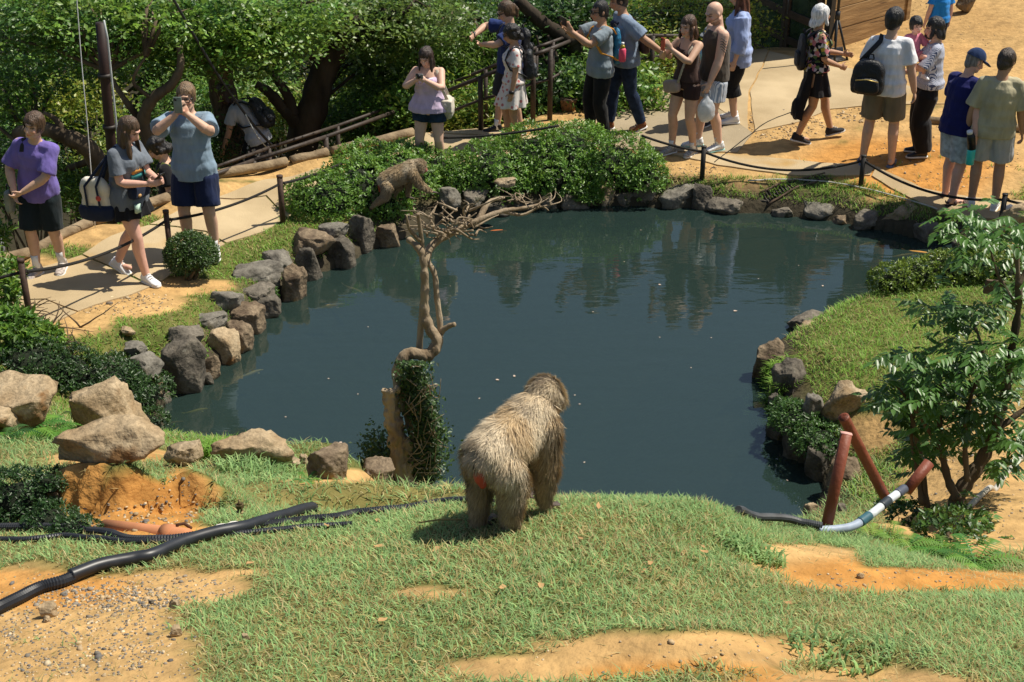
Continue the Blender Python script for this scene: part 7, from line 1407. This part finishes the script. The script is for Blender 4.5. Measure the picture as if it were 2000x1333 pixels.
mb = MB(); mb.box(B - B + Vector((0, -.05, .95)), (.012, .012, .16)); mb.build('handle', mat('steel_plate', (.5, .5, .52), metal=.8, rough=.35), gt); po = MB(); po.box(A - B + Vector((-.08, 0, 1.0)), (.045, .045, 1.0)); po.build('gate_post', mat('black_steel', (.01, .012, .014), rough=.5), gt, smooth=False)
# plank wall of the hut
m_pl = mat('hut_plank', (.20, .115, .045), rough=.75, col2=(.38, .235, .10), scale=2.2, bump=.35, bscale=10, stretch=(.6, .6, 9), fleck=((.10, .055, .025), 3, .66))
A = G(1614, 104); B = PD(1764, 66, A.y + 1.35); B.z = A.z; d = B - A; L = d.length; e = d.normalized(); nr = Vector((e.y, -e.x, 0)); Mx = Matrix((e, -nr, Vector((0, 0, 1)))).transposed(); hut = empty('plank_wall', A, 0, 'sunlit wall of wide horizontal planks behind the tripod', 'wall')
for i in range(7): mb = MB(); mb.box(e * L / 2 + Vector((0, 0, .16 + i * .30)) + nr * (.004 * (i % 2)), (L / 2 - .04, .02, .146), Mx); mb.build('plank', m_pl, hut, bevel=.006, smooth=False)
mb = MB(); mb.box(e * L + Vector((0, 0, 1.05)), (.05, .05, 1.05), Mx); mb.build('corner_post', m_pl, hut, bevel=.006, smooth=False); mb = MB(); mb.box(Vector((0, 0, 1.05)), (.05, .045, 1.05), Mx); mb.build('corner_post', mat('black_steel'), hut, smooth=False)
mb = MB(); mb.box(e * L / 2 - nr * .06 + Vector((0, 0, 1.0)), (L / 2 - .02, .03, 1.0), Mx); mb.build('backing_board', mat('gate_timber'), hut, smooth=False)
mb = MB(); mb.box(e * (L / 2 - .25) - nr * .5 + Vector((-.35, .1, 2.35)), (L / 2 + .55, .95, .05), Mx); mb.build('roof', mat('roof_sheet', (.10, .09, .08), rough=.8), hut, smooth=False)
# tripod stand, folder on the ground, pot, slab, pole, cables, board
p = G(1640, 122); tr_ = empty('tripod_stand', p, 0, 'black tripod stand in front of the plank wall', 'tripod'); m_tr = mat('black_steel'); top = Vector((-.07, .1, .62)); k = 0
for q in ((.12, .05, 0), (-.16, .22, 0), (-.10, -.12, 0)): mb = MB(); mb.tube([q, top], .016, 8); mb.build('leg', m_tr, tr_); mb = MB(); mb.ball(q, .022); mb.build('foot', m_tr, tr_)
mb = MB(); mb.tube([top - Vector((0, 0, .35)), top + Vector((0, 0, 1.2))], .02, 10); mb.build('column', m_tr, tr_); mb = MB(); mb.tube([top - Vector((0, 0, .05)), top + Vector((0, 0, .06))], .036, 12); mb.build('collar', m_tr, tr_)
p = G(1634, 118); o = empty('folder', p, R(20), 'black folder lying open on the ground by the tripod', 'folder'); mb = MB(); mb.box((0, 0, .012), (.13, .10, .008)); mb.build('cover', m_dark, o, bevel=.003); mb = MB(); mb.box((.05, .13, .07), (.13, .01, .07), Matrix.Rotation(R(-25), 3, 'X')); mb.build('cover', m_dark, o, bevel=.003)
gcable('cable', [(1560, 124), (1600, 126), (1625, 122)], .008, m_rope, 'dark cable on the shaded ground by the gate')
p = G(1110, 217); o = empty('flower_pot', p, 0, 'brown clay pot round the foot of a railing post', 'pot'); mb = MB(); mb.tube([(0, 0, 0), (0, 0, .13), (0, 0, .16)], [.085, .105, .115], 18); mb.build('pot_wall', mat('pot_clay', (.22, .12, .06), rough=.9, var=.3, scale=9), o); mb = MB(); mb.tube([(0, 0, .150), (0, 0, .165)], .10, 18); mb.build('potting_soil', mat('pot_soil', (.08, .05, .03)), o)
rock(1868, -18, 1906, 18, 'brown', 'brown boulder on the bare slope beyond the plank wall', z=.85); rock(1955, 398, 2060, 470, 'pale', 'pale flat-faced stone block beside the black rope post', z=.3, cuts=12, flat=.6)
p = G(1972, 412); mb = MB(); mb.ball((0, 0, .03), (.07, .05, .035), 12, 7); o = mb.build('paper_scrap', mat('white_rag'), voxel=.012, sm=1, wrinkle=(.02, 25, 25)); o.location = p; tag(o, 'crumpled white paper on the ground by the black rope post', 'paper')
D = 14.9; o = empty('utility_pole', PD(222, 300, D), 0, 'brown pole with a pale conduit standing among the maples', 'pole'); O = Vector(o.location); mb = MB(); mb.tube([PD(232, 460, D) - O, PD(216, 270, D) - O, PD(205, 150, D) - O, PD(196, 45, D) - O], [.06, .056, .054, .053], 14); mb.build('pole_shaft', mat('pole_brown', (.03, .014, .011), rough=.6, var=.4, scale=5), o)
mb = MB(); mb.tube([PD(244, 420, D - .1) - O, PD(228, 250, D - .1) - O, PD(210, 75, D - .1) - O, PD(203, 40, D - .1) - O], .011, 8); mb.build('conduit', mat('conduit_grey', (.45, .48, .48), rough=.5), o)
for y in (148, 248): c = PD(216 - (270 - y) * .09, y, D) - O; mb = MB(); mb.tube([c - Vector((0, 0, .02)), c + Vector((0, 0, .02))], .078, 14); mb.build('clamp', m_metal, o)
def line3(name, P, r, mt, label, cat): o0 = P[0]; mb = MB(); mb.tube([p - o0 for p in catm(P, 8)], r, 8); o = mb.build(name, mt); o.location = o0; return tag(o, label, cat)
a = G(186, 446); line3('string', [a, PD(172, 260, a.y), PD(160, 130, a.y), PD(147, -40, a.y)], .0045, mat('white_cord', (.8, .8, .78)), 'taut white string rising from the path edge beside the brown pole', 'string')
a = G(562, 314); line3('guy_cable', [a, PD(500, 250, a.y - .3), PD(420, 138, a.y - .6), PD(325, -25, a.y - 1)], .016, mat('black_sheath', (.02, .022, .026), rough=.45), 'thick black guy cable slanting down to the path edge', 'cable'); line3('guy_wire', [a + Vector((-.12, .05, 0)), PD(505, 270, a.y - .3), PD(480, 225, a.y - .4)], .007, mat('conduit_grey'), 'thin pale wire joining the black guy cable', 'wire')
p = G(1950, 592); o = empty('wooden_board', p, 0, 'dark brown board nailed to a stake behind the leafy tree', 'board'); q = PD(1958, 563, p.y) - p; mb = MB(); mb.box(q, (.16, .018, .065), Matrix.Rotation(R(6), 3, 'Y')); mb.build('board', m_wood, o, bevel=.004, smooth=False); mb = MB(); mb.box((q.x, .03, q.z / 2), (.025, .02, max(q.z / 2, .08))); mb.build('stake', m_wood, o, smooth=False)
# ================================================================ koi, floating bits, litter
def koi(px, py, ang, L, c, c2, label, depth=.03):
    p = PZ(px, py, -depth); o = empty('koi', p, R(ang), label, 'fish', 'koi in the pond'); m_ = mat('koi_%s' % label[:14].replace(' ', '_'), c, rough=.35, col2=c2, scale=9); mb = MB(); n = 9
    prof = [(-.5, .012, .02), (-.42, .03, .04), (-.25, .055, .06), (0, .065, .068), (.2, .05, .055), (.38, .022, .035), (.46, .010, .03)]
    mb.loft([(Vector((x * L, .05 * L * math.sin(x * 5), 0)), Vector((0, a * L, 0)), Vector((0, 0, b * L))) for x, a, b in prof], 12); mb.build('body', m_, o)
    mb = MB(); mb.loft([(Vector((.44 * L, .04 * L, 0)), Vector((0, .006 * L, 0)), Vector((0, 0, .03 * L))), (Vector((.6 * L, .06 * L, 0)), Vector((0, .004 * L, 0)), Vector((0, 0, .07 * L)))], 8); mb.build('tail_fin', m_, o)
    for g in (-1, 1): mb = MB(); mb.ball((-.26 * L, g * .09 * L, -.02 * L), (.05 * L, .045 * L, .006 * L), 8, 5); mb.build('fin', m_, o)
for a in [(490, 730, 215, .24, (.75, .48, .12), (.85, .65, .3), 'yellow-gold koi swimming beside the big dark corner boulder', .02), (382, 803, 200, .2, (.55, .42, .08), (.65, .5, .15), 'dull yellow koi in the dark corner of the pond', .03), (332, 828, 195, .22, (.3, .18, .06), (.35, .2, .08), 'brownish koi deep in the pond corner', .02), (1722, 484, 170, .26, (.62, .26, .03), (.7, .4, .08), 'bright orange koi near the cube-like stone', .02), (1762, 500, 190, .3, (.55, .24, .05), (.6, .35, .1), 'long orange koi swimming under the hedge side of the far bank', .025), (1795, 494, 150, .30, (.6, .3, .05), (.6, .3, .1), 'pale orange koi close to the hedge', .012), (1690, 478, 200, .26, (.4, .16, .03), (.5, .2, .05), 'dark orange koi beside the bright orange one', .02), (968, 452, 180, .24, (.55, .12, .02), (.6, .2, .05), 'red-orange koi under the dead branches', .012), (1640, 470, 160, .26, (.4, .25, .15), (.5, .3, .2), 'pinkish koi below the broad overhanging slab', .02), (690, 566, 130, .3, (.5, .24, .10), (.7, .5, .4), 'orange and white koi near the left bank', .022), (640, 600, 200, .34, (.3, .2, .09), (.4, .25, .1), 'large brown koi by the left-bank boulders', .022)]: koi(*a)
mlt = mat('floating_leaf', (.55, .42, .33), rough=.6, var=.3)
for i, (x, y) in enumerate([(1005, 737), (968, 742), (1432, 608), (1286, 556), (1607, 558), (668, 864), (1140, 905), (1480, 545), (1218, 512), (1124, 772), (1130, 790), (720, 640), (935, 780), (1290, 660), (1350, 720), (560, 815), (640, 740), (1540, 940), (880, 560), (1390, 660), (1250, 450), (1560, 520), (1160, 610), (700, 770)]):
    s = (.035 if i < 6 else .018) * random.uniform(.8, 1.2); V = [(v[0] * s * 1.6, v[1] * s, .004 + abs(v[2]) * s * .4) for v in OV]; o = mk('floating_leaf', V, OF, mlt); o.location = PZ(x, y, .002); o.rotation_euler = (0, 0, random.random() * 6.28); tag(o, 'single fallen leaf floating on the open water', 'leaf', 'leaves floating on the pond')
mdl = mat('dry_leaf', (.40, .24, .10), rough=.8, var=.4, scale=20)
for i, (x, y) in enumerate([(733, 1022), (1140, 1065), (1165, 1003), (752, 1078), (860, 1076), (1375, 1078), (1272, 1108), (1385, 1092), (985, 1155), (1270, 1122), (735, 1225), (1055, 1150), (480, 1113), (1340, 1083), (1550, 1190), (640, 1040)]):
    s = .024 * random.uniform(.7, 1.3); V = [(v[0] * s * 1.5, v[1] * s * 1.2, .02 + abs(v[2]) * s * 2 + .3 * s * abs(v[0])) for v in OV]; o = mk('dry_leaf', V, OF, mdl); o.location = G(x, y); o.rotation_euler = (random.uniform(-.3, .3), random.uniform(-.3, .3), random.random() * 6.28); tag(o, 'curled dry brown leaf lying on the foreground lawn', 'leaf', 'dry leaves on the lawn')
a, b = G(818, 1036), G(900, 1030); mb = MB(); d = b - a; mb.tube([Vector((0, 0, .03)), d * .5 + Vector((0, 0, .036)), d + Vector((0, 0, .03))], .003, 6); o = mb.build('straw_stalk', mat('straw', (.35, .25, .08))); o.location = a; tag(o, 'thin dry stalk lying in the shade of the large macaque', 'stalk')
